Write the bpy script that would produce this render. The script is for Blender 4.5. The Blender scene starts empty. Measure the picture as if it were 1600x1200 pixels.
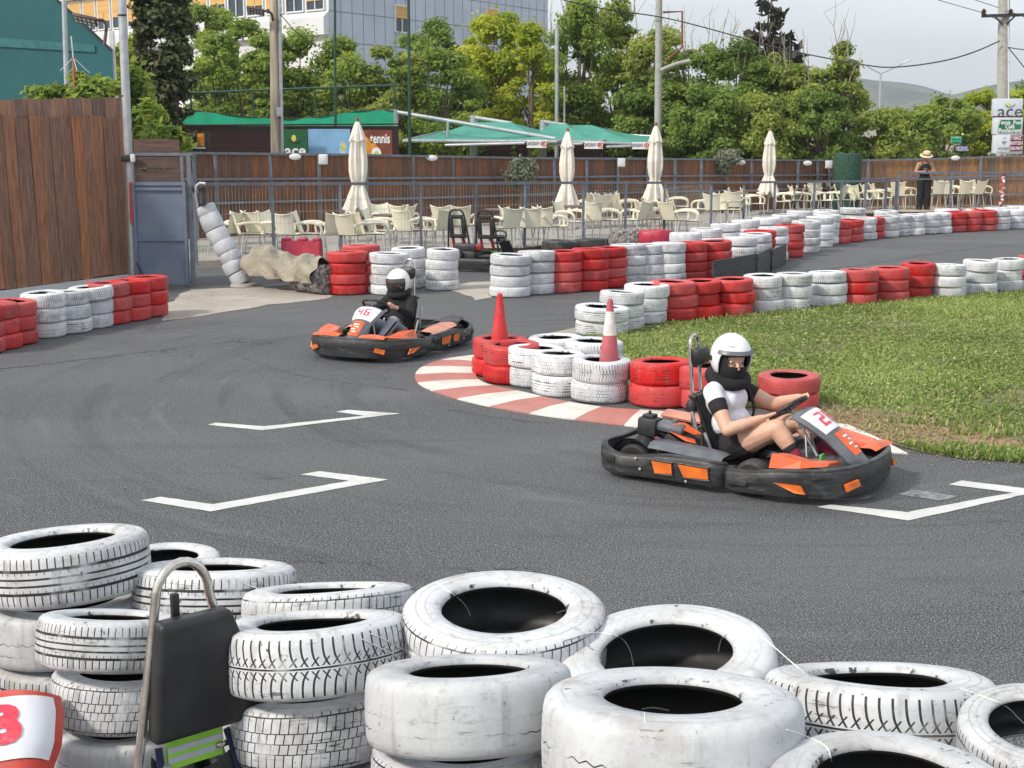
import bpy, bmesh, math, random
import numpy as np
from mathutils import Vector, Matrix, Euler
random.seed(11); rng = np.random.default_rng(5)
R = math.radians; PI = math.pi
sc = bpy.context.scene; COL = sc.collection
# ---------------------------------------------------------------- camera
CH, FPX, PITCH = 2.75, 2200.0, R(10.3)
cam = bpy.data.cameras.new('camera'); cam.sensor_width = 36; cam.lens = FPX/1600*36
cam.clip_start = .1; cam.clip_end = 6000
camo = bpy.data.objects.new('camera', cam); COL.objects.link(camo)
camo.location = (0, 0, CH); camo.rotation_euler = (PI/2-PITCH, 0, 0); sc.camera = camo
_f = Vector((0, math.cos(PITCH), -math.sin(PITCH))); _u = Vector((0, math.sin(PITCH), math.cos(PITCH)))
def ray(px, py): return Vector((px-800, 0, 0)) + _f*FPX + _u*(600-py)
def G(px, py, z=0.0):                     # point of the plan plane z seen in the survey picture
    d = ray(px, py); t = (z-CH)/d.z; return Vector((d.x*t, d.y*t, z))
def D(px, py, Y):                         # point at distance Y
    d = ray(px, py); t = Y/d.y; return Vector((d.x*t, Y, CH+d.z*t))
# ---------------------------------------------------------------- object helpers
def tag(o, label=None, cat=None, group=None, kind=None):
    if label: o['label'] = label
    if cat: o['category'] = cat
    if group: o['group'] = group
    if kind: o['kind'] = kind
    return o
def empty(name, loc=(0,0,0), rz=0, label=None, cat=None, group=None, parent=None):
    o = bpy.data.objects.new(name, None); COL.objects.link(o)
    o.empty_display_size = .1
    o.location = loc; o.rotation_euler = (0, 0, rz)
    if parent: o.parent = parent
    return tag(o, label, cat, group)
def copy_tree(o, parent=None):
    c = o.copy(); COL.objects.link(c)
    if parent: c.parent = parent
    for ch in list(o.children): copy_tree(ch, c)
    return c
class MB:
    """collects shapes and links them as one mesh object"""
    def __init__(s): s.v = []; s.f = []; s.mi = []; s.sm = []; s.uv = {}
    def add(s, vs, fs, mi=0, smooth=False):
        b = len(s.v); s.v += [tuple(p) for p in vs]
        for f in fs: s.f.append([i+b for i in f]); s.mi.append(mi); s.sm.append(smooth)
        return s
    def box(s, c, d, rot=None, mi=0, bev=0.0):
        x, y, z = d[0]/2, d[1]/2, d[2]/2
        c = Vector(c); m = Euler(rot).to_matrix() if rot is not None and not isinstance(rot, Matrix) else rot
        if bev <= 0:
            vs = [Vector((a*x, b*y, e*z)) for a in (-1, 1) for b in (-1, 1) for e in (-1, 1)]
            fs = [(0,1,3,2),(4,6,7,5),(0,4,5,1),(2,3,7,6),(0,2,6,4),(1,5,7,3)]
        else:
            bm = bmesh.new(); bmesh.ops.create_cube(bm, size=1)
            for v in bm.verts: v.co = Vector((v.co.x*d[0], v.co.y*d[1], v.co.z*d[2]))
            bmesh.ops.bevel(bm, geom=bm.edges[:], offset=min(bev, x*.95, y*.95, z*.95), segments=2, affect='EDGES', profile=.5)
            vs = [v.co.copy() for v in bm.verts]; fs = [[v.index for v in f.verts] for f in bm.faces]; bm.free()
        if m: vs = [m @ v for v in vs]
        return s.add([v+c for v in vs], fs, mi, bev > 0)
    def tube(s, pts, r, n=8, mi=0, closed=False, caps=True, flat=1.0):
        pts = [Vector(p) for p in pts]; N = len(pts)
        rs = r if isinstance(r, (list, tuple)) else [r]*N
        vs = []; fs = []; up = None
        for i, p in enumerate(pts):
            if closed: t = pts[(i+1) % N]-pts[i-1]
            else: t = pts[min(i+1, N-1)]-pts[max(i-1, 0)]
            t.normalize()
            if up is None: up = t.orthogonal() if abs(t.z) > .9 else Vector((0,0,1))
            a = t.cross(up)
            if a.length < 1e-4: a = t.orthogonal()
            a.normalize(); b = a.cross(t).normalized(); up = b
            for k in range(n):
                w = 2*PI*k/n; vs.append(p + a*math.cos(w)*rs[i] + b*math.sin(w)*rs[i]*flat)
        M_ = N if closed else N-1
        for i in range(M_):
            j = (i+1) % N
            for k in range(n):
                k2 = (k+1) % n; fs.append((i*n+k, i*n+k2, j*n+k2, j*n+k))
        if caps and not closed:
            fs.append(tuple(reversed(range(n)))); fs.append(tuple((N-1)*n+k for k in range(n)))
        return s.add(vs, fs, mi, True)
    def lathe(s, prof, n=24, mi=0, c=(0,0,0), m=None, close=False, smooth=True):
        c = Vector(c); vs = []; fs = []; P = len(prof)
        for k in range(n):
            w = 2*PI*k/n
            for (r, z) in prof:
                v = Vector((r*math.cos(w), r*math.sin(w), z)); vs.append((m @ v if m else v)+c)
        for k in range(n):
            k2 = (k+1) % n
            for i in range(P if close else P-1):
                j = (i+1) % P; fs.append((k*P+i, k2*P+i, k2*P+j, k*P+j))
        if not close:
            if prof[0][0] > 1e-5: fs.append(tuple(k*P for k in reversed(range(n))))
            if prof[-1][0] > 1e-5: fs.append(tuple(k*P+P-1 for k in range(n)))
        return s.add(vs, fs, mi, smooth)
    def prism(s, poly, n, mi=0):          # planar 3-D polygon swept along vector n
        n = Vector(n); a = [Vector(p) for p in poly]; L = len(a)
        vs = a+[p+n for p in a]
        fs = [tuple(reversed(range(L))), tuple(range(L, 2*L))]+[(i, (i+1) % L, L+(i+1) % L, L+i) for i in range(L)]
        return s.add(vs, fs, mi)
    def sphere(s, c, r, mi=0, n=16, m=None):
        r = r if isinstance(r, (tuple, list)) else (r, r, r); c = Vector(c); vs = []; fs = []
        h = n//2
        for i in range(h+1):
            a = PI*i/h
            for k in range(n):
                w = 2*PI*k/n
                v = Vector((math.sin(a)*math.cos(w)*r[0], math.sin(a)*math.sin(w)*r[1], math.cos(a)*r[2]))
                vs.append((m @ v if m else v)+c)
        for i in range(h):
            for k in range(n):
                k2 = (k+1) % n; fs.append((i*n+k, (i+1)*n+k, (i+1)*n+k2, i*n+k2))
        return s.add(vs, fs, mi, True)
    def grid(s, fn, nu, nv, mi=0, closed_u=False, smooth=True):
        vs = [fn(i/(nu if closed_u else nu-1), j/(nv-1)) for i in range(nu) for j in range(nv)]; fs = []
        for i in range(nu if closed_u else nu-1):
            i2 = (i+1) % nu
            for j in range(nv-1): fs.append((i*nv+j, i2*nv+j, i2*nv+j+1, i*nv+j+1))
        return s.add(vs, fs, mi, smooth)
    def build(s, name, mats, parent=None, loc=None, rz=None, weld=False):
        me = bpy.data.meshes.new(name); me.from_pydata([tuple(v) for v in s.v], [], s.f)
        me.polygons.foreach_set('use_smooth', s.sm)
        mats = mats if isinstance(mats, (list, tuple)) else [mats]
        for m in mats: me.materials.append(m)
        if len(mats) > 1: me.polygons.foreach_set('material_index', s.mi)
        bm = bmesh.new(); bm.from_mesh(me)
        if weld: bmesh.ops.remove_doubles(bm, verts=bm.verts[:], dist=1e-4)
        bmesh.ops.recalc_face_normals(bm, faces=bm.faces[:]); bm.to_mesh(me); bm.free()
        if any(s.sm): me.set_sharp_from_angle(angle=R(38))
        me.update()
        o = bpy.data.objects.new(name, me); COL.objects.link(o)
        if parent: o.parent = parent
        if loc is not None: o.location = loc
        if rz is not None: o.rotation_euler = (0, 0, rz)
        return o
def mesh_np(name, verts, faces_n, m, parent=None, smooth=False, k=4, attr=None):
    """big mesh of equal k-gons from arrays"""
    me = bpy.data.meshes.new(name); nv = len(verts); nf = len(faces_n)
    me.vertices.add(nv); me.vertices.foreach_set('co', verts.astype('f').ravel())
    me.loops.add(nf*k); me.loops.foreach_set('vertex_index', faces_n.astype('i').ravel())
    me.polygons.add(nf); me.polygons.foreach_set('loop_start', np.arange(nf, dtype='i')*k)
    me.polygons.foreach_set('loop_total', np.full(nf, k, dtype='i'))
    me.update(calc_edges=True); me.materials.append(m)
    if smooth: me.polygons.foreach_set('use_smooth', np.ones(nf, dtype=bool))
    if attr is not None:
        a = me.attributes.new('tint', 'FLOAT', 'FACE'); a.data.foreach_set('value', attr.astype('f'))
    o = bpy.data.objects.new(name, me); COL.objects.link(o)
    if parent: o.parent = parent
    return o
def evaluated_mesh(o):
    bpy.context.view_layer.update()
    dg = bpy.context.evaluated_depsgraph_get()
    return bpy.data.meshes.new_from_object(o.evaluated_get(dg))
def text(body, size, m, mtx, name='lettering', parent=None, ext=.002, bold=0.0, sx=1.0):
    cu = bpy.data.curves.new(name, 'FONT'); cu.body = body; cu.size = size; cu.extrude = ext; cu.offset = bold
    cu.align_x = 'CENTER'; cu.align_y = 'CENTER'; cu.resolution_u = 3; cu.space_line = .9
    o = bpy.data.objects.new(name, cu); COL.objects.link(o); me = evaluated_mesh(o)
    bpy.data.objects.remove(o); me.materials.clear(); me.materials.append(m)
    me.transform(Matrix.Diagonal((sx, 1, 1, 1))); me.transform(mtx)
    if sx < 0: me.flip_normals()
    o = bpy.data.objects.new(name, me); COL.objects.link(o)
    if parent: o.parent = parent
    return o
def frame(o, x, y):                       # matrix with axes x,y (z = x cross y) at o
    x = Vector(x).normalized(); z = x.cross(Vector(y)).normalized(); y = z.cross(x)
    return Matrix(((x.x,y.x,z.x,o[0]),(x.y,y.y,z.y,o[1]),(x.z,y.z,z.z,o[2]),(0,0,0,1)))
ORD = ['first','second','third','fourth','fifth','sixth','seventh','eighth','ninth','tenth','eleventh','twelfth','thirteenth','fourteenth','fifteenth','sixteenth','seventeenth','eighteenth','nineteenth','twentieth','twenty-first','twenty-second','twenty-third','twenty-fourth','twenty-fifth','twenty-sixth','twenty-seventh','twenty-eighth','twenty-ninth','thirtieth','thirty-first','thirty-second','thirty-third','thirty-fourth','thirty-fifth','thirty-sixth']
# ---------------------------------------------------------------- node helper
class S:
    """socket with arithmetic"""
    def __init__(s, nt, k): s.nt = nt; s.k = k
    def op(s, o, b=None, c=None, clamp=False):
        n = s.nt.nodes.new('ShaderNodeMath'); n.operation = o; n.use_clamp = clamp
        for i, q in enumerate((s, b, c)):
            if q is None: continue
            if isinstance(q, S): s.nt.links.new(q.k, n.inputs[i])
            else: n.inputs[i].default_value = q
        return S(s.nt, n.outputs[0])
    def __add__(s, b): return s.op('ADD', b)
    def __radd__(s, b): return s.op('ADD', b)
    def __sub__(s, b): return s.op('SUBTRACT', b)
    def __rsub__(s, b): return (s*-1)+b
    def __mul__(s, b): return s.op('MULTIPLY', b)
    def __rmul__(s, b): return s.op('MULTIPLY', b)
    def frac(s): return s.op('FRACT')
    def abs(s): return s.op('ABSOLUTE')
    def floor(s): return s.op('FLOOR')
    def lt(s, b): return s.op('LESS_THAN', b)
    def gt(s, b): return s.op('GREATER_THAN', b)
    def max(s, b): return s.op('MAXIMUM', b)
    def min(s, b): return s.op('MINIMUM', b)
    def ss(s, a, b, lo=0, hi=1):
        n = s.nt.nodes.new('ShaderNodeMapRange'); n.interpolation_type = 'SMOOTHSTEP'
        s.nt.links.new(s.k, n.inputs[0])
        for i, q in zip((1,2,3,4), (a, b, lo, hi)): n.inputs[i].default_value = q
        return S(s.nt, n.outputs[0])
class NT:
    def __init__(s, name):
        s.m = bpy.data.materials.new(name); s.m.use_nodes = True; s.nt = s.m.node_tree
        s.b = s.nt.nodes['Principled BSDF']; s.out = s.nt.nodes['Material Output']
    def n(s, t, **kw):
        n = s.nt.nodes.new(t)
        for a, b in kw.items(): setattr(n, a, b)
        return n
    def ln(s, a, b): s.nt.links.new(a.k if isinstance(a, S) else a, b)
    def coord(s, w='Object'): return s.n('ShaderNodeTexCoord').outputs[w]
    def pos(s): return s.n('ShaderNodeNewGeometry').outputs['Position']
    def sep(s, v):
        n = s.n('ShaderNodeSeparateXYZ'); s.ln(v, n.inputs[0]); return [S(s.nt, n.outputs[i]) for i in range(3)]
    def comb(s, x, y, z):
        n = s.n('ShaderNodeCombineXYZ')
        for i, q in enumerate((x, y, z)):
            if isinstance(q, S): s.ln(q, n.inputs[i])
            else: n.inputs[i].default_value = q
        return n.outputs[0]
    def noise(s, v, scale, detail=3, rough=.55, dist=0):
        n = s.n('ShaderNodeTexNoise'); s.ln(v, n.inputs['Vector']); n.inputs['Scale'].default_value = scale
        n.inputs['Detail'].default_value = detail; n.inputs['Roughness'].default_value = rough; n.inputs['Distortion'].default_value = dist
        return S(s.nt, n.outputs[0])
    def voro(s, v, scale, feature='F1', out='Distance'):
        n = s.n('ShaderNodeTexVoronoi', feature=feature); s.ln(v, n.inputs['Vector']); n.inputs['Scale'].default_value = scale
        return S(s.nt, n.outputs[out])
    def mul(s, v, k):
        n = s.n('ShaderNodeVectorMath', operation='MULTIPLY'); s.ln(v, n.inputs[0]); n.inputs[1].default_value = k; return n.outputs[0]
    def addv(s, v, w):
        n = s.n('ShaderNodeVectorMath', operation='ADD'); s.ln(v, n.inputs[0])
        s.ln(w, n.inputs[1]); return n.outputs[0]
    def mix(s, f, a, b):
        n = s.n('ShaderNodeMix', data_type='RGBA')
        if isinstance(f, S): s.ln(f, n.inputs[0])
        else: n.inputs[0].default_value = f
        for i, q in ((6, a), (7, b)):
            if isinstance(q, tuple): n.inputs[i].default_value = (*q, 1) if len(q) == 3 else q
            else: s.ln(q, n.inputs[i])
        return n.outputs[2]
    def hsv(s, c, h=.5, sa=1.0, v=1.0):
        n = s.n('ShaderNodeHueSaturation'); s.ln(c, n.inputs['Color'])
        for k_, q in (('Hue', h), ('Saturation', sa), ('Value', v)):
            if isinstance(q, S): s.ln(q, n.inputs[k_])
            else: n.inputs[k_].default_value = q
        return n.outputs[0]
    def bump(s, h, strength, dist):
        n = s.n('ShaderNodeBump'); s.ln(h, n.inputs['Height']); n.inputs['Strength'].default_value = strength
        n.inputs['Distance'].default_value = dist; s.ln(n.outputs[0], s.b.inputs['Normal'])
    def col(s, c):
        if isinstance(c, tuple): s.b.inputs['Base Color'].default_value = (*c, 1)
        else: s.ln(c, s.b.inputs['Base Color'])
    def set(s, **kw):
        for k_, q in kw.items():
            i = s.b.inputs[k_.replace('_', ' ')]
            if isinstance(q, S): s.ln(q, i)
            else: i.default_value = q
        return s
def mat(name, c, rough=.55, metal=0.0, var=.18, vs=6.0, bump=.15, bs=80.0, bd=.002, dirt=None, da=.35, ds=3.0, coat=0.0, sat=1.0, stretch=None):
    t = NT(name); v = t.coord()
    if stretch: v = t.mul(v, stretch)
    n1 = t.noise(v, vs, 4); f = n1.ss(.3, .7)
    c2 = tuple(max(0, x*(1-var)) for x in c); c1 = tuple(min(1, x*(1+var)) for x in c)
    k = t.mix(f, c2, c1)
    if dirt:
        k = t.mix(t.noise(v, ds, 6, .65).ss(.48, .72, 0, da), k, dirt)
    t.col(k); t.set(Metallic=metal, Coat_Weight=coat)
    t.set(Roughness=t.noise(v, vs*3, 3).ss(.2, .8, max(.03, rough-.09), min(1, rough+.09)))
    if bump: t.bump(t.noise(v, bs, 3), bump, bd)
    return t.m
# ================================================================ materials
def m_tyre(name, paint, kind, fill=.45, dirty=.5):
    t = NT(name)
    uv = t.sep(t.coord('UV')); u, v = uv[0], uv[1]
    oi = t.n('ShaderNodeObjectInfo'); rnd = S(t.nt, oi.outputs['Random'])
    oc = t.coord(); off = t.comb(rnd*37.0, rnd*91.0, rnd*13.0); ov = t.addv(oc, off)
    tt = (v-.3)*2.5                                  # 0..1 across the tread
    inside = v.gt(.27)*v.lt(.73)
    wob = (t.noise(ov, 9, 2)-.5)*.02
    tw = tt+wob
    d = (tw-.5).abs()
    def groove(c, w): return ((tw-c).abs()).lt(w)
    if kind == 'rib':
        g = groove(.2, .026).max(groove(.41, .028)).max(groove(.6, .028)).max(groove(.8, .026))
        g = g.max((u*72.0).frac().lt(.17)*(d.gt(.33))*(d.lt(.50)))
        g = g.max((u*72.0+.4).frac().lt(.10)*d.lt(.27)*d.gt(.20))
    elif kind == 'chevron':
        arm = (u*58.0+d*3.2-d*d*3.5).frac().lt(.20)*d.gt(.05)*d.lt(.53)
        arm2 = (u*58.0-d*3.4).frac().lt(.17)*d.gt(.06)*d.lt(.26)
        g = groove(.5, .022).max(arm).max(arm2)
    elif kind == 'block':
        row = (tw*4.0).floor()
        g = (u*64.0+row*.37+tw*.9).frac().lt(.13)
        g = g.max(((tw*4.0).frac()-.5).abs().gt(.455))
    else:                                             # worn smooth: zigzag hair lines
        tri = ((u*46.0).frac()-.5).abs()
        g = ((tw-.42-tri*.14).abs()).lt(.014).max(((tw-.78-tri*.05).abs()).lt(.009))
    open_ = t.noise(ov, 7, 3).ss(fill-.12, fill+.12)   # where paint did not fill the groove
    g0 = g*inside
    rings = (((v-.2).abs()).lt(.006)).max(((v-.8).abs()).lt(.006)).max(((v-.12).abs()).lt(.004))
    gm = (g0*open_).max(rings*.25*open_)
    chips = t.noise(ov, 26, 6, .72).ss(.62, .67)*t.noise(ov, 4, 2).ss(.45, .60)
    bead = v.lt(.035).max(v.gt(.965)*v.lt(1.01))*t.noise(ov, 14, 4, .7).ss(.55, .63)
    scuff = t.noise(t.mul(ov, (3, 3, 22)), 3.0, 6, .75).ss(.55, .66)*t.noise(ov, 2.8, 3).ss(.46, .60)*inside*(.9 if kind != 'worn' else .55)
    liner = v.gt(1.01)
    rub = t.mix(t.noise(ov, 30, 3), (.012, .012, .013), (.030, .029, .029))
    base = t.mix(t.noise(ov, 5, 4, .6).ss(.3, .72), tuple(c*.80 for c in paint), paint)
    base = t.mix(t.noise(ov, 3.2, 6, .7).ss(.48, .72, 0, dirty*1.15), base, (.33, .30, .265))
    base = t.mix(t.noise(t.mul(ov, (5, 5, .8)), 4, 4, .6).ss(.53, .70, 0, dirty*.7), base, (.20, .19, .18))
    base = t.mix(t.noise(ov, 34, 5, .8).ss(.52, .66, 0, dirty*.5), base, (.24, .225, .205))
    base = t.hsv(base, .5, (rnd*7.7).frac().ss(0, 1, .88, 1.02), rnd.ss(0, 1, .86, 1.08))
    mask = gm.max(chips*.9).max(bead*.95).max(scuff).max(liner)
    k = t.mix(mask, base, rub); t.col(k)
    t.set(Roughness=t.noise(ov, 8, 3).ss(.3, .7, .42, .68))
    h = (1-g0*.9)-chips*.2-rings*.5+t.noise(ov, 55, 4)*.16
    t.bump(h, .85, .008)
    return t.m
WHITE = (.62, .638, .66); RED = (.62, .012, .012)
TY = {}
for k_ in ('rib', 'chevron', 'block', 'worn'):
    TY['w_'+k_] = m_tyre('white_paint_'+k_, WHITE, k_, dirty={'worn': .5, 'rib': .75, 'chevron': .6, 'block': .7}[k_], fill={'worn': .55, 'rib': .37, 'chevron': .33, 'block': .42}[k_])  # foreground copy: its shade is put into a darker white, plus real dirt
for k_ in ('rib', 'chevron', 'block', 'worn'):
    TY['f_'+k_] = TY['w_'+k_]; TY['w_'+k_] = m_tyre('lit_white_paint_'+k_, (.77, .79, .82), k_, fill=.5, dirty=.34)  # brighter light painted in: same white lightened for the barriers, darker kept in front
for k_ in ('rib', 'block'):
    TY['r_'+k_] = m_tyre('red_paint_'+k_, RED, k_, fill=.58, dirty=.24)
TY['b'] = m_tyre('bare_rubber', (.045, .045, .047), 'rib', fill=.4, dirty=.4)

def m_asphalt():
    t = NT('asphalt'); p = t.pos()
    fine = t.noise(p, 95, 3, .75); vor = t.voro(p, 70)
    chip = vor.ss(.18, .5); peb = t.noise(p, 62, 2, .5).ss(.52, .68)
    a = t.mix(chip, (.132, .136, .144), (.046, .048, .052))
    a = t.mix(fine.ss(.52, .60, 0, 1.0), a, (.42, .43, .44))
    a = t.mix(t.noise(p, 105, 2, .7).ss(.50, .60, 0, .9), a, (.020, .021, .023))
    a = t.mix(peb*.45, a, (.030, .031, .033))
    big = t.noise(t.mul(p, (.5, 1, 1)), .32, 5, .6)
    a = t.mix(big.ss(.40, .62, 0, .30), a, (.165, .165, .165))
    # polished racing line and rubber streaks follow the lap: along x, curving
    streak = t.noise(t.mul(p, (.22, 2.6, 1)), 1.0, 6, .68, .6)
    a = t.mix(streak.ss(.56, .72, 0, .35), a, (.045, .045, .048))
    dust = t.noise(t.mul(p, (.3, 1.2, 1)), .9, 5, .65).ss(.58, .76, 0, .32)
    a = t.mix(dust, a, (.185, .178, .168))
    q = t.sep(p); cx, cy = q[0]-2.2, q[1]-15.2; rr = (cx*cx+cy*cy).op('SQRT'); an = cy.op('ARCTAN2', cx)
    arc = t.noise(t.comb(rr*2.4, an*.9, 0.0), 1.0, 6, .7, .25).ss(.50, .66)
    band = rr.ss(2.2, 4.0)*rr.ss(10.5, 6.0)
    a = t.mix(arc*band*.32, a, (.030, .030, .032))
    a = t.mix(t.noise(t.comb(rr*1.7+9.0, an*1.3, 3.0), 1.0, 5, .65, .3).ss(.56, .70)*rr.ss(3.0, 5.0)*.35, a, (.21, .212, .212))
    wave = t.voro(t.addv(t.mul(p, (.16, .42, 1)), t.comb(t.noise(p, 2.2, 5)*.5, t.noise(p, 1.7, 5)*.6, 0.0)), 1.0, 'DISTANCE_TO_EDGE')
    crack = wave.lt(.0035)*t.noise(p, .45, 2).ss(.5, .6)
    a = t.mix(crack*.75, a, (.016, .016, .016))
    t.col(a); t.set(Roughness=fine.ss(.3, .7, .62, .9))
    t.b.inputs['Specular IOR Level'].default_value = .35
    t.bump((1-chip)*.7+fine*.6-crack, .75, .006)
    return t.m
MA = {}
MA['asphalt'] = m_asphalt()
def m_paint(name, c, wear=.5):
    t = NT(name); p = t.pos()
    w = t.noise(p, 14, 6, .75).ss(.60, .70)*wear
    k = t.mix(t.noise(p, 3, 4).ss(.3, .7), tuple(x*.82 for x in c), c)
    k = t.mix(t.noise(p, 1.8, 5, .7).ss(.52, .74, 0, .4), k, (.36, .31, .27))
    k = t.mix(w, k, (.075, .073, .07)); t.col(k); t.set(Roughness=.6)
    t.bump(t.noise(p, 120, 3), .4, .003); return t.m
MA['line'] = m_paint('road_line_paint', (.66, .66, .64), .75)
MA['kerb_white'] = m_paint('kerb_white_paint', (.72, .69, .62), .5)
MA['kerb_red'] = m_paint('kerb_red_paint', (.50, .19, .155), .7)
def m_ground():
    t = NT('dry_ground'); p = t.pos()
    k = t.mix(t.noise(p, .8, 6, .65).ss(.3, .7), (.20, .165, .125), (.34, .30, .24))
    k = t.mix(t.noise(p, 30, 4, .7).ss(.5, .7, 0, .6), k, (.12, .10, .08)); t.col(k); t.set(Roughness=.95)
    t.bump(t.noise(p, 25, 6, .7), .6, .03); return t.m
MA['ground'] = m_ground()
def m_concrete(name, c):
    t = NT(name); p = t.pos()
    k = t.mix(t.noise(p, .9, 6, .65).ss(.3, .7), tuple(x*.72 for x in c), c)
    k = t.mix(t.noise(p, 22, 5, .75).ss(.55, .72, 0, .5), k, tuple(x*.5 for x in c)); t.col(k); t.set(Roughness=.9)
    t.bump(t.noise(p, 40, 5, .7), .4, .01); return t.m
MA['concrete'] = m_concrete('pale_concrete', (.44, .40, .345)); MA['deck'] = m_concrete('terrace_paving', (.40, .375, .34)); MA['sand'] = m_concrete('sandy_terrace', (.50, .42, .32))
def m_soil():
    t = NT('lawn_soil'); p = t.pos()
    k = t.mix(t.noise(p, 1.4, 6, .7).ss(.35, .65), (.13, .155, .055), (.24, .19, .11))
    k = t.mix(t.noise(p, 40, 4, .7).ss(.4, .7, 0, .5), k, (.05, .055, .02)); t.col(k); t.set(Roughness=.95)
    t.bump(t.noise(p, 30, 5, .7), .6, .03); return t.m
MA['soil'] = m_soil()
MA['dirt'] = mat('bare_dirt', (.27, .165, .095), .95, var=.3, vs=5, bump=.5, bs=40, bd=.02, dirt=(.38, .31, .2), da=.6, ds=6)
def m_leaf(name, a, b, c=None, trans=.35, spread=1.0):
    t = NT(name); g = t.n('ShaderNodeNewGeometry'); r = S(t.nt, g.outputs['Random Per Island'])
    at = t.n('ShaderNodeAttribute', attribute_name='tint'); ti = S(t.nt, at.outputs['Fac'])
    n = (r*.5+ti*.6*spread).ss(.1, .9)
    k = t.mix(n, a, b)
    if c: k = t.mix((r*7.13).frac().gt(.86)*.8, k, c)
    t.col(k); t.set(Roughness=.55); t.b.inputs['Specular IOR Level'].default_value = .3
    tr = t.n('ShaderNodeBsdfTranslucent'); t.ln(t.hsv(k, .49, 1.1, 1.25), tr.inputs[0])
    mx = t.n('ShaderNodeMixShader'); mx.inputs[0].default_value = trans
    t.ln(t.b.outputs[0], mx.inputs[1]); t.ln(tr.outputs[0], mx.inputs[2]); t.ln(mx.outputs[0], t.out.inputs[0])
    return t.m
MA['leaf_mid'] = m_leaf('leaf_mid_green', (.15, .235, .045), (.34, .44, .10), (.40, .42, .11), .5)
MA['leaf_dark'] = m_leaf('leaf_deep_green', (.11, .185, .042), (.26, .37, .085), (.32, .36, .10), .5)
MA['leaf_lime'] = m_leaf('leaf_lime', (.28, .39, .04), (.56, .59, .08), (.48, .42, .07), .5)
MA['leaf_olive'] = m_leaf('leaf_olive', (.20, .275, .06), (.41, .47, .12), (.42, .40, .13), .5)
MA['leaf_silver'] = m_leaf('leaf_silver_olive', (.12, .14, .095), (.27, .29, .20), None, .25)
MA['leaf_cypress'] = m_leaf('leaf_cypress', (.050, .066, .026), (.115, .13, .055), (.15, .14, .07), .15)
MA['leaf_conifer'] = m_leaf('leaf_conifer', (.020, .024, .016), (.06, .05, .036), None, .1)
MA['grass'] = m_leaf('grass_blade', (.155, .225, .052), (.36, .45, .145), (.50, .46, .25), .35)
MA['dry_grass'] = m_leaf('dry_straw', (.26, .20, .09), (.48, .40, .22), (.16, .2, .06), .2)
MA['bark'] = mat('bark', (.15, .115, .085), .9, var=.35, vs=9, bump=.6, bs=30, bd=.02, stretch=(1, 1, .25))
MA['twig'] = mat('pale_twig', (.30, .27, .21), .85, var=.2)
def m_wood(name, c, board=.16, axis='x', weather=.5):
    t = NT(name); v = t.coord(); p = t.sep(v)
    a = p[0] if axis == 'x' else p[2]
    bid = (a*(1/board)).floor()
    g = t.n('ShaderNodeNewGeometry'); isl = S(t.nt, g.outputs['Random Per Island'])
    bv = t.comb(bid*.17+isl*31.0, isl*17.0, bid*.11)
    br = t.noise(bv, 3.1, 0)
    grain = t.noise(t.mul(t.addv(v, bv), (14, 14, 1.0) if axis == 'x' else (1.0, 14, 14)), 2.2, 6, .68, .3)
    k = t.mix(grain.ss(.3, .72), tuple(x*.55 for x in c), tuple(min(1, x*1.25) for x in c))
    k = t.hsv(k, .5, br.ss(.2, .8, .75, 1.1), br.ss(.2, .8, .62, 1.30))
    k = t.mix(t.noise(t.mul(v, (9, 9, 1.4)), 2, 5, .75).ss(.60, .74, 0, weather), k, (.30, .24, .19))
    t.col(k); t.set(Roughness=.78); t.bump(grain, .5, .006); return t.m
MA['wood_dark'] = m_wood('stained_timber', (.30, .140, .078), .21)
MA['wood_top'] = m_wood('weathered_timber', (.33, .18, .115), .2)
MA['wood_fence'] = m_wood('terrace_fence_timber', (.20, .088, .044), .15, weather=.25)
MA['wood_warm'] = m_wood('warm_fence_timber', (.30, .155, .072), .24, weather=.25)
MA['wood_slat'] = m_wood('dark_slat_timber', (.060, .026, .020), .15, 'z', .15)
MA['brown_panel'] = m_wood('brown_sheet', (.155, .082, .064), .6, 'z', .1)
MA['steel_grey'] = mat('grey_painted_steel', (.155, .178, .215), .5, .1, dirt=(.23, .17, .12), da=.3)
MA['gate_blue'] = mat('blue_grey_gate_paint', (.135, .170, .245), .5, var=.12, vs=2, dirt=(.20, .19, .19), da=.45, ds=2)
MA['galv'] = mat('galvanised_steel', (.46, .48, .50), .42, .55, var=.12)
MA['wire'] = mat('mesh_wire', (.46, .46, .43), .5, .3)
MA['cable'] = mat('black_cable', (.03, .03, .032), .6)
MA['chrome'] = mat('chrome_tube', (.66, .62, .57), .2, .95, var=.12, vs=14, bump=.05, dirt=(.20, .13, .09), da=.35, ds=8)
MA['alu'] = mat('aluminium_leg', (.62, .62, .60), .35, .6, var=.06)
def m_chair():
    t = NT('cream_plastic'); v = t.coord(); p = t.sep(v)
    oi = t.n('ShaderNodeObjectInfo'); rnd = S(t.nt, oi.outputs['Random'])
    k = t.mix(rnd, (.80, .75, .57), (.84, .81, .67))
    k = t.mix(t.noise(v, 4, 5, .65).ss(.5, .75, 0, .4), k, (.50, .46, .35)); t.col(k); t.set(Roughness=.42)
    w = ((p[1]*42.0).frac()-.5).abs().max(((p[2]*42.0).frac()-.5).abs())
    t.bump(w.ss(.36, .48), .5, .004); return t.m
MA['cream'] = m_chair()
MA['canvas'] = mat('ivory_canvas', (.72, .68, .60), .85, var=.12, vs=3, bump=.35, bs=120, dirt=(.48, .43, .35), da=.4, ds=2.5)
MA['black'] = mat('black_plastic', (.022, .022, .024), .5, var=.3, vs=10, bump=.3, bs=90, dirt=(.10, .095, .09), da=.3, ds=5)
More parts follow.
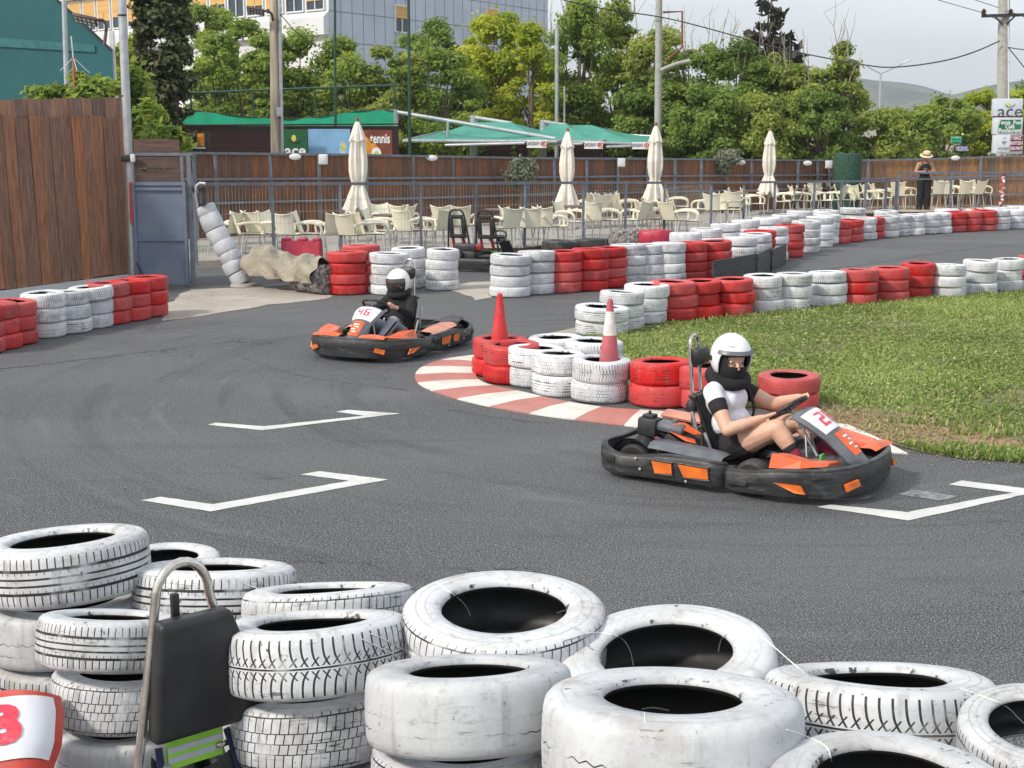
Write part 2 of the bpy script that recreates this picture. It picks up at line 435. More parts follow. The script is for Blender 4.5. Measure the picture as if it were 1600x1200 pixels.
MA['bumper'] = mat('scuffed_bumper_plastic', (.030, .031, .033), .42, var=.35, vs=4, bump=.35, bs=60, bd=.004, dirt=(.13, .13, .13), da=.55, ds=9, stretch=(1, 1, 4))
MA['rubber'] = mat('kart_rubber', (.028, .028, .029), .7, var=.2, dirt=(.09, .085, .08), da=.4)
MA['dark_metal'] = mat('dark_metal', (.055, .056, .06), .45, .6, var=.25, dirt=(.09, .06, .04), da=.4)
MA['grey_plastic'] = mat('grey_plastic', (.115, .125, .14), .42, var=.2, dirt=(.2, .2, .2), da=.3, ds=7)
MA['orange'] = mat('orange_plastic', (.72, .105, .018), .4, var=.15, vs=5, dirt=(.42, .30, .24), da=.45, ds=6, coat=.15)
MA['orange_insert'] = mat('amber_insert', (.72, .15, .016), .45, var=.2, vs=7, dirt=(.25, .13, .06), da=.5, ds=8)
MA['pale_orange'] = mat('faded_orange_panel', (.58, .24, .165), .45, var=.2, vs=4, dirt=(.30, .26, .25), da=.5, ds=5)
MA['red_plastic'] = mat('red_kart_plastic', (.60, .055, .035), .4, var=.15, dirt=(.40, .20, .16), da=.35, ds=8, coat=.2)
MA['plate'] = mat('white_number_plate', (.78, .79, .84), .35, var=.06, bump=0, dirt=(.55, .55, .56), da=.3, ds=9, coat=.3)
MA['digit'] = mat('red_digit', (.66, .055, .085), .45, var=.1, bump=0, dirt=(.72, .5, .52), da=.35, ds=14)
MA['white_print'] = mat('white_print', (.80, .80, .80), .5, var=.05, bump=0)
MA['green_plastic'] = mat('green_kart_plastic', (.10, .42, .075), .4, var=.2, dirt=(.3, .36, .25), da=.4)
MA['vinyl'] = mat('black_vinyl', (.013, .013, .015), .40, var=.2, bump=.2, bs=160, dirt=(.05, .05, .05), da=.3, ds=4)
MA['hivis'] = mat('hi_vis_green', (.30, .66, .05), .7, var=.1, bump=.3, bs=200); MA['reflect'] = mat('grey_reflective_band', (.50, .55, .60), .4, .2, var=.08)
MA['strap'] = mat('navy_strap', (.020, .032, .085), .75, var=.2, bump=.4, bs=220)
MA['skin'] = mat('skin', (.62, .37, .265), .5, var=.08, vs=9, bump=.08); MA['skin'].node_tree.nodes['Principled BSDF'].inputs['Subsurface Weight'].default_value = .08
MA['skin_tan'] = mat('tanned_skin', (.42, .21, .135), .5, var=.08, vs=9, bump=.08)
MA['white_cloth'] = mat('white_cotton', (.74, .74, .80), .85, var=.07, vs=7, bump=.4, bs=25, bd=.006)
MA['dark_cloth'] = mat('near_black_cloth', (.018, .014, .018), .9, var=.3, vs=9, bump=.5, bs=28, bd=.008)
MA['black_cloth'] = mat('black_cloth', (.011, .011, .013), .9, var=.35, vs=6, bump=.6, bs=18, bd=.012)
MA['grey_cloth'] = mat('grey_tracksuit', (.27, .29, .33), .85, var=.14, vs=7, bump=.5, bs=22, bd=.01)
MA['maroon'] = mat('maroon_sock', (.22, .018, .048), .9, var=.3, vs=14, bump=.4, bs=120)
MA['shoe'] = mat('taupe_shoe', (.13, .11, .095), .8, var=.15); MA['sole'] = mat('pale_sole', (.66, .63, .55), .7, var=.1)
MA['helmet'] = mat('white_helmet_shell', (.80, .80, .81), .16, var=.03, bump=0, coat=.6)
MA['visor'] = mat('smoked_visor', (.035, .028, .026), .06, var=.1, bump=0, coat=1.0)
MA['lens'] = mat('eye_white', (.7, .68, .66), .2, var=.02, bump=0); MA['iris'] = mat('iris', (.05, .03, .02), .15, bump=0)
MA['lip'] = mat('lip', (.38, .13, .11), .5, bump=0); MA['hair'] = mat('dark_hair', (.03, .018, .012), .6, bump=.4, bs=150)
MA['cone_red'] = mat('red_cone_plastic', (.58, .030, .032), .5, var=.12, dirt=(.42, .20, .18), da=.45, ds=7)
MA['cone_faded'] = mat('faded_cone_plastic', (.46, .105, .125), .55, var=.15, dirt=(.45, .27, .27), da=.5, ds=9)
MA['cone_white'] = mat('cone_white_band', (.72, .68, .66), .5, var=.08, dirt=(.50, .38, .36), da=.5, ds=10)
MA['barrier_red'] = mat('crimson_barrier_plastic', (.42, .022, .055), .5, var=.15, dirt=(.45, .18, .2), da=.35)
MA['tarp'] = mat('khaki_tarpaulin', (.31, .28, .22), .85, var=.2, vs=3, bump=1.0, bs=9, bd=.06, dirt=(.25, .20, .13), da=.4, ds=4)
MA['carpet'] = mat('mottled_carpet', (.23, .21, .20), .95, var=.8, vs=16, bump=.6, bs=60, dirt=(.055, .065, .11), da=.9, ds=9)
MA['pad_white'] = mat('white_wrapping', (.50, .52, .55), .6, var=.14, vs=4, bump=.4, bs=14, bd=.02, dirt=(.36, .35, .34), da=.5, ds=5)
MA['teal'] = mat('teal_dome_sheet', (.012, .105, .118), .6, var=.12, vs=.6, bump=.2, bs=6, dirt=(.03, .15, .16), da=.3, ds=.8)
MA['teal_light'] = mat('teal_light_band', (.03, .155, .165), .6, var=.15)
MA['net_green'] = mat('green_windbreak', (.010, .36, .20), .7, var=.15, vs=1.5, bump=.3, bs=10)
MA['shade_green'] = mat('green_shade_cloth', (.055, .265, .200), .75, var=.12, vs=1.5, bump=.25, bs=40)
MA['pole_green'] = mat('dark_green_pole', (.020, .065, .045), .5, var=.2)
MA['utility_wood'] = mat('bleached_utility_pole', (.42, .36, .28), .9, var=.3, vs=3, bump=.6, bs=20, bd=.015, dirt=(.16, .10, .065), da=.9, ds=2.2, stretch=(2.5, 2.5, .18))
MA['pole_concrete'] = mat('concrete_pole', (.36, .355, .33), .85, var=.12, dirt=(.26, .24, .2), da=.4, ds=2)
MA['wall_white'] = mat('white_render', (.60, .62, .64), .8, var=.06, vs=.8, bump=.1, dirt=(.5, .5, .49), da=.3, ds=.7)
MA['panel_blue'] = mat('blue_grey_cladding', (.44, .51, .61), .55, var=.07, vs=.5, bump=0, dirt=(.30, .34, .39), da=.3, ds=.4)
MA['seam'] = mat('cladding_seam', (.16, .18, .21), .7, bump=0)
MA['blind'] = mat('ochre_blind', (.58, .35, .12), .65, var=.12, vs=2, bump=.6, bs=7, bd=.02, stretch=(.05, .05, 6))
MA['ochre'] = mat('ochre_panel', (.64, .42, .15), .7, var=.08, vs=1)
MA['glass'] = mat('window_glass', (.035, .05, .07), .06, var=.2, vs=.4, bump=0)
MA['frame_white'] = mat('window_frame', (.66, .67, .68), .5, var=.05)
MA['lamp'] = mat('lamp_casing', (.62, .63, .64), .45, var=.08); MA['lamp_dark'] = mat('dark_floodlight_case', (.075, .050, .045), .5); MA['led'] = mat('led_lens', (.72, .72, .70), .2, bump=0)
MA['sign_white'] = mat('sign_panel_white', (.58, .63, .70), .4, var=.05, bump=0); MA['sign_green'] = mat('sign_green', (.010, .155, .075), .45, var=.08, bump=0)
MA['sign_maroon'] = mat('sign_maroon', (.17, .008, .045), .45, var=.08, bump=0); MA['sign_ink'] = mat('sign_ink', (.06, .065, .075), .5, bump=0); MA['ball'] = mat('tennis_ball_yellow', (.62, .60, .12), .6, bump=0)
MA['banner_green'] = mat('banner_green', (.012, .105, .040), .6, var=.1); MA['banner_blue'] = mat('banner_blue', (.22, .42, .66), .6, var=.1, vs=2); MA['banner_brown'] = mat('banner_brown', (.19, .048, .022), .6, var=.25, vs=2)
MA['banner_amber'] = mat('banner_amber', (.62, .26, .025), .6, var=.25, vs=5); MA['banner_fade'] = mat('banner_pale_blue', (.44, .56, .66), .6)
MA['fire'] = mat('orange_picture', (.80, .25, .03), .5, var=.6, vs=9, bump=0, dirt=(.3, .02, .005), da=.95, ds=6)
MA['straw'] = mat('straw_hat', (.62, .50, .32), .85, var=.12, bump=.4, bs=120)
MA['tape_red'] = mat('red_tape', (.60, .05, .05), .5, bump=0); MA['cable_tie'] = mat('white_tie', (.74, .74, .72), .5, bump=0)
MA['engine_red'] = mat('engine_red_paint', (.32, .012, .012), .45, dirt=(.06, .03, .02), da=.6); MA['table_top'] = mat('brown_table_top', (.115, .062, .048), .4, var=.2); MA['brown_edge'] = mat('terrace_edge_brown', (.085, .035, .028), .7, var=.25)
MA['hedge_roll'] = mat('green_mesh_roll', (.018, .062, .040), .85, var=.5, vs=20, bump=.8, bs=40, bd=.02)
MA['terracotta'] = mat('dark_pot', (.10, .085, .075), .8); MA['grey_wall'] = mat('pale_house_wall', (.60, .57, .52), .85)
MA['hill'] = mat('hill_scrub', (.085, .10, .075), .95, var=.4, vs=.02, bump=0, dirt=(.26, .25, .22), da=.7, ds=.012)
# ================================================================ ground sheets
def sheet(name, pts, m, z=None, kind='structure'):
    mb = MB(); P = [Vector((p[0], p[1], p[2] if z is None else z)) for p in pts]
    me = bpy.data.meshes.new(name); bm = bmesh.new()
    f = bm.faces.new([bm.verts.new(p) for p in P]); f.normal_update()
    if f.normal.z < 0: f.normal_flip()
    bmesh.ops.triangulate(bm, faces=[f]); bm.to_mesh(me); bm.free(); me.materials.append(m)
    o = bpy.data.objects.new(name, me); COL.objects.link(o)
    return tag(o, kind=kind)
def rough_edge(pts, amp, step=.25, closed=True):
    out = []; n = len(pts)
    for i in range(n if closed else n-1):
        a, b = Vector(pts[i]), Vector(pts[(i+1) % n]); L = (b-a).length; k = max(1, min(60, int(L/step)))
        for j in range(k):
            p = a.lerp(b, j/k); out.append(Vector((p.x+random.uniform(-amp, amp), p.y+random.uniform(-amp, amp), p.z)))
    if not closed: out.append(Vector(pts[-1]))
    return out
sheet('ground', [(-3000,-300,0),(3000,-300,0),(3000,4500,0),(-3000,4500,0)], MA['ground'], -.012)
sheet('track', [(-12,-8,0),(30,-8,0),(30,60,0),(14,52,0),(-9.6,32,0),(-8.6,25.6,0),(-8.4,22,0),(-12,10,0)], MA['asphalt'], 0)
GR = [(905,529),(1040,508),(1180,493),(1320,479),(1450,467),(1600,457),(1950,440),(2150,560),(1950,770),(1600,724),(1500,717),(1440,706),(1380,688),(1330,668),(1285,655),(1200,640),(1100,630),(985,615),(900,590),(850,562),(846,548),(868,538)]
lawn_pts = rough_edge([G(*p) for p in GR], .05)
sheet('lawn', lawn_pts, MA['soil'], .008)
sheet('bare_earth', rough_edge([G(*p) for p in [(1262,640),(1300,640),(1400,655),(1500,668),(1600,690),(1600,716),(1530,706),(1440,703),(1385,690),(1325,676),(1265,668)]], .09), MA['dirt'], .012)
sheet('bare_earth', rough_edge([G(*p) for p in [(1018,531),(1048,528),(1066,534),(1050,541),(1024,540)]], .06, .15), MA['dirt'], .012)
sheet('verge', rough_edge([G(*p) for p in [(820,553),(800,538),(850,524),(900,512),(905,529),(868,538),(846,548)]], .04), MA['concrete'], .006)
sheet('pavement', rough_edge([G(*p) for p in [(255,503),(250,480),(300,452),(500,448),(520,462),(505,468),(420,477),(310,494)]], .07), MA['concrete'], .006)
sheet('pavement', rough_edge([G(*p) for p in [(700,445),(765,440),(772,466),(740,470),(715,458)]], .09), MA['concrete'], .006)
def smoothline(P, it=3):
    P = [Vector(p) for p in P]
    for _ in range(it):
        Q = [P[0]]
        for a, b in zip(P, P[1:]): Q += [a.lerp(b, .25), a.lerp(b, .75)]
        P = Q+[P[-1]]
    return P
def mark(z, sx, sy, ox, oy, pts, name='road_marking', m='line', amp=.006):
    sheet(name, rough_edge([G(ox+x/sx, oy+y/sy) for x, y in pts], amp, .08), MA[m], z)
mark(.004, 3.2, 3.2, 200, 560, [(395,333),(440,323),(685,341),(1180,288),(1040,268),(1095,259),(1362,277),(668,361)])
mark(.004, 3.2, 3.2, 200, 560, [(62,711),(165,694),(425,731),(1110,614),(865,582),(960,566),(1300,608),(415,767)])
mark(.004, 4, 4, 1200, 600, [(300,770),(395,757),(870,803),(1530,682),(1125,630),(1215,606),(1720,668),(880,855)])
MA['patch'] = mat('grey_paint_remnant', (.21, .22, .225), .8, var=.3, vs=20, dirt=(.06, .06, .06), da=.9, ds=9)
mark(.004, 4, 4, 1200, 600, [(810,690),(900,665),(1000,672),(1190,705),(1080,735),(950,715)], 'worn_patch', 'patch', .02)
def crack(pts, w=.012):
    P = smoothline([G(*p) for p in pts], 3); Q = []; rs = random.Random(len(pts))
    for a, b in zip(P, P[1:]):
        k = max(1, int((b-a).length/.06))
        for i in range(k): p = a.lerp(b, i/k); Q.append(p+Vector((0, rs.uniform(-.018, .018), 0)))
    mb = MB()
    for a, b in zip(Q, Q[1:]):
        u, v = w*rs.uniform(.2, 1), w*rs.uniform(.2, 1); mb.add([(a.x, a.y-u, .003), (b.x, b.y-v, .003), (b.x, b.y+v, .003), (a.x, a.y+u, .003)], [(0,1,2,3)])
    tag(mb.build('asphalt_crack', MA['crack']), kind='structure')
MA['crack'] = mat('crack_filler', (.014, .014, .014), .8, bump=0)
# kerb: painted flat stones along the inside of the corner
KO = [(737,556),(690,562),(655,575),(646,590),(655,603),(690,618),(760,636),(850,651),(960,664),(1060,676),(1180,690),(1290,702),(1418,710)]
KI = [(760,560),(748,568),(742,578),(742,590),(755,603),(795,611),(850,624),(930,640),(1010,645),(1090,650),(1180,655),(1265,660),(1325,668)]
def resample(pts, n):
    P = [Vector(p) for p in pts]; L = [0]
    for a, b in zip(P, P[1:]): L.append(L[-1]+(b-a).length)
    out = []
    for i in range(n):
        s = L[-1]*i/(n-1); j = 0
        while j < len(L)-2 and L[j+1] < s: j += 1
        out.append(P[j].lerp(P[j+1], (s-L[j])/max(1e-6, L[j+1]-L[j])))
    return out
ko = resample(smoothline([G(*p) for p in KO]), 76); ki = resample(smoothline([G(*p) for p in KI]), 76)
mb = MB()
for s in range(15):
    for q in range(5):
        i = s*5+q; a, b, c, d = ko[i], ko[i+1], ki[i+1], ki[i]
        def up(p, z): return Vector((p.x, p.y, z))
        mid1, mid2 = a.lerp(d, .5), b.lerp(c, .5); mi = s % 2
        mb.add([up(a,-.01), up(b,-.01), up(b,.012), up(a,.012)], [(0,1,2,3)], mi)
        mb.add([up(a,.012), up(b,.012), up(mid2,.032), up(mid1,.032)], [(0,1,2,3)], mi, True)
        mb.add([up(mid1,.032), up(mid2,.032), up(c,.03), up(d,.03)], [(0,1,2,3)], mi, True)
kerb = mb.build('kerb', [MA['kerb_white'], MA['kerb_red']]); tag(kerb, kind='structure')
crack([(-10,577),(60,571),(120,563),(225,551),(300,541),(360,534),(420,532)], .02); crack([(1290,421),(1380,410),(1450,397),(1530,388),(1610,379)], .03); crack([(700,640),(790,655),(860,662)], .008); crack([(380,560),(470,590),(560,600),(650,612)], .010)
# terrace slab
DZ = .15
TE = [(150,412),(300,408),(420,404),(530,402),(657,393),(743,388),(820,387),(912,375),(978,372),(1040,373),(1112,357),(1212,340),(1353,334),(1400,331.5),(1490,330),(1600,330),(1900,333)]
tf = [G(x, y, DZ) for x, y in TE]
sheet('terrace', tf+[Vector((34, 60, DZ)), Vector((-9.5, 60, DZ))], MA['deck'], DZ)
tw = tf[12:]
sheet('terrace_floor', tw+[Vector((30, 52, DZ)), Vector((tw[0].x+.8, 52, DZ))], MA['sand'], DZ+.004)
mb = MB()
for i, (a, b) in enumerate(zip(tf, tf[1:])):
    mb.add([(a.x,a.y,-.01),(b.x,b.y,-.01),(b.x,b.y,DZ),(a.x,a.y,DZ)], [(0,1,2,3)], 1 if i >= 5 else 0)
tag(mb.build('terrace_edge', [MA['concrete'], MA['brown_edge']]), kind='structure')
# distant hills, built as relief
def hill(name, x0, x1, y0, y1, prof, seed):
    r = random.Random(seed); n = 90; m = 16; vs = []; fs = []
    ph = [(r.uniform(0, 6), r.uniform(0, 6)) for _ in range(6)]
    for i in range(n):
        u = i/(n-1); x = x0+(x1-x0)*u; h = prof(u)+sum(math.sin(u*(9+7*k)+ph[k][0])*3.2/(k+1) for k in range(6))
        for j in range(m):
            v = j/(m-1); y = y0+(y1-y0)*v
            vs.append((x*(1+.3*v), y, max(-1, h*math.sin(min(1, v*1.35)*PI/2)**1.3*(1-.25*max(0, v-.74)/.26)+math.sin(u*60+v*9)*1.6*v)))
    for i in range(n-1):
        for j in range(m-1): fs.append((i*m+j, (i+1)*m+j, (i+1)*m+j+1, i*m+j+1))
    o = MB().add(vs, fs, 0, True).build(name, MA['hill']); return tag(o, kind='structure')
hill('hills', 60, 900, 1500, 2050, lambda u: 6+64*math.exp(-((u-.36)/.20)**2)+14*math.exp(-((u-.05)/.2)**2), 3)
hill('hills', 330, 1170, 1250, 1700, lambda u: 18+76*max(0, min(1, u/.3)), 9)

# ================================================================ tyres
def tyre_mesh(mkey, hi=False, seed=0, w=.205, rin=.60):
    r = random.Random(seed); Rr = .32; h = w/2
    # (radius, z, v) from the upper bead over the tread to the lower bead, then the liner
    half = [(rin*Rr, h*.80, 0.0), (rin*Rr+.006, h*.93, .03), (.225, h*.985, .08), (.243, h*1.0, .12), (.262, h*.995, .17), (.272, h*.975, .2), (.287, h*.965, .23), (.304, h*.90, .265), (.3135, h*.80, .295)]
    tread = [(.3180, h*.62, .33), (.3195, h*.34, .39), (.3205, h*.12, .46), (.3205, -h*.12, .54), (.3195, -h*.34, .61), (.3180, -h*.62, .67)]
    low = [(a, -z, 1-v) for a, z, v in reversed(half)]
    liner = [(rin*Rr+.004, -h*.70, 1.05), (.26, -h*.80, 1.2), (.297, -h*.5, 1.3), (.303, 0, 1.5), (.297, h*.5, 1.7), (.26, h*.80, 1.8), (rin*Rr+.004, h*.70, 1.95)]
    prof = half+tread+low+liner; P = len(prof); n = 128 if hi else 44
    ph = [r.uniform(0, 6.28) for _ in range(4)]; am = [r.uniform(.2, 1)*.0035 for _ in range(4)]
    vs = []; fs = []; uvs = []
    for k in range(n):
        a = 2*PI*k/n; dr = am[0]*math.sin(2*a+ph[0])+am[1]*math.sin(3*a+ph[1]); dz = am[2]*math.sin(2*a+ph[2])+am[3]*math.sin(a+ph[3])
        for (q, z, v) in prof:
            q2 = q+dr*1.4; vs.append((q2*math.cos(a), q2*math.sin(a), z+dz+h))
    for k in range(n):
        k2 = (k+1) % n
        for i in range(P):
            j = (i+1) % P; fs.append((k*P+i, k2*P+i, k2*P+j, k*P+j))
            va, vb = prof[i][2], prof[j][2]
            if j == 0: vb = 2.0
            uvs += [(k/n, va), ((k+1)/n, va), ((k+1)/n, vb), (k/n, vb)]
    me = bpy.data.meshes.new('tyre'); me.from_pydata(vs, [], fs)
    me.polygons.foreach_set('use_smooth', [True]*len(fs))
    ul = me.uv_layers.new(name='UVMap'); ul.data.foreach_set('uv', np.array(uvs, dtype='f').ravel())
    me.materials.append(TY[mkey]); me.update(); return me
_tm = {}
def tyre(mkey, loc, dia, h, tilt=(0, 0), rz=None, hi=False, label=None, group=None, rin=.60):
    s = random.randrange(2); key = (mkey, hi, s, rin)
    if key not in _tm: _tm[key] = tyre_mesh(mkey, hi, hash(mkey) % 97*0+len(mkey)+s*7, rin=rin)
    o = bpy.data.objects.new('tyre', _tm[key]); COL.objects.link(o)
    o.location = loc; o.rotation_mode = 'XYZ'
    o.rotation_euler = (R(tilt[0]), R(tilt[1]), random.uniform(0, 6.28) if rz is None else rz)
    if tilt != (0, 0):
        o.rotation_euler = (Euler((R(tilt[0]), R(tilt[1]), 0)).to_matrix() @ Euler((0, 0, random.uniform(0, 6.28))).to_matrix()).to_euler()
    k = dia/.642; o.scale = (k, k, h/.205)
    return tag(o, label, 'tyre', group)
def layer(k, n):                                     # k from the bottom
    if n == 1: return 'alone'
    if k == n-1: return 'on top'
    if k == 0: return 'at bottom'
    t = n-1-k
    return {1: 'second from top', 2: 'third from top', 3: 'fourth from top', 4: 'fifth from top', 5: 'sixth from top'}[t]
def pick(c):
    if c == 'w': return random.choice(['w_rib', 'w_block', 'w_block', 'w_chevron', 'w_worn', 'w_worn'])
    if c == 'r': return random.choice(['r_rib', 'r_block'])
    return c
CN = {'w': 'white', 'r': 'red', 'b': 'bare black'}
def wall(stacks, dia, th, phrase, group, jit=.018, front=True):
    """stacks: (px centre, py of the front foot, tyres high, colour[, diameter])"""
    for i, st in enumerate(stacks):
        px, py, n, c = st[:4]; dd = st[4] if len(st) > 4 else dia*random.uniform(.96, 1.03); th_ = st[5] if len(st) > 5 else th
        p = G(px, py); d = Vector((p.x, p.y, 0)).normalized(); p = p+d*dd/2; z = .002
        for k in range(n):
            hh = th_*random.uniform(.94, 1.06); last = k == n-1
            q = dd*random.uniform(.965, 1.02)
            tl = (random.uniform(-2.2, 2.2), random.uniform(-2.2, 2.2)) if last and n > 1 else (0, 0)
            tyre(pick(c), (p.x+random.uniform(-jit, jit), p.y+random.uniform(-jit, jit), z), q, hh, tl,
                 label='%s tyre %s, %s stack from left, %s' % (CN[c], layer(k, n), ORD[i], phrase), group=group)
            z += hh*.985
wall([(-30,556,3,'r'),(-6,549,3,'r'),(22,542,3,'r'),(70,530,3,'w'),(108,523,3,'w'),(144,515,3,'w'),(172,509,3,'r'),(204,503,3,'r'),(232,497,3,'r')], .62, .195, 'beside tall brown fence', 'tyres along the tall brown fence')
wall([(544,462,4,'r',.69),(566,447,4,'r',.68),(609,462,4,'w',.68),(638,452,4,'w',.62),(692,455,4,'w',.58)], .66, .178, 'left of the two-seat kart', 'tyres left of the two-seat kart')
LW = [(798,466,4,'w',.70),(838,461,4,'w'),(880,459,4,'r'),(921,456,4,'r'),(950,451,4,'r'),(980,447,4,'w'),(1012,445,4,'w'),(1044,444,4,'w'),(1077,440,4,'r'),(1116,437,4,'r'),(1155,430,4,'w'),(1179,423,4,'w'),(1184,415,4,'r'),(1207,409,4,'w'),(1232,403,4,'r'),(1257,396,4,'w'),(1280,387,4,'w'),(1290,382,4,'w'),(1308,381,3,'r'),(1328,378,3,'r'),(1348,375,3,'w'),(1362,373,3,'r'),(1384,371,3,'w'),(1403,369,3,'w'),(1425,368,3,'w'),(1448,366,3,'w'),(1466,365,3,'w'),(1490,363,3,'r'),(1514,362,3,'r'),(1537,361,3,'r'),(1558,360,3,'w'),(1583,358,3,'w'),(1608,356,3,'w'),(1630,354,3,'w')]
wall(LW, .66, .180, 'in the long barrier', 'tyres in the long barrier')
wall([(872,440,4,'b',.66),(922,436,4,'b',.62)], .64, .185, 'bare pair behind red stacks', 'bare tyres behind the long barrier')
wall([(1070,424,4,'w'),(1104,412,4,'w'),(1135,404,4,'w'),(1166,396,4,'w'),(1196,389,4,'w'),(1222,383,4,'w'),(1248,376,4,'w'),(1290,372,4,'w'),(1330,368,4,'w'),(1385,362,3,'w'),(1478,359,3,'w'),(1556,355,3,'w'),(1590,353,3,'w')], .68, .182, 'back row of the long barrier', 'back row tyres of the long barrier', .05)
wall([(942,527,2,'w',.74),(972,519,3,'w',.64),(1007,508,3,'w',.66),(1052,503,3,'r',.70),(1090,499,3,'r',.66),(1146,496,3,'r',.63),(1192,490,3,'w',.58),(1238,487,3,'w',.58),(1292,481,3,'w',.60),(1340,479,3,'r',.64),(1390,474,3,'r',.62),(1430,468,3,'r',.56),(1478,467,3,'w',.62),(1527,461,3,'w',.58),(1572,456,3,'w',.56),(1612,450,3,'r',.58),(1650,445,3,'r',.58)], .62, .185, 'along the lawn edge', 'tyres along the lawn edge', .03)
wall([(781,592,2,'r',.63),(801,603,2,'r',.66),(838,609,2,'w',.62),(873,622,2,'w',.58),(868,588,2,'w',.66),(938,633,2,'w',.60),(928,600,2,'w',.66),(1034,640,2,'r',.66),(1108,646,2,'r',.62),(1230,646,2,'r',.62,.172)], .56, .215, 'on the red and white kerb', 'tyres on the corner kerb', .012)

# foreground pile: (px, py of the top rim centre, px width, z of the rim centre, pitch, roll, pattern, tyres, hole ratio)
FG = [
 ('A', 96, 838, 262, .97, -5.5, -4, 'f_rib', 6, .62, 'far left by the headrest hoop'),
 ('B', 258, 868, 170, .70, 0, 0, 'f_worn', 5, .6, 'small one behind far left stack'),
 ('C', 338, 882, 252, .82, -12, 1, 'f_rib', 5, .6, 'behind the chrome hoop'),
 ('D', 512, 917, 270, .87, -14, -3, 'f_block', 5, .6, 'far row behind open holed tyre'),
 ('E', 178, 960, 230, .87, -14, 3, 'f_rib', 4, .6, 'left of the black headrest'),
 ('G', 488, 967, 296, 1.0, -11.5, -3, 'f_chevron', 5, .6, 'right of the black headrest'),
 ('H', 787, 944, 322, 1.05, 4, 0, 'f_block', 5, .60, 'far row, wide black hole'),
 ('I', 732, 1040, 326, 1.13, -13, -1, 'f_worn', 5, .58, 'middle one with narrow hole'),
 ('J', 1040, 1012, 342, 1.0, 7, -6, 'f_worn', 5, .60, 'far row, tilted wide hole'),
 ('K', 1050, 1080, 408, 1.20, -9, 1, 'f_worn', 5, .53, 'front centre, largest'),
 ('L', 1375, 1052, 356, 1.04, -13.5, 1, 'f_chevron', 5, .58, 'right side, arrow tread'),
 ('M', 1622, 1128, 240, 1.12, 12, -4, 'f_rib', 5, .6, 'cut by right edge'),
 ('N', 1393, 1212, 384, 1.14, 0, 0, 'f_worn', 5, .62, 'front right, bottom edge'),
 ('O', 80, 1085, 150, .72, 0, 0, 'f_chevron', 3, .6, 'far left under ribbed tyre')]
FGLOC = {}
for (nm, px, py, wpx, z, tx, ty, mk, n, rin, ph) in FG:
    if nm == 'O': continue
    p = G(px, py, z); dist = (p-Vector((0, 0, CH))).dot(_f); dia = wpx*dist/FPX; FGLOC[nm] = (p, dia)
    hh = .222*dia/.64 if nm not in ('K', 'I') else .232*dia/.64
    if nm in ('D', 'B'): hh *= .9
    zt = z-hh
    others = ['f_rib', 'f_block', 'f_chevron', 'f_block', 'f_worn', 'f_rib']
    random.shuffle(others)
    m3 = Euler((R(tx), R(ty), 0)).to_matrix()
    base = p-m3 @ Vector((0, 0, hh))
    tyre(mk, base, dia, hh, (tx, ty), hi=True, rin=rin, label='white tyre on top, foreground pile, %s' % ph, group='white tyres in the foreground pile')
    k = 1; zt -= .004+abs(math.sin(R(ty)))*dia*.25+abs(math.sin(R(tx)))*dia*.12
    while zt > .10:
        h2 = min(hh*random.uniform(.92, 1.03), zt); 
        if zt-h2 < .08: h2 = zt-.004
        jx, jy = random.uniform(-.025, .025), random.uniform(-.025, .01)
        t2 = (tx*.6, ty*.5) if k == 1 else (0, 0)
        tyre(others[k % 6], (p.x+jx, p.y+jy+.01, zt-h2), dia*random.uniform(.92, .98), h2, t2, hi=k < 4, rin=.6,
             label='white tyre %s, foreground pile, %s' % ({1: 'second from top', 2: 'third from top', 3: 'fourth from top', 4: 'fifth from top', 5: 'sixth from top', 6: 'seventh from top'}[min(k, 6)], ph), group='white tyres in the foreground pile')
        zt -= h2*1.0; k += 1
# wire ties between the foreground tyres
_dg = []
def tie(pts, label, r=.0021):
    if not _dg: bpy.context.view_layer.update(); _dg.append(bpy.context.evaluated_depsgraph_get())
    o = Vector((0, 0, CH)); P = []
    for px, py in smoothpx(pts):
        hit, loc, nrm, idx, ob, mtx = sc.ray_cast(_dg[0], o, ray(px, py).normalized())
        if hit and ob.name.startswith('tyre'): P.append(loc-ray(px, py).normalized()*.006+nrm*.002)
    Q = []
    for p in P:
        if not Q or (p-Q[-1]).length < .30: Q.append(p)
    mb = MB(); mb.tube(smoothline(Q, 1), r, 6)
    tag(mb.build('wire_tie', MA['cable_tie']), label, 'wire tie', 'white ties on the foreground tyres')
def smoothpx(p):
    return [(v.x, v.y) for v in smoothline([(a, b, 0) for a, b in p], 3)]
def fg(px, py, z): return (px, py)
tie([fg(735,962,1.03), fg(728,945,1.09), fg(705,925,1.10), fg(672,903,1.10), fg(655,908,1.05), fg(640,918,1.0)], 'white tie over the left rim of the wide holed tyre')
tie([fg(870,958,1.07), fg(885,952,1.11), fg(930,962,1.10), fg(945,972,1.06)], 'white tie over the right rim of the wide holed tyre')
tie([fg(990,1040,1.02), fg(985,1015,1.10), fg(972,995,1.15), fg(930,985,1.14), fg(880,1000,1.10)], 'white tie across the tilted tyre by its hole')
tie([fg(1008,1128,1.02), fg(1006,1100,1.12), fg(1004,1070,1.19), fg(1003,1040,1.16)], 'white tie standing over the largest front tyre')
tie([fg(1003,1108,1.15), fg(1020,1105,1.16), fg(1045,1110,1.15)], 'knotted tie tail over the hole of largest tyre')
tie([fg(1122,1018,1.06), fg(1128,990,1.15), fg(1165,980,1.15), fg(1200,1000,1.10), fg(1262,1056,1.07)], 'white tie from tilted tyre to arrow tread tyre')
tie([fg(1500,1074,1.08), fg(1530,1085,1.08), fg(1570,1100,1.12), fg(1600,1130,1.10)], 'white tie from arrow tread tyre to right edge tyre')
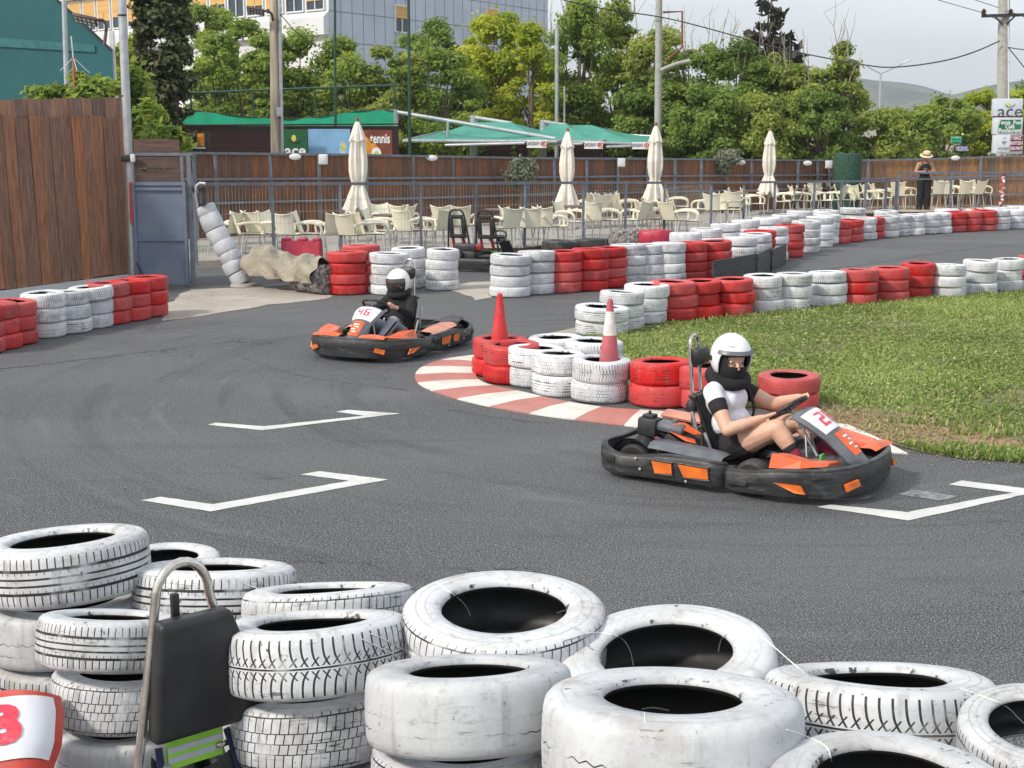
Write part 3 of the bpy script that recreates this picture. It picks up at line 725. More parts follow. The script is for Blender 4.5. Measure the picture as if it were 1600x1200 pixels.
tie([fg(565,998,1.02), fg(600,1015,1.08), fg(640,1033,1.10), fg(660,1060,1.12), fg(690,1068,1.08)], 'white tie from chevron tyre to middle tyre')
tie([fg(580,990,1.02), fg(615,1005,1.08), fg(655,1030,1.10), fg(680,1050,1.12)], 'second white tie beside it near the middle tyre')
tie([fg(365,900,1.04), fg(385,914,1.05), fg(405,920,1.04), fg(430,935,.98)], 'white tie from hoop side tyre to far block tread tyre')
tie([fg(1230,1140,1.16), fg(1262,1150,1.12), fg(1295,1165,1.16), fg(1300,1190,1.12)], 'white tie from largest tyre to bottom right tyre')
# ================================================================ people helper: one continuous skin grown round tapered limbs
def capsule(mb, a, ra, b, rb, n=14, flat=None):
    a, b = Vector(a), Vector(b); t = (b-a); L = t.length
    if L < 1e-5: mb.sphere(a, ra, n=n); return
    t /= L; o = t.orthogonal().normalized(); q = t.cross(o)
    prof = []
    for i in range(5): w = -PI/2+PI/2*i/4; prof.append((math.cos(w)*ra, math.sin(w)*ra))
    for i in range(5): w = PI/2*i/4; prof.append((math.cos(w)*rb, L+math.sin(w)*rb))
    prof[0] = (0, prof[0][1]); prof[-1] = (0, prof[-1][1])
    m = Matrix((o, q, t)).transposed(); mb.lathe(prof, n, c=a, m=m)
def chain(mb, pts, n=14):
    for (a, ra), (b, rb) in zip(pts, pts[1:]): capsule(mb, a, ra, b, rb, n)
def ell(mb, c, r, rot=None):
    mb.sphere(c, r, n=18, m=Euler(rot).to_matrix() if rot else None)
def fuse(mb, name, m, voxel, parent=None, smooth=6, mats=None):
    me = bpy.data.meshes.new('tmp'); me.from_pydata([tuple(v) for v in mb.v], [], mb.f)
    bm = bmesh.new(); bm.from_mesh(me); bmesh.ops.remove_doubles(bm, verts=bm.verts[:], dist=1e-5); bmesh.ops.recalc_face_normals(bm, faces=bm.faces[:]); bm.to_mesh(me); bm.free()
    o = bpy.data.objects.new('tmp', me); COL.objects.link(o)
    r = o.modifiers.new('r', 'REMESH'); r.mode = 'VOXEL'; r.voxel_size = voxel; r.adaptivity = 0
    s = o.modifiers.new('s', 'SMOOTH'); s.factor = .5; s.iterations = smooth
    me2 = evaluated_mesh(o); bpy.data.objects.remove(o); me2.name = name
    me2.polygons.foreach_set('use_smooth', [True]*len(me2.polygons)); me2.materials.clear(); me2.materials.append(m)
    o = bpy.data.objects.new(name, me2); COL.objects.link(o)
    if parent: o.parent = parent
    return o
def hand(mb, wrist, grip, axis, out, side, r=.0085, L=.085):
    """palm from wrist to grip, four fingers closing round a bar along axis, thumb on the other side"""
    w, g = Vector(wrist), Vector(grip); ax = Vector(axis).normalized(); out = Vector(out).normalized()
    d = (g-w).normalized()
    base = g-d*.028+out*.012
    for k in range(-1, 2): capsule(mb, w, .021, base+ax*.018*k, .015, 10)
    for k, ln in zip(range(4), (.9, 1.0, .95, .78)):
        b = base+ax*(.030-.0195*k)
        p1 = b+d*.030*ln+out*.010; p2 = p1+d*.016*ln-out*.022; p3 = p2-d*.020*ln-out*.012
        chain(mb, [(b, r*1.1), (p1, r), (p2, r*.92), (p3, r*.85)], 8)
    t0 = w.lerp(base, .45)+ax*.022; t1 = base+ax*.044-out*.014; t2 = t1+d*.026-out*.010
    chain(mb, [(t0, r*1.35), (t1, r*1.15), (t2, r)], 8)
def make_face(mb, c, fwd, up, s=1.0):
    """skull, jaw, nose, brow, lips and ears added to the body's shapes"""
    f = Vector(fwd).normalized(); u = Vector(up).normalized(); l = u.cross(f).normalized(); c = Vector(c)
    def P(a, b, d): return c+f*a*s+l*b*s+u*d*s
    m = Matrix((f, l, u)).transposed()
    mb.sphere(P(-.005, 0, .02), (.096*s, .076*s, .105*s), n=18, m=m)
    mb.sphere(P(.030, 0, -.055), (.060*s, .056*s, .062*s), n=16, m=m)
    chain(mb, [(P(.088, 0, .012), .009*s), (P(.112, 0, -.026), .014*s)], 8)
    for k in (-1, 1):
        chain(mb, [(P(.086, k*.014, .034), .010*s), (P(.072, k*.048, .030), .010*s)], 8)
        mb.sphere(P(-.008, k*.078, -.005), (.018*s, .008*s, .03*s), n=10, m=m)
        mb.sphere(P(.066, k*.038, -.022), (.022*s, .022*s, .018*s), n=10, m=m)
        mb.sphere(P(.102, k*.010, -.028), (.008*s, .008*s, .007*s), n=8, m=m)
    chain(mb, [(P(.086, -.020, -.062), .008*s), (P(.093, 0, -.060), .009*s), (P(.086, .020, -.062), .008*s)], 8)
    return P, m
def face_parts(P, m, body, s=1.0):
    for k in (-1, 1):
        e = MB().sphere(P(.081, k*.033, .012), (.012*s, .015*s, .009*s), n=12, m=m); eo = e.build('eye', MA['lens'], body)
        i = MB().sphere(P(.0905, k*.033, .012), (.0045*s, .006*s, .006*s), n=10, m=m); i.build('iris', MA['iris'], eo)
    l = MB(); l.tube([P(.090, -.022, -.062), P(.099, 0, -.060), P(.090, .022, -.062)], [.003*s, .006*s, .003*s], 8); l.build('mouth', MA['lip'], body)
# ================================================================ go-kart (forward +X, left +Y)
def sweep(mb, path, sec, mi=0, caps=True):
    """path: (x, y, z scale, z offset) points; sec: closed (outward, z) loop"""
    n = len(path); k = len(sec); vs = []; fs = []
    P = [Vector((p[0], p[1], 0)) for p in path]
    for i in range(n):
        t = P[min(i+1, n-1)]-P[max(i-1, 0)]; t.normalize(); o = Vector((t.y, -t.x, 0))
        zs = path[i][2] if len(path[i]) > 2 else 1; zo = path[i][3] if len(path[i]) > 3 else 0
        for a, z in sec: vs.append(P[i]+o*a+Vector((0, 0, z*zs+zo)))
    for i in range(n-1):
        for j in range(k):
            j2 = (j+1) % k; fs.append((i*k+j, (i+1)*k+j, (i+1)*k+j2, i*k+j2))
    if caps: fs += [tuple(reversed(range(k))), tuple((n-1)*k+j for j in range(k))]
    mb.add(vs, fs, mi, True)
BSEC = [(-.03,.06),(.0,.05),(.016,.062),(.026,.105),(.027,.15),(.032,.158),(.029,.225),(.020,.247),(.024,.252),(.022,.262),(-.004,.270),(-.022,.262),(-.022,.25),(-.010,.243),(-.006,.15),(-.018,.075)]
def wheel(parent, x, y, r, w, name='wheel'):
    mb = MB(); h = w/2; m = Euler((PI/2, 0, 0)).to_matrix()
    mb.lathe([(r*.56,-h*.9),(r*.80,-h),(r*.93,-h*.86),(r,-h*.62),(r*1.0,h*.62),(r*.93,h*.86),(r*.80,h),(r*.56,h*.9)], 30, c=(x, y, r), m=m, close=True)
    o = mb.build(name, MA['rubber'], parent)
    rb = MB(); rb.lathe([(r*.57,-h*.8),(r*.50,-h*.75),(r*.46,-h*.2),(.022,-h*.15),(.022,h*.15),(r*.46,h*.2),(r*.50,h*.75),(r*.57,h*.8)], 24, c=(x, y, r), m=m, close=True)
    for k in range(5):
        a = k*2*PI/5; rb.tube([(x+math.cos(a)*.04, y-h*.3, r+math.sin(a)*.04), (x+math.cos(a)*.04, y+h*.3, r+math.sin(a)*.04)], .006, 6)
    rb.build('rim', MA['alu'], o); return o
SEG = {'0':'abcdef','1':'bc','2':'abged','3':'abgcd','4':'fgbc','5':'afgcd','6':'afgedc','7':'abc','8':'abcdefg','9':'abcdfg'}
def digits(mb, s, o, ex, ey, h, t=None):
    """squarish digits on the plane (o, ex, ey); o is the middle of the number"""
    ex, ey = Vector(ex).normalized(), Vector(ey).normalized(); nz = ex.cross(ey); t = t or h*.17; w = h*.62; gap = h*.24
    tot = len(s)*w+(len(s)-1)*gap
    m = Matrix((ex, ey, nz)).transposed()
    for i, ch in enumerate(s):
        x0 = -tot/2+i*(w+gap)
        S7 = {'a':((x0+w/2, h/2-t/2),(w, t)),'d':((x0+w/2,-h/2+t/2),(w, t)),'g':((x0+w/2,0),(w-t*.4, t)),
              'f':((x0+t/2, h/4),(t, h/2)),'b':((x0+w-t/2, h/4),(t, h/2)),'e':((x0+t/2,-h/4),(t, h/2)),'c':((x0+w-t/2,-h/4),(t, h/2))}
        for j, q in enumerate(SEG[ch]):
            (cx, cy), d = S7[q]; mb.box(Vector(o)+ex*cx+ey*cy+nz*(.0002*j), (d[0], d[1], .003), m)
def loft(mb, secs, mi=0, closed=False, smooth=True):
    n = len(secs[0]); vs = [v for s in secs for v in s]; fs = []
    for i in range(len(secs)-1):
        for j in range(n if closed else n-1):
            j2 = (j+1) % n; fs.append((i*n+j, i*n+j2, (i+1)*n+j2, (i+1)*n+j))
    mb.add(vs, fs, mi, smooth)
def nose_panel(k, c1, c2, number, font=False, dh=.142):
    """curved front shield with number plate"""
    st = [(.43,.600,.17),(.485,.612,.200),(.56,.580,.200),(.66,.515,.175),(.73,.455,.130),(.81,.385,.120),(.89,.315,.112),(.96,.258,.09),(1.0,.23,.04)]
    outer = []; inner = []
    for (x, z, w) in st:
        ro = []; ri = []
        for j in range(11):
            a = -1+2*j/10; drop = .085*abs(a)**2.6
            nx, nz = .66, .75
            ro.append(Vector((x-drop*nx, a*w, z-drop*nz))); ri.append(Vector((x-drop*nx-.014*nx, a*w*.95, z-drop*nz-.014*nz)))
        outer.append(ro); inner.append(ri)
    mb = MB(); secs = [o+list(reversed(i)) for o, i in zip(outer, inner)]
    loft(mb, secs, 0, True); n = len(secs[0])
    mb.add(secs[0], [tuple(range(n))], 0); mb.add(secs[-1], [tuple(reversed(range(n)))], 0)
    p = mb.build('nose_panel', MA[c1], k)
    def on(u, a, lift=.004):
        i = min(int(u), len(st)-2); f = u-i; x = st[i][0]+(st[i+1][0]-st[i][0])*f; z = st[i][1]+(st[i+1][1]-st[i][1])*f; w = st[i][2]+(st[i+1][2]-st[i][2])*f
        drop = .085*abs(a)**2.6; return Vector((x-drop*.66+lift*.66, a*w, z-drop*.75+lift*.75))
    pl = MB(); pl.grid(lambda u, v: on(1.25+2.35*u, -.86+1.72*v), 12, 13)
    po = pl.build('number_plate', MA['plate'], p)
    dg = MB(); flatd = MB(); digits(flatd, number, (0, 0, 0), (1, 0, 0), (0, 1, 0), dh)
    us = .5*(on(1.9, 0)-on(2.9, 0)).length*2
    for q in range(len(flatd.v)//8):
        xs = [flatd.v[q*8+i][0] for i in range(8)]; ys = [flatd.v[q*8+i][1] for i in range(8)]
        def pat(u, v, x0=min(xs), x1=max(xs), y0=min(ys), y1=max(ys)):
            yy = y0+(y1-y0)*v; uu = 2.42-yy/us; xx = x0+(x1-x0)*u; i = min(int(uu), len(st)-2); w = st[i][2]+(st[i+1][2]-st[i][2])*(uu-i); return on(uu, xx/w, .0075)
        dg.grid(pat, 4, 4)
    if font:
        o = text(number, .20, MA['digit'], Matrix(), name='number', parent=po, ext=0, bold=.012, sx=1.05)
        for v in o.data.vertices:
            uu = min(3.5, max(1.3, 2.42-v.co.y/us)); i = min(int(uu), len(st)-2); w = st[i][2]+(st[i+1][2]-st[i][2])*(uu-i); v.co = on(uu, v.co.x/w, .0075)
    else: dg.build('number', MA['digit'], po)
    st2 = MB(); st2.grid(lambda u, v: on(3.95+2.2*u, -.62+1.24*v), 10, 9); so_ = st2.build('sticker', MA[c2], p)
    pr = MB()
    for q, (uu, a0, a1) in enumerate([(4.4,-.35,.3),(4.75,-.1,.35),(5.1,-.4,.1),(5.5,-.2,.3)]):
        pr.grid(lambda u, v: on(uu+.16*u, a0+(a1-a0)*v, .007), 3, 5)
    pr.build('print', MA['white_print'], so_)
    return p, on
def headrest(k, x, z0, z1, wide, padz, padh, padw, lean=.06):
    hp = []
    r = wide/2
    for i in range(13):
        a = PI*i/12; hp.append((x-lean, math.cos(a)*r, z1-r+math.sin(a)*r))
    pts = [(x, r*1.25, z0), (x-lean*.4, r*1.08, (z0+z1)*.5)]+hp+[(x-lean*.4, -r*1.08, (z0+z1)*.5), (x, -r*1.25, z0)]
    h = MB(); h.tube(pts, .0155, 10); ho = h.build('headrest_hoop', MA['chrome'], k)
    return ho
def make_kart(label, number,  c_nose='grey_plastic', c_fair='orange', c_ins='orange_insert', c_print='orange', pod=('grey_plastic', 'pale_orange'), only=None, fair=(-1, 1), dh=.142, rear=None):
    k = empty('go_kart', label=label, cat='go-kart', group='go-karts')
    A = only is None; fr = A or 'front' in only; bk = A or 'back' in only
    # bumpers
    if fr:
        q = MB(); right = [(.06,-.60,.80),(.10,-.655,.80),(.30,-.690,.84),(.50,-.695,.98),(.64,-.67,1.02),(.80,-.60,1.04),(.92,-.50,1.08),(1.0,-.36,1.1),(1.035,-.18,1.12)]
        path = right+[(1.045, 0, 1.12)]+[(a, -b, c) for a, b, c in reversed(right)]
        path = [(p.x, p.y, p.z) for p in smoothline([(a, b, c) for a, b, c in path], 2)]
        sweep(q, path, BSEC); fb = q.build('front_bumper', MA['bumper'], k)
        for s in (-1, 1):                              # recessed windows and orange flashes
            o = MB(); o.prism([(.50, s*.712, .165), (.70, s*.690, .160), (.735, s*.678, .10), (.66, s*.70, .105)], (0, s*.016, 0)); o.build('insert', MA[c_ins], fb)
            o = MB(); o.prism([(.955, s*.500, .165), (1.02, s*.40, .195), (1.03, s*.385, .15), (.97, s*.49, .115)], (.02, s*.012, 0)); o.build('insert', MA[c_ins], fb)
            d = MB(); d.box((.20, s*.716, .125), (.17, .012, .05), (0, 0, s*.04), bev=.005); d.build('recess', MA['black'], fb)
            d = MB(); d.box((.83, s*.612, .215), (.16, .012, .02), (0, 0, -s*.72), bev=.004); d.build('recess', MA['black'], fb)
            b = MB()
            for xx, zz in ((.42, .20), (.42, .10), (.36, .2)): b.sphere((xx, s*.703, zz), (.012, .006, .012), n=8)
            b.build('bolt', MA['dark_metal'], fb)
            f = MB()                                   # wedge fairing over the front wheel
            loft(f, [[Vector((.42, s*.64, .25)), Vector((.43, s*.61, .355)), Vector((.45, s*.44, .33)), Vector((.45, s*.40, .235))],
                     [Vector((.50, s*.652, .26)), Vector((.50, s*.62, .35)), Vector((.50, s*.42, .325)), Vector((.50, s*.38, .24))],
                     [Vector((.66, s*.635, .275)), Vector((.66, s*.60, .322)), Vector((.66, s*.40, .295)), Vector((.66, s*.36, .25))],
                     [Vector((.84, s*.535, .295)), Vector((.84, s*.51, .312)), Vector((.86, s*.34, .30)), Vector((.86, s*.32, .27))]], 0, True, False)
            f.v = [Vector(v) for v in f.v]
            n0 = len(f.v)-16; f.add([f.v[n0+i] for i in range(4)], [(3,2,1,0)]); f.add([f.v[n0+12+i] for i in range(4)], [(0,1,2,3)])
            f.build('front_fairing', MA[c_fair], k)
            if s not in fair: continue
            g = MB(); g.grid(lambda u, v: Vector((.86+.13*u-.02*v, s*(.50-.36*v), .292+.05*math.sin(PI*min(1,u*.8+.15))*(1-.5*abs(2*v-1)))), 8, 8)
            g.build('nose_fairing', MA[c_fair], k)
        tr = MB(); tr.box((.66, 0, .215), (.56, .60, .03), (0, .06, 0), bev=.012); tr.build('front_tray', MA['bumper'], k)
        nose_panel(k, c_nose, c_print, number, font=not A, dh=dh)
        s = MB(); s.tube([(.60,0,.16),(.325,0,.58)], .013, 8); s.tube([(.52,.12,.15),(.47,.05,.40)], .009, 6); s.tube([(.52,-.12,.15),(.47,-.05,.40)], .009, 6); s.tube([(.42,.06,.45),(.56,.05,.54)], .01, 6); s.tube([(.42,-.06,.45),(.56,-.05,.54)], .01, 6)
        s.build('steering_column', MA['galv'], k)
        for sgn in (-1, 1):
            p = MB(); p.tube([(.70, sgn*.17, .10), (.66, sgn*.17, .27)], .009, 6); p.box((.655, sgn*.17, .27), (.02, .07, .05), bev=.006); p.build('pedal', MA['green_plastic' if sgn < 0 else 'dark_metal'], k)
        for sgn in (-1, 1): wheel(k, .26, sgn*.545, .138, .13)
    # steering wheel
    if A:
        cx, cz = .305, .592; t = Vector((-.60, 0, .80)).normalized(); e1 = Vector((0, 1, 0)); e2 = t.cross(e1)*-1
        if e2.z < 0: e2 = -e2
        ring = []
        for i in range(36):
            a = 2*PI*i/36; rr = .165; y = math.cos(a)*rr*1.04; q = math.sin(a)*rr
            if q > .130: q = .130+.02*(q-.130)/.035
            ring.append(Vector((cx, 0, cz))+e1*y+e2*q)
        sw = MB(); sw.tube(ring, .0155, 10, closed=True); swo = sw.build('steering_wheel', MA['black'], k)
        sp = MB()
        for a in (math.radians(20), math.radians(160), math.radians(270)):
            sp.tube([Vector((cx,0,cz))-t*.02, Vector((cx,0,cz))+e1*math.cos(a)*.145+e2*math.sin(a)*.135], .011, 8, flat=.5)
        sp.lathe([(.0,-.03),(.045,-.03),(.045,.0),(.03,.012),(0,.012)], 16, c=(cx,0,cz), m=Matrix((e1,e2,t)).transposed()); sp.build('spokes', MA['dark_metal'], swo)
        k['rim_c'] = (cx, 0, cz); k['rim_e2'] = tuple(e2)
    # chassis and floor
    if A:
        c = MB()
        for s in (-1, 1):
            c.tube([(-.95, s*.32, .10), (.15, s*.32, .075), (.45, s*.24, .08), (.88, s*.22, .085)], .016, 8)
            c.tube([(-.62, s*.36, .09), (-.60, s*.60, .13), (.02, s*.60, .13), (.06, s*.33, .08)], .012, 8)
        c.tube([(-.75,-.56,.14),(-.75,.56,.14)], .018, 10); c.tube([(.26,-.46,.138),(.26,.46,.138)], .014, 8); c.tube([(.88,-.22,.085),(.88,.22,.085)], .016, 8)
        c.build('chassis', MA['dark_metal'], k)
        f = MB(); f.box((.38, 0, .07), (.95, .60, .012), bev=.004); f.build('floor_pan', MA['dark_metal'], k)
        for s in (-1, 1): wheel(k, -.75, s*.515, .142, .19)
        for s, pc in zip((-1, 1), pod):
            q = MB(); rt = [(-1.035,-.30,1.0),(-1.05,-.46,1.03),(-1.02,-.60,1.05),(-.94,-.675,.92),(-.80,-.695,.80),(-.64,-.68,.84),(-.42,-.695,1.0),(-.10,-.70,1.0),(.0,-.695,.97),(.045,-.665,.93),(.06,-.61,.9)]
            path = [tuple(v) for v in smoothline(rt, 2)]
            if s > 0: path = [(a, -b, c_) for a, b, c_ in reversed(path)]
            sweep(q, path, BSEC); so_ = q.build('side_bumper', MA['bumper'], k)
            for x0, x1, sk in ((-.52,-.34,.03),(-.29,-.03,.05)):
                o = MB(); o.prism([(x0, s*.726, .20), (x1-sk*.2, s*.729, .195), (x1, s*.727, .115), (x0+sk, s*.726, .105)], (0, s*.004, 0)); o.build('insert', MA[c_ins], so_)
                b = MB(); b.tube([(x0-.012, s*.727, .21), (x1+.006, s*.73, .205), (x1+.014, s*.728, .105), (x0+sk-.014, s*.726, .095)], .008, 6, closed=True); b.build('insert_frame', MA['black'], so_)
            d = MB(); d.box((-.90, s*.712, .165), (.10, .014, .055), (0, 0, s*.22), bev=.005); d.build('recess', MA['black'], so_)
            b = MB(); [b.sphere((xx, s*.730, zz), (.012, .006, .012), n=8) for xx, zz in ((-.62,.12),(-.22,.075),(-.66,.2))]; b.build('bolt', MA['alu'], so_)
            p = MB(); loft(p, [[Vector((x, s*(.675+dx), .262+dz)), Vector((x, s*.60, .300+dz)), Vector((x, s*.47, .305+dz)), Vector((x, s*.40, .26+dz)), Vector((x, s*.41, .235))] for x, dx, dz in ((-.60,-.03,.015),(-.50,0,.02),(-.2,.0,.0),(-.02,0,-.02),(.03,-.02,-.035))], 0, False)
            p.build('side_pod', MA[pc], k)
            mg = MB(); mg.grid(lambda u, v: Vector((-.75-math.cos(PI*(.08+.80*u))*.19, s*(.42+.21*v), .142+math.sin(PI*(.08+.80*u))*.19)), 14, 5); mg.grid(lambda u, v: Vector((-.75-math.cos(PI*(.08+.80*u))*.178, s*(.42+.21*v), .142+math.sin(PI*(.08+.80*u))*.178)), 14, 5); mg.build('mudguard', MA['bumper'], k)
        rb = MB(); sweep(rb, [(-1.035, .30), (-1.05, 0), (-1.035, -.30)], BSEC); rb.build('rear_bumper', MA['bumper'], k)
        # engine on the right behind the seat
        e = MB(); e.box((-.60,-.36,.17), (.30,.20,.13), bev=.02); e.box((-.50,-.34,.28), (.16,.17,.13), (0,.5,0), bev=.015)
        for j in range(5): e.box((-.50+.02*j, -.34, .25+.022*j), (.19,.19,.006), (0,.5,0))
        e.lathe([(0,0),(.075,0),(.08,.02),(.075,.045),(0,.05)], 18, c=(-.60,-.475,.20), m=Euler((PI/2,0,0)).to_matrix()); eo = e.build('engine', MA['dark_metal'], k)
        a = MB(); a.box((-.70,-.42,.40), (.17,.14,.15), (0,.06,0), bev=.025); a.box((-.70,-.42,.485), (.10,.09,.03), bev=.01); a.tube([(-.70,-.42,.48),(-.70,-.42,.525)], .012, 8); a.tube([(-.62,-.40,.36),(-.52,-.36,.30)], .028, 10); a.build('air_filter', MA['black'], eo)
        g = MB(); g.box((-.52,-.37,.405), (.26,.19,.075), (0,.10,0), bev=.035); g.tube([(-.50,-.37,.43),(-.50,-.37,.465)], .022, 12); g.build('engine_cover', MA['grey_plastic'], eo)
        g = MB(); g.prism([(-.50,-.468,.39),(-.28,-.455,.345),(-.27,-.45,.315),(-.36,-.462,.33)], (0,-.008,0)); g.prism([(-.50,-.44,.435),(-.30,-.42,.375),(-.27,-.36,.37),(-.44,-.33,.437)], (0,0,.008)); g.build('cover_flash', MA['orange'] if c_fair == 'orange' else MA[c_fair], eo)
        g = MB(); g.box((-.58,-.43,.275), (.14,.05,.05), bev=.012); g.tube([(-.66,-.30,.25),(-.78,-.20,.24),(-.90,-.20,.22)], .032, 10); g.build('exhaust', MA['engine_red'], eo)
        g = MB(); g.box((-.62,.28,.19), (.34,.22,.12), bev=.03); g.build('fuel_tank', MA['black'], k)
        g = MB(); g.grid(lambda u, v: Vector((-.98+.50*u, .30+.26*v, .335+.03*math.sin(PI*v)-.03*u)), 6, 6); g.grid(lambda u, v: Vector((-.98+.50*u, .30+.26*v, .322+.03*math.sin(PI*v)-.03*u)), 6, 6); g.build('rear_cover', MA[rear or pod[1]], k)
        # seat
        secs = []
        for x, z, w, dp in ((.10,.16,.19,.02),(.0,.11,.20,.06),(-.14,.09,.205,.10),(-.25,.12,.21,.13),(-.33,.22,.215,.13),(-.39,.38,.21,.11),(-.44,.54,.195,.08),(-.47,.64,.15,.04)):
            nx, nz = (0, 1) if x > -.2 else (.9, .35)
            row = []
            for j in range(11):
                a_ = -1+.2*j; lift = dp*abs(a_)**3; row.append(Vector((x+nx*lift, a_*w, z+nz*lift)))
            secs.append(row)
        s = MB(); loft(s, secs); s2 = [[v+Vector((-.012, 0, -.014)) for v in r_] for r_ in secs]; loft(s, s2); s.build('seat', MA['black'], k)
        b = MB(); b.tube([(-.43,-.22,.36),(-.43,.22,.36)], .010, 8); b.tube([(-.40,-.20,.10),(-.40,.20,.10)], .010, 8); b.tube([(-.40,-.20,.10),(-.36,-.24,.34),(-.42,-.235,.52)], .012, 8); b.tube([(-.40,.20,.10),(-.36,.24,.34),(-.42,.235,.52)], .012, 8); b.tube([(-.20,-.235,.12),(-.30,-.245,.36)], .014, 8); b.tube([(-.20,.235,.12),(-.30,.245,.36)], .014, 8); b.build('seat_bracket', MA['galv'], k)
        ho = headrest(k, -.47, .12, 1.10, .145, .88, .16, .17)
        pd = MB(); pd.box((-.470, 0, .935), (.10, .225, .15), (0, -.1, 0), bev=.045); pd.build('headrest_pad', MA['vinyl'], ho)
        cl = MB(); cl.lathe([(0,0),(.04,0),(.05,.05),(.03,.09),(0,.09)], 14, c=(-.47,-.14,.50)); cl.box((-.46,0,.62), (.07,.32,.03), bev=.01); cl.tube([(-.47,-.14,.55),(-.47,-.12,.62)], .02, 8); cl.build('seat_clamp', MA['black'], ho)
    return k
def place(k, px, py, hx, hy, z=0.0):
    p = G(px, py, z); k.location = p; k.rotation_euler = (0, 0, math.atan2(hy, hx)); return p
K1 = make_kart('orange and black go-kart number 28 driven by the person in white top', '28', fair=(1,)); place(K1, 1173, 743, .835, -.55)
K2 = make_kart('orange and black go-kart number 46 driven by the person in black', '46', pod=('pale_orange', 'pale_orange'), dh=.115, rear='bumper'); place(K2, 609, 547, -.43, -.90)

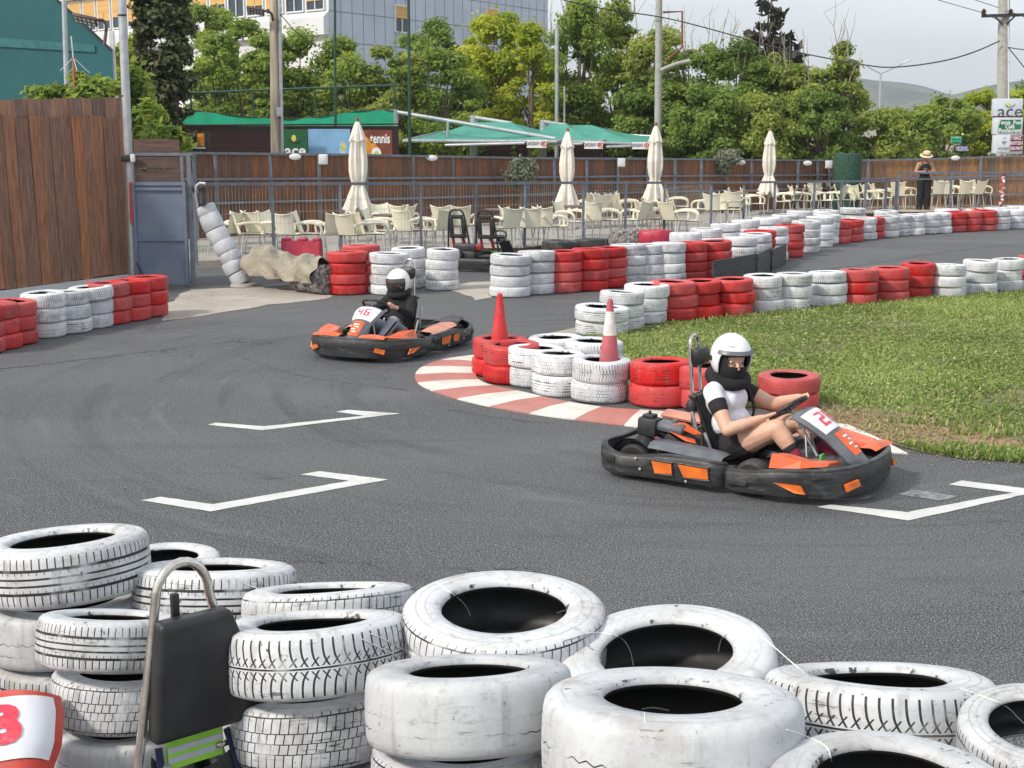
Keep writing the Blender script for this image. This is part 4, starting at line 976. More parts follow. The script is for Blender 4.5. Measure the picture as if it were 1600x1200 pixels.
# ---------------------------------------------------------------- drivers, in the kart's own axes
def driver1():
    b = MB()
    hip = Vector((-.10, 0, .255)); waist = Vector((-.185, 0, .42)); chest = Vector((-.235, 0, .60)); neck = Vector((-.235, 0, .77)); head = Vector((-.195, -.005, .915))
    fwd = Vector((.74, -.67, -.04))
    ell(b, hip, (.15, .195, .13)); ell(b, waist, (.125, .165, .13), (0, -.35, 0)); ell(b, chest, (.13, .185, .16), (0, -.2, 0)); ell(b, (-.25, 0, .69), (.095, .19, .075))
    chain(b, [(chest, .11), (neck, .062), (head-Vector((0, 0, .07)), .062)])
    SH = {s: Vector((-.255, s*.205, .685)) for s in (-1, 1)}; EL = {-1: Vector((-.065, -.325, .425)), 1: Vector((.055, .285, .545))}
    rc, r2, ry = Vector((.305, 0, .592)), Vector((.80, 0, .60)), Vector((0, 1, 0))
    def rim(a): return rc+ry*math.cos(R(a))*.171+r2*math.sin(R(a))*.165
    GA = {-1: 205, 1: 58}
    KN = {-1: Vector((.285, -.175, .455)), 1: Vector((.30, .23, .44))}; AN = {-1: Vector((.47, -.175, .215)), 1: Vector((.60, .17, .22))}
    for s in (-1, 1):
        sh, el = SH[s], EL[s]; gp = rim(GA[s]); wr = gp+(el-gp).normalized()*.105+Vector((0, 0, .008)); tg = rim(GA[s]+6)-rim(GA[s]-6)
        chain(b, [(sh, .070), (sh.lerp(el, .5), .064), (el, .052), (el.lerp(wr, .35), .051), (wr, .031)])
        chain(b, [(Vector((-.25, s*.10, .72)), .062), (sh, .070)])
        hand(b, wr, gp, tg*(1 if tg.z > 0 else -1), Vector((-.25, s*.35, .8)) if s > 0 else Vector((-.1, -.8, .45)), s, .0098)
        kn, an = KN[s], AN[s]
        chain(b, [(Vector((-.10, s*.105, .25)), .125), (Vector((.05, s*.145, .335)), .112), (kn, .076), (kn.lerp(an, .35), .073), (kn.lerp(an, .7), .052), (an, .042)])
        to = an+Vector((.15, s*.01, .01)); chain(b, [(an+Vector((-.04, 0, -.03)), .034), (an+Vector((.05, 0, -.02)), .038), (to, .028)])
    P, m = make_face(b, head, fwd, (0.05, 0, 1), 1.29)
    body = fuse(b, 'person', MA['skin'], .0075, None, 5)
    face_parts(P, m, body, 1.29)
    hh = MB(); hh.tube([P(.088, -.052, .052), P(.098, -.02, .058), P(.098, .02, .058), P(.088, .05, .05)], [.012, .018, .017, .012], 8); hh.build('hair', MA['hair'], body)
    # clothes
    t = MB(); ell(t, waist, (.155, .196, .14), (0, -.35, 0)); ell(t, chest, (.155, .210, .168), (0, -.2, 0)); ell(t, (-.25, 0, .697), (.105, .197, .077))
    ell(t, (-.145, .08, .605), (.055, .08, .085)); ell(t, (-.145, -.08, .605), (.055, .08, .085)); ell(t, (-.13, 0, .60), (.05, .09, .08))
    for s in (-1, 1): chain(t, [(Vector((-.25, s*.10, .72)), .070), (SH[s], .080), (SH[s].lerp(EL[s], .24), .076)])
    fuse(t, 'top', MA['white_cloth'], .0085, body, 4)
    for s in (-1, 1):
        q = MB(); capsule(q, SH[s].lerp(EL[s], .28), .076, SH[s].lerp(EL[s], .46), .071, 18); q.build('sleeve_band', MA['dark_cloth'], body)
        if s < 0: continue
        q = MB(); q.tube(smoothline([(-.245, s*.13, .785), (-.14, s*.14, .735), (-.075, s*.150, .62), (-.06, s*.17, .50), (-.085, s*.175, .42)], 2), .022, 8, flat=.45); q.build('strap', MA['dark_cloth'], body)
    t = MB(); ell(t, hip, (.165, .208, .14)); ell(t, waist-Vector((-.02, 0, .06)), (.14, .182, .09), (0, -.35, 0))
    for s in (-1, 1): chain(t, [(Vector((-.10, s*.105, .255)), .137), (Vector((-.01, s*.125, .295)), .131)])
    fuse(t, 'shorts', MA['dark_cloth'], .009, body, 4)
    for s in (-1, 1):
        an, kn = AN[s], KN[s]
        q = MB(); chain(q, [(an.lerp(kn, .40), .063), (an, .048), (an+Vector((.06, 0, -.02)), .043)]); fuse(q, 'sock', MA['maroon'], .007, body, 3)
        q = MB(); capsule(q, an.lerp(kn, .40), .0645, an.lerp(kn, .375), .0640); q.build('sock_cuff', MA['dark_cloth'], body)
        q = MB(); chain(q, [(an+Vector((-.045, 0, -.04)), .044), (an+Vector((.06, s*.004, -.025)), .050), (an+Vector((.165, s*.01, .008)), .038)]); sho = fuse(q, 'shoe', MA['shoe'], .007, body, 3)
        q = MB(); q.tube([an+Vector((-.07, 0, -.082)), an+Vector((.06, s*.004, -.073)), an+Vector((.20, s*.01, -.028))], [.032, .042, .030], 12, flat=.38); q.build('sole', MA['sole'], sho)
    # balaclava, neck brace
    q = MB(); q.sphere(P(.012, 0, -.052), (.100, .086, .068), n=18, m=m); q.sphere(P(-.012, 0, .04), (.098, .084, .10), n=18, m=m)
    q2 = MB(); chain(q2, [(P(0, 0, -.07), .082), (neck, .085)]); 
    bal = MB()
    def bfn(u, v):                                   # hood open only over the eyes
        a = 2*PI*u; z = -.125+.215*v
        rr = math.sqrt(max(0, 1-((z-.0)/.155)**2)); r1, r2 = .112*rr+.004, .090*rr+.004
        x, y = math.cos(a)*r1+.006, math.sin(a)*r2
        return P(x, y, z)
    vs = []; fs = []; nu, nv = 56, 40
    for i in range(nu):
        for j in range(nv): vs.append(bfn(i/nu, j/(nv-1)))
    for i in range(nu):
        a = (i+.5)/nu*2*PI; a = a-2*PI if a > PI else a
        for j in range(nv-1):
            z = -.125+.215*(j+.5)/(nv-1)
            if abs(a) < .74 and -.012 < z < .055: continue
            i2 = (i+1) % nu; fs.append((i*nv+j, i2*nv+j, i2*nv+j+1, i*nv+j+1))
    bal.add(vs, fs, 0, True); bal.build('balaclava', MA['black_cloth'], body)
    q2.build('balaclava_neck', MA['black_cloth'], body)
    r = MB(); ring = []
    for i in range(28):
        a = 2*PI*i/28; f2 = math.cos(a); ring.append(neck+Vector((.012, 0, .012))+Vector((.80, -.60, 0))*.128*f2+Vector((.60, .80, 0))*.140*math.sin(a)+Vector((0, 0, -.04*f2)))
    r.tube(ring, .050, 12, closed=True, flat=1.05); r.build('neck_brace', MA['black_cloth'], body)
    # open-face helmet
    h = MB(); vs = []; fs = []; nu, nv = 64, 30
    def hp(a, t, k_): 
        return P(-.012+math.cos(a)*math.sin(t)*.142*k_, math.sin(a)*math.sin(t)*.128*k_, .028+math.cos(t)*.148*k_)
    for k_ in (1.0, .93):
        for i in range(nu):
            a = 2*PI*i/nu; aa = abs(a if a <= PI else a-2*PI)
            tmax = 1.36 if aa < .95 else (1.36+(aa-.95)/.28*.92 if aa < 1.23 else 2.28-.12*max(0, (aa-1.7)/1.4))
            for j in range(nv): vs.append(hp(a, tmax*j/(nv-1), k_))
    off = nu*nv
    for i in range(nu):
        i2 = (i+1) % nu
        for j in range(nv-1):
            fs.append((i*nv+j, i*nv+j+1, i2*nv+j+1, i2*nv+j)); fs.append((off+i*nv+j, off+i2*nv+j, off+i2*nv+j+1, off+i*nv+j+1))
        fs.append((i*nv+nv-1, off+i*nv+nv-1, off+i2*nv+nv-1, i2*nv+nv-1))
    h.add(vs, fs, 0, True); he = h.build('helmet', MA['helmet'], body)
    v = MB(); v.grid(lambda u, w_: hp(-1.12+2.24*u, 1.20+.17*w_, 1.025+.05*w_), 24, 4); v.grid(lambda u, w_: hp(-1.12+2.24*u, 1.20+.17*w_, 1.012+.05*w_), 24, 4); v.build('visor_peak', MA['grey_plastic'], he)
    for s in (-1, 1): v = MB(); v.lathe([(0, .0), (.020, .0), (.022, .006), (.014, .012), (0, .012)], 16, c=hp(s*1.62, 1.62, 1.0), m=Matrix((m.col[0], m.col[2], m.col[1]*s)).transposed()); v.build('pivot_button', MA['black'], he)
    v = MB(); v.grid(lambda u, w_: hp(-.62+.36*u, .98+.035*w_, 1.008), 6, 3); v.build('badge', MA['grey_plastic'], he)
    v = MB(); v.tube([hp(-1.45, 2.2, .95), P(.02, -.05, -.13), P(.06, 0, -.135), P(.02, .05, -.13), hp(1.45, 2.2, .95)], .010, 8, flat=.4); v.sphere(P(.062, -.012, -.135), (.02, .02, .014), n=10, m=m); v.build('chin_strap', MA['grey_plastic'], he)
    return body
p1 = driver1(); p1.location = K1.location; p1.rotation_euler = K1.rotation_euler
tag(p1, 'person in white top, maroon socks and white open helmet driving the nearer kart', 'person', 'people')
def driver2():
    b = MB(); sc_ = .93
    hip = Vector((-.10, 0, .225)); waist = Vector((-.185, 0, .37)); chest = Vector((-.25, 0, .53)); neck = Vector((-.26, 0, .69)); head = Vector((-.225, 0, .825)); fwd = Vector((.97, -.20, -.08))
    ell(b, hip, (.13, .16, .11)); ell(b, waist, (.10, .14, .12), (0, -.4, 0)); ell(b, chest, (.105, .16, .14), (0, -.25, 0)); chain(b, [(chest, .10), (neck, .055), (head-Vector((0, 0, .07)), .055)])
    for s in (-1, 1):
        sh = Vector((-.27, s*.165, .60)); el = Vector((-.06, s*.27, .46)); gp = Vector((.295, s*.172, .603)); wr = gp+Vector((-.10, s*.04, -.03))
        chain(b, [(sh, .055), (el, .040), (wr, .026)]); chain(b, [(Vector((-.26, s*.09, .63)), .05), (sh, .055)])
        hand(b, wr, gp, Vector((.2, s*.1, .95)), Vector((.05, s*.9, .1)), s)
        kn = Vector((.24, s*.20, .40)); an = Vector((.54, s*.165, .20))
        chain(b, [(Vector((-.10, s*.09, .22)), .095), (kn, .058), (an, .036)]); chain(b, [(an+Vector((-.04, 0, -.03)), .03), (an+Vector((.16, 0, .0)), .026)])
    P, m = make_face(b, head, fwd, (0.03, 0, 1), 1.08); body = fuse(b, 'person', MA['skin'], .0085, None, 5); face_parts(P, m, body, 1.08)
    t = MB(); ell(t, waist, (.118, .158, .13), (0, -.4, 0)); ell(t, chest, (.125, .178, .15), (0, -.25, 0)); chain(t, [(chest+Vector((0, 0, .05)), .13), (neck+Vector((.01, 0, -.01)), .092)])
    for s in (-1, 1):
        sh = Vector((-.27, s*.165, .60)); el = Vector((-.06, s*.27, .46)); gp = Vector((.295, s*.172, .603)); wr = gp+Vector((-.10, s*.04, -.03))
        chain(t, [(Vector((-.26, s*.09, .63)), .07), (sh, .075), (sh.lerp(el, .6), .064), (el, .060), (el.lerp(wr, .8), .042)])
    fuse(t, 'hoodie', MA['black_cloth'], .010, body, 3)
    t = MB(); ell(t, hip, (.142, .175, .12))
    for s in (-1, 1):
        kn = Vector((.24, s*.20, .40)); an = Vector((.54, s*.165, .20)); chain(t, [(Vector((-.10, s*.09, .225)), .108), (Vector((.05, s*.14, .31)), .092), (kn, .075), (kn.lerp(an, .5), .066), (an.lerp(kn, .12), .052)])
    tr = fuse(t, 'trousers', MA['grey_cloth'], .010, body, 3)
    for s in (-1, 1):
        kn = Vector((.24, s*.20, .40)); an = Vector((.54, s*.165, .20))
        q = MB(); q.tube(smoothline([(-.10, s*.178, .30), (.06, s*.222, .345), Vector(kn)+Vector((0, s*.056, .034)), Vector(kn.lerp(an, .5))+Vector((0, s*.056, .03)), an.lerp(kn, .15)+Vector((0, s*.045, .02))], 2), .022, 8, flat=.6); q.build('stripe', MA['black_cloth'], tr)
        q = MB(); chain(q, [(an+Vector((-.045, 0, -.04)), .038), (an+Vector((.16, 0, .0)), .034)]); fuse(q, 'shoe', MA['shoe'], .009, body, 3)
    r = MB(); ring = [neck+Vector((.015, 0, .015))+Vector((math.cos(2*PI*i/24)*.105, math.sin(2*PI*i/24)*.115, -.03*math.cos(2*PI*i/24))) for i in range(24)]
    r.tube(ring, .046, 12, closed=True); r.build('neck_brace', MA['black_cloth'], body)
    h = MB()
    def hp(a, t_, k_=1): return P(-.006+math.cos(a)*math.sin(t_)*.150*k_, math.sin(a)*math.sin(t_)*.138*k_, .012+math.cos(t_)*.158*k_)
    h.grid(lambda u, v: hp(2*PI*u, .001+1.55*v), 40, 16, closed_u=True); h.grid(lambda u, v: hp(1.35+(2*PI-2.7)*u, 1.55+.80*v), 30, 10)
    he = h.build('helmet', MA['helmet'], body, weld=True)
    v = MB(); v.grid(lambda u, w_: hp(-1.4+2.8*u, 1.20+.75*w_, 1.015), 26, 10); v.build('visor', MA['visor'], he)
    v = MB(); v.grid(lambda u, w_: hp(-1.42+2.84*u, 1.94+.42*w_, 1.012), 26, 6); v.build('chin_bar', MA['black'], he)
    v = MB(); v.grid(lambda u, w_: hp(-.1+.36*u, .98+.035*w_, 1.008), 6, 3); v.build('badge', MA['grey_plastic'], he)
    return body
p2 = driver2(); p2.location = K2.location; p2.rotation_euler = K2.rotation_euler
tag(p2, 'person in black hoodie and grey trousers with smoked visor driving the farther kart', 'person', 'people')
# ================================================================ fences, gate, railings
def seg(a, b, w, d, mb, mi=0, up=(0,0,1)):
    """rectangular bar from a to b"""
    a, b = Vector(a), Vector(b); t = (b-a); L = t.length; t.normalize()
    u = Vector(up)
    if abs(t.dot(u)) > .95: u = Vector((0, 1, 0))
    x = t.cross(u).normalized(); y = x.cross(t)
    mb.box((a+b)/2, (w, L, d), Matrix((x, t, y)).transposed(), mi)
# tall timber fence on the left
f0, f1 = G(-150, 488), G(204, 440); fd = (f1-f0).normalized(); fn = Vector((fd.y, -fd.x, 0)); FL = (f1-f0).length
tall = empty('timber_fence', f1, label='tall brown fence of rough vertical boards at left edge', cat='fence')
def boards(name, base, length, top, wmin, wmax, off, m, gap=.011, low=.02, lean=0, parent=None, thick=.028, topj=.03):
    mb = MB(); s = 0
    while s < length:
        w = random.uniform(wmin, wmax); a = base+fd*s+fn*(off+random.uniform(-.006, .006)); b = a+fd*(w-gap)
        t = top(s/length)+random.uniform(-topj, topj); l = low+random.uniform(0, .05); sh = fd*(lean*t)
        d1, d2 = random.uniform(-.006, .006), random.uniform(-.006, .006)
        P = [a+Vector((0,0,l)), b+Vector((0,0,l)), b+sh+fd*d1+Vector((0,0,t)), a+sh+fd*d2+Vector((0,0,t+random.uniform(-.01,.01)))]
        mb.prism([p-f1 for p in P], fn*thick); s += w
    return mb.build(name, m, parent)
boards('board_panel', f0, FL-.18, lambda u: 2.93, .20, .34, .06, MA['wood_dark'], lean=-.03, parent=tall, low=.14)
boards('back_board_panel', f0+fd*.05, FL, lambda u: 3.12+.18*u, .24, .36, -.05, MA['wood_top'], parent=tall, low=.1, lean=-.03, topj=.012)
mb = MB()
for z in (.5, 1.6, 2.6): seg(f0-f1+fn*.0+Vector((0,0,z)), fn*.0+Vector((0,0,z)), .05, .09, mb)
mb.build('rail', MA['wood_top'], tall)
mb = MB(); seg(f0-f1+fn*.12+Vector((0,0,.02)), fn*.12-fd*.1+Vector((0,0,.02)), .2, .26, mb); mb.build('footing', MA['wall_white'], tall)
# gate
GY = 24.7
gt = empty('steel_gate', G(250, 452), label='blue grey sheet steel gate beside the tall brown fence', cat='gate')
def loc(o, P): return [Vector(p)-o.location for p in P]
def part_bars(parent, name, bars, m):
    mb = MB()
    for a, b, w, d in bars: seg(Vector(a)-parent.location, Vector(b)-parent.location, w, d, mb)
    return mb.build(name, m, parent)
gx = [D(212, 400, GY).x, D(297, 400, GY).x]; zt = D(0, 287, GY).z; zm = D(0, 374, GY).z
mb = MB(); o = gt.location; mb.box(Vector(((gx[0]+gx[1])/2, GY+.02, zt/2+.03))-o, (gx[1]-gx[0]-.04, .008, zt-.06)); mb.build('sheet', MA['gate_blue'], gt)
part_bars(gt, 'frame', [((gx[0]+.02, GY, .04), (gx[0]+.02, GY, zt), .05, .05), ((gx[1]-.06, GY, .04), (gx[1]-.06, GY, zt), .05, .05), ((gx[0]+.05, GY-.003, zt-.09), (gx[1]-.09, GY-.003, zt-.09), .045, .05), ((gx[0]+.05, GY-.003, zt), (gx[1]-.03, GY-.003, zt), .045, .06), ((gx[0]+.05, GY-.003, zm), (gx[1]-.09, GY-.003, zm), .045, .05), ((gx[0]+.05, GY-.003, .07), (gx[1]-.09, GY-.003, .07), .045, .05)], MA['gate_blue'])
part_bars(gt, 'brace', [(D(213, 410, GY-.03), D(229, 440, GY-.03), .02, .02)], MA['dark_metal'])
zt2 = D(0, 241, GY+.1).z; zs = D(0, 285, GY+.1).z
bp = empty('board_screen', (gx[0], GY+.1, 0), label='plain brown board screen standing above the blue gate', cat='screen')
o = bp.location; mb = MB()
mb.box(Vector(((gx[0]+gx[1])/2-.05, GY+.1, (zt2+zs)/2-.255))-o, (gx[1]-gx[0]-.16, .02, .50)); mb.box(Vector(((gx[0]+gx[1])/2-.05, GY+.1, (zt2+zs)/2+.255))-o, (gx[1]-gx[0]-.16, .02, .49)); mb.build('panel', MA['brown_panel'], bp)
part_bars(bp, 'frame', [((gx[0]-.1, GY+.1, zt2), (gx[1]+.1, GY+.1, zt2), .05, .05), ((gx[1]-.10, GY+.1, .02), (gx[1]-.10, GY+.1, zt2-.03), .05, .05), ((gx[1]+.02, GY+.1, .02), (gx[1]+.02, GY+.1, zt2-.03), .07, .06)], MA['steel_grey'])
# pole in front of the fence end
pb = G(209, 447); pt = D(189, -40, pb.y+.05)
pole = empty('lamp_post', pb, label='tall grey pipe post between brown fence and blue gate', cat='post')
mb = MB(); mb.tube([pb-pb, pt-pb], .075, 14); mb.build('pipe', MA['galv'], pole)
mb = MB(); mb.tube([D(204.5, 285, pb.y-.1)-pb, D(206.5, 348, pb.y-.1)-pb], .035, 8); mb.tube([D(208.5, 288, pb.y-.12)-pb, D(211, 345, pb.y-.12)-pb], .014, 8); mb.build('red_guard', MA['red_plastic'], pole)
mb = MB(); mb.box(D(199.5, 247, pb.y-.02)-pb, (.19, .19, .12), bev=.02); mb.build('clamp', MA['black'], pole)
mb = MB(); mb.box(D(207.5, 247, pb.y-.12)-pb, (.08, .06, .13), bev=.01); mb.build('box', MA['lamp'], pole)
mb = MB()
for yy in (24, 150): q = D(191 if yy < 100 else 196, yy, pb.y+.04); mb.tube([q-pb-Vector((0,0,.015)), q-pb+Vector((0,0,.015))], .08, 12)
mb.build('strap', MA['black'], pole)
# railings
RP = [(302,27.2,288),(425,28.4,287.5),(531,29.0,287),(657,30.0,287),(743,30.8,286.5),(820,31.4,286),(912,33.0,285.5),(978,33.6,285.5),(1039,34.2,285.5),(1112,37.2,285),(1163,39.5,285),(1211,41.4,284.5),(1273,42.0,284),(1315,42.4,283.5),(1353,42.8,283),(1385,43.3,283),(1401,43.6,282.5)]
def railing(pts, label, mesh_to, second=None):
    a0 = D(pts[0][0], pts[0][2], pts[0][1]); root = empty('railing', (a0.x, a0.y, DZ), label=label, cat='railing', group='grey terrace railings'); o = root.location
    tops = [D(x, y, Y) for x, Y, y in pts]
    for t in tops:
        mb = MB(); mb.box(Vector((t.x, t.y, (t.z+DZ)/2))-o, (.06, .06, t.z-DZ-.03)); mb.box(Vector((t.x, t.y, DZ+.006))-o, (.14, .14, .012)); mb.build('post', MA['steel_grey'], root)
    mb = MB()
    for a, b in zip(tops, tops[1:]): seg(a-o, b-o+(b-a).normalized()*.0, .058, .058, mb)
    if second:
        for a, b in zip(tops, tops[1:]): seg(a-o-Vector((0,0,second)), b-o-Vector((0,0,second)), .035, .035, mb)
    mb.build('rail', MA['steel_grey'], root)
    if mesh_to:
        mb = MB()
        for a, b in zip(tops[:mesh_to], tops[1:mesh_to+1]):
            L = (b-a).length; n = int(L/.075)
            for i in range(1, n):
                p = a.lerp(b, i/n); mb.tube([(p.x-o.x, p.y-o.y, .03), (p.x-o.x, p.y-o.y, p.z-DZ-.05)], .0026, 4, caps=False)
            for k in range(6):
                mb.tube([(a.x-o.x, a.y-o.y, .06+k*.22), (b.x-o.x, b.y-o.y, .06+k*.22)], .0026, 4, caps=False)
        mb.build('wire_mesh', MA['wire'], root)
    return tops
railing(RP, 'long grey steel railing with wire mesh before the cream chairs', 9)
railing([(1404,44.0,270),(1487,44.3,270),(1567,44.6,270),(1650,44.9,270.5)], 'short grey two rail railing by the standing man', 0, .19)
# back fence of the terrace
def back_fence(pts, posts, label, m, gap, rails, name='terrace_fence'):
    tops = [D(x, y, Y) for x, Y, y in pts]; o = Vector((tops[0].x, tops[0].y, DZ)); root = empty(name, o, label=label, cat='fence', group='terrace back fences')
    mb = MB()
    for a, b in zip(tops, tops[1:]):
        t = (b-a); t.z = 0; L = t.length; t.normalize(); nrm = Vector((t.y, -t.x, 0)); s = 0
        while s < L:
            w = random.uniform(.13, .17)*(1.7 if gap > .01 else 1); w = min(w, L-s)
            if w < .03: break
            z1 = a.z+(b.z-a.z)*(s/L)-DZ-.01; p = Vector((a.x, a.y, DZ))+t*s; q = p+t*max(.02, w-gap*random.uniform(.3, 1.3))
            P = [p-o+Vector((0,0,.03)), q-o+Vector((0,0,.03)), q-o+Vector((0,0,z1)), p-o+Vector((0,0,z1+random.uniform(-.012, .006)))]
            mb.prism(P, nrm*-.02); s += w
    mb.build('board_panel', m, root)
    def at(px):
        for (x0, Y0, y0), (x1, Y1, y1) in zip(pts, pts[1:]):
            if x0 <= px <= x1: f = (px-x0)/(x1-x0); return D(px, y0+(y1-y0)*f, Y0+(Y1-Y0)*f-.07)
        return D(px, pts[-1][2], pts[-1][1]-.07)
    for px in posts:
        t = at(px); mb = MB(); mb.box(Vector((t.x, t.y, (t.z+DZ)/2))-o, (.085, .07, t.z-DZ+.02)); mb.build('post', MA['steel_grey'], root)
    for fz in rails:
        mb = MB()
        for a, b in zip(tops, tops[1:]):
            z = lambda t: Vector((t.x, t.y-.075, DZ+(t.z-DZ)*fz))-o
            seg(z(a), z(b), .045, .055, mb)
        mb.build('rail', MA['steel_grey'], root)
back_fence([(262,33,238.5),(560,36,242),(830,40,247),(1000,42.5,248),(1250,46,250.5),(1300,47,250.5)], [303,336,422,498,572,645,707,825,866,917,966,1012,1055,1096,1137,1175,1247,1278,1296], 'dark brown board fence in grey frames behind the chairs', MA['wood_fence'], .004, (1.0, .70, .42))
back_fence([(1300,47,250),(1450,47.8,247),(1625,48.6,241)], [1357,1533], 'warm brown fence with gaps between boards behind standing man', MA['wood_warm'], .022, (.98, .60, .22))
# ================================================================ things by the gate
cp = G(384, 447); top = D(318, 312, cp.y+.1)
pp = empty('padded_post', cp, label='leaning post wrapped in white pads beside the khaki tarpaulin', cat='post'); A, B = D(318, 322, cp.y+.12)-cp, D(379, 443, cp.y)-cp
mb = MB(); mb.tube([D(296, 271, cp.y+.15)-cp, D(300, 290, cp.y+.15)-cp, A, A.lerp(B, .5)], .045, 10); mb.build('pipe', MA['steel_grey'], pp)
cuts = [0, .115, .30, .455, .60, .715, .86, 1.0]
ax = (B-A).normalized(); X_ = ax.orthogonal().normalized(); Y_ = ax.cross(X_); M3 = Matrix((X_, Y_, ax)).transposed(); LL = (B-A).length
for i, (a, b) in enumerate(zip(cuts, cuts[1:])):
    h = (b-a)*LL; r = random.uniform(.165, .195); mb = MB()
    mb.lathe([(.05, 0), (r*.95, .0), (r*1.0, .018), (r*1.02, h*.5), (r*.99, h-.018), (r*.95, h-.004), (.05, h-.004)], 22, c=A+ax*(a*LL)+Vector((random.uniform(-.02, .02), 0, random.uniform(-.01, .01))), m=M3); mb.build('pad', MA['pad_white'], pp)
mb = MB(); mb.lathe([(.25, -.02), (.22, .05), (.08, .07), (0, .07)], 16, c=B-Vector((0, 0, .06))+Vector((.02, 0, -B.z+.06))); mb.build('footing', MA['concrete'], pp)
lamp = D(316, 305, cp.y-.05)
sr = empty('warning_lamp', lamp, label='black cylinder lamp with white bracket at top of padded post', cat='lamp')
mb = MB(); mb.lathe([(0,-.17),(.062,-.17),(.066,-.13),(.060,-.12),(.060,.10),(.068,.11),(.062,.15),(0,.16)], 18); mb.build('cylinder', MA['black'], sr)
mb = MB(); mb.tube([(-.10,.06,-.28),(-.13,.06,.02),(-.11,.05,.16),(-.04,.04,.21),(.06,.02,.20)], .022, 8); mb.build('bracket', MA['lamp'], sr)
# tarpaulin over a roll of carpet
t0, t1 = G(392, 449), G(490, 462); dr = (t1-t0).normalized(); nr = Vector((-dr.y, dr.x, 0)); TL = (t1-t0).length
cr = MB(); cr.lathe([(0,0),(.24,0),(.25,.02),(.25,.75),(0,.75)], 26, c=t1-dr*.66+nr*.22+Vector((0,0,.255)), m=Matrix((nr, Vector((0,0,1)), dr)).transposed())
for k in range(3):
    cr.tube([t1+dr*(.092)+nr*.22+Vector((0,0,.255))+(nr*math.cos(a*.35)+Vector((0,0,1))*math.sin(a*.35))*(.06+.06*k) for a in range(17)], .012, 6)
tag(cr.build('carpet_roll', MA['carpet']), 'rolled mottled carpet sticking out of the khaki tarpaulin', 'carpet')
rt = random.Random(4); fo = [(rt.uniform(2, 9), rt.uniform(3, 10), rt.uniform(0, 6), rt.uniform(.008, .026)) for _ in range(9)]
def tarp(u, v):
    s = u*(TL+.10)-.08; r0 = .335+.035*math.exp(-((u-.15)/.2)**2)-.035*u; a = R(-16+212*v)
    f = sum(q*math.sin(PI*2*(c*u*.5+d*v*.42)+p) for c, d, p, q in fo)*.75
    ridge = .020*(1-abs(math.sin(7.2*(u+.28*v)))**.4)*1.6+.022*(1-abs(math.sin(11.3*(u-.33*v)+1))**.4)
    r_ = r0+f+ridge; y = .24-math.cos(a)*r_*1.08; z = r0*.95+math.sin(a)*r_*.98
    low = max(0, .16-z)/.16
    if z < .16: y += (-.10 if a < 1.5 else .10)*low*(.6+.6*math.sin(u*17))
    return t0+dr*(s+.05*math.sin(v*8)*(1 if u > .9 else .3))+nr*y+Vector((0, 0, max(.012+.01*math.sin(u*40), z)))
mb = MB(); mb.grid(tarp, 80, 60); tag(mb.build('tarpaulin', MA['tarp']), 'crumpled khaki tarpaulin thrown over a carpet roll beside gate', 'tarpaulin')
# crimson plastic barrier
rb = G(473, 437); rbo = empty('traffic_barrier', rb, R(-8), label='crimson plastic traffic barrier behind the khaki tarpaulin', cat='barrier')
mb = MB(); W2 = .36
prof = [(-.24,0),(-.24,.16),(-.13,.42),(-.11,.72),(.11,.72),(.13,.42),(.24,.16),(.24,0)]
mb.prism([(-W2, y, z) for y, z in prof], (2*W2, 0, 0)); mb.box((-.28,0,.745), (.14,.20,.05), bev=.012); mb.box((.02,0,.745), (.16,.20,.05), bev=.012); mb.box((.29,0,.745), (.12,.20,.05), bev=.012)
mb.build('body', MA['barrier_red'], rbo)
mb = MB(); mb.prism([(-.12,-.245,.14),(.14,-.245,.14),(.10,-.135,.42),(-.10,-.135,.42)], (0,-.016,.004)); mb.prism([(.18,-.245,.14),(.33,-.245,.14),(.31,-.135,.42),(.18,-.135,.42)], (0,-.016,.004)); mb.build('relief_panel', MA['barrier_red'], rbo)
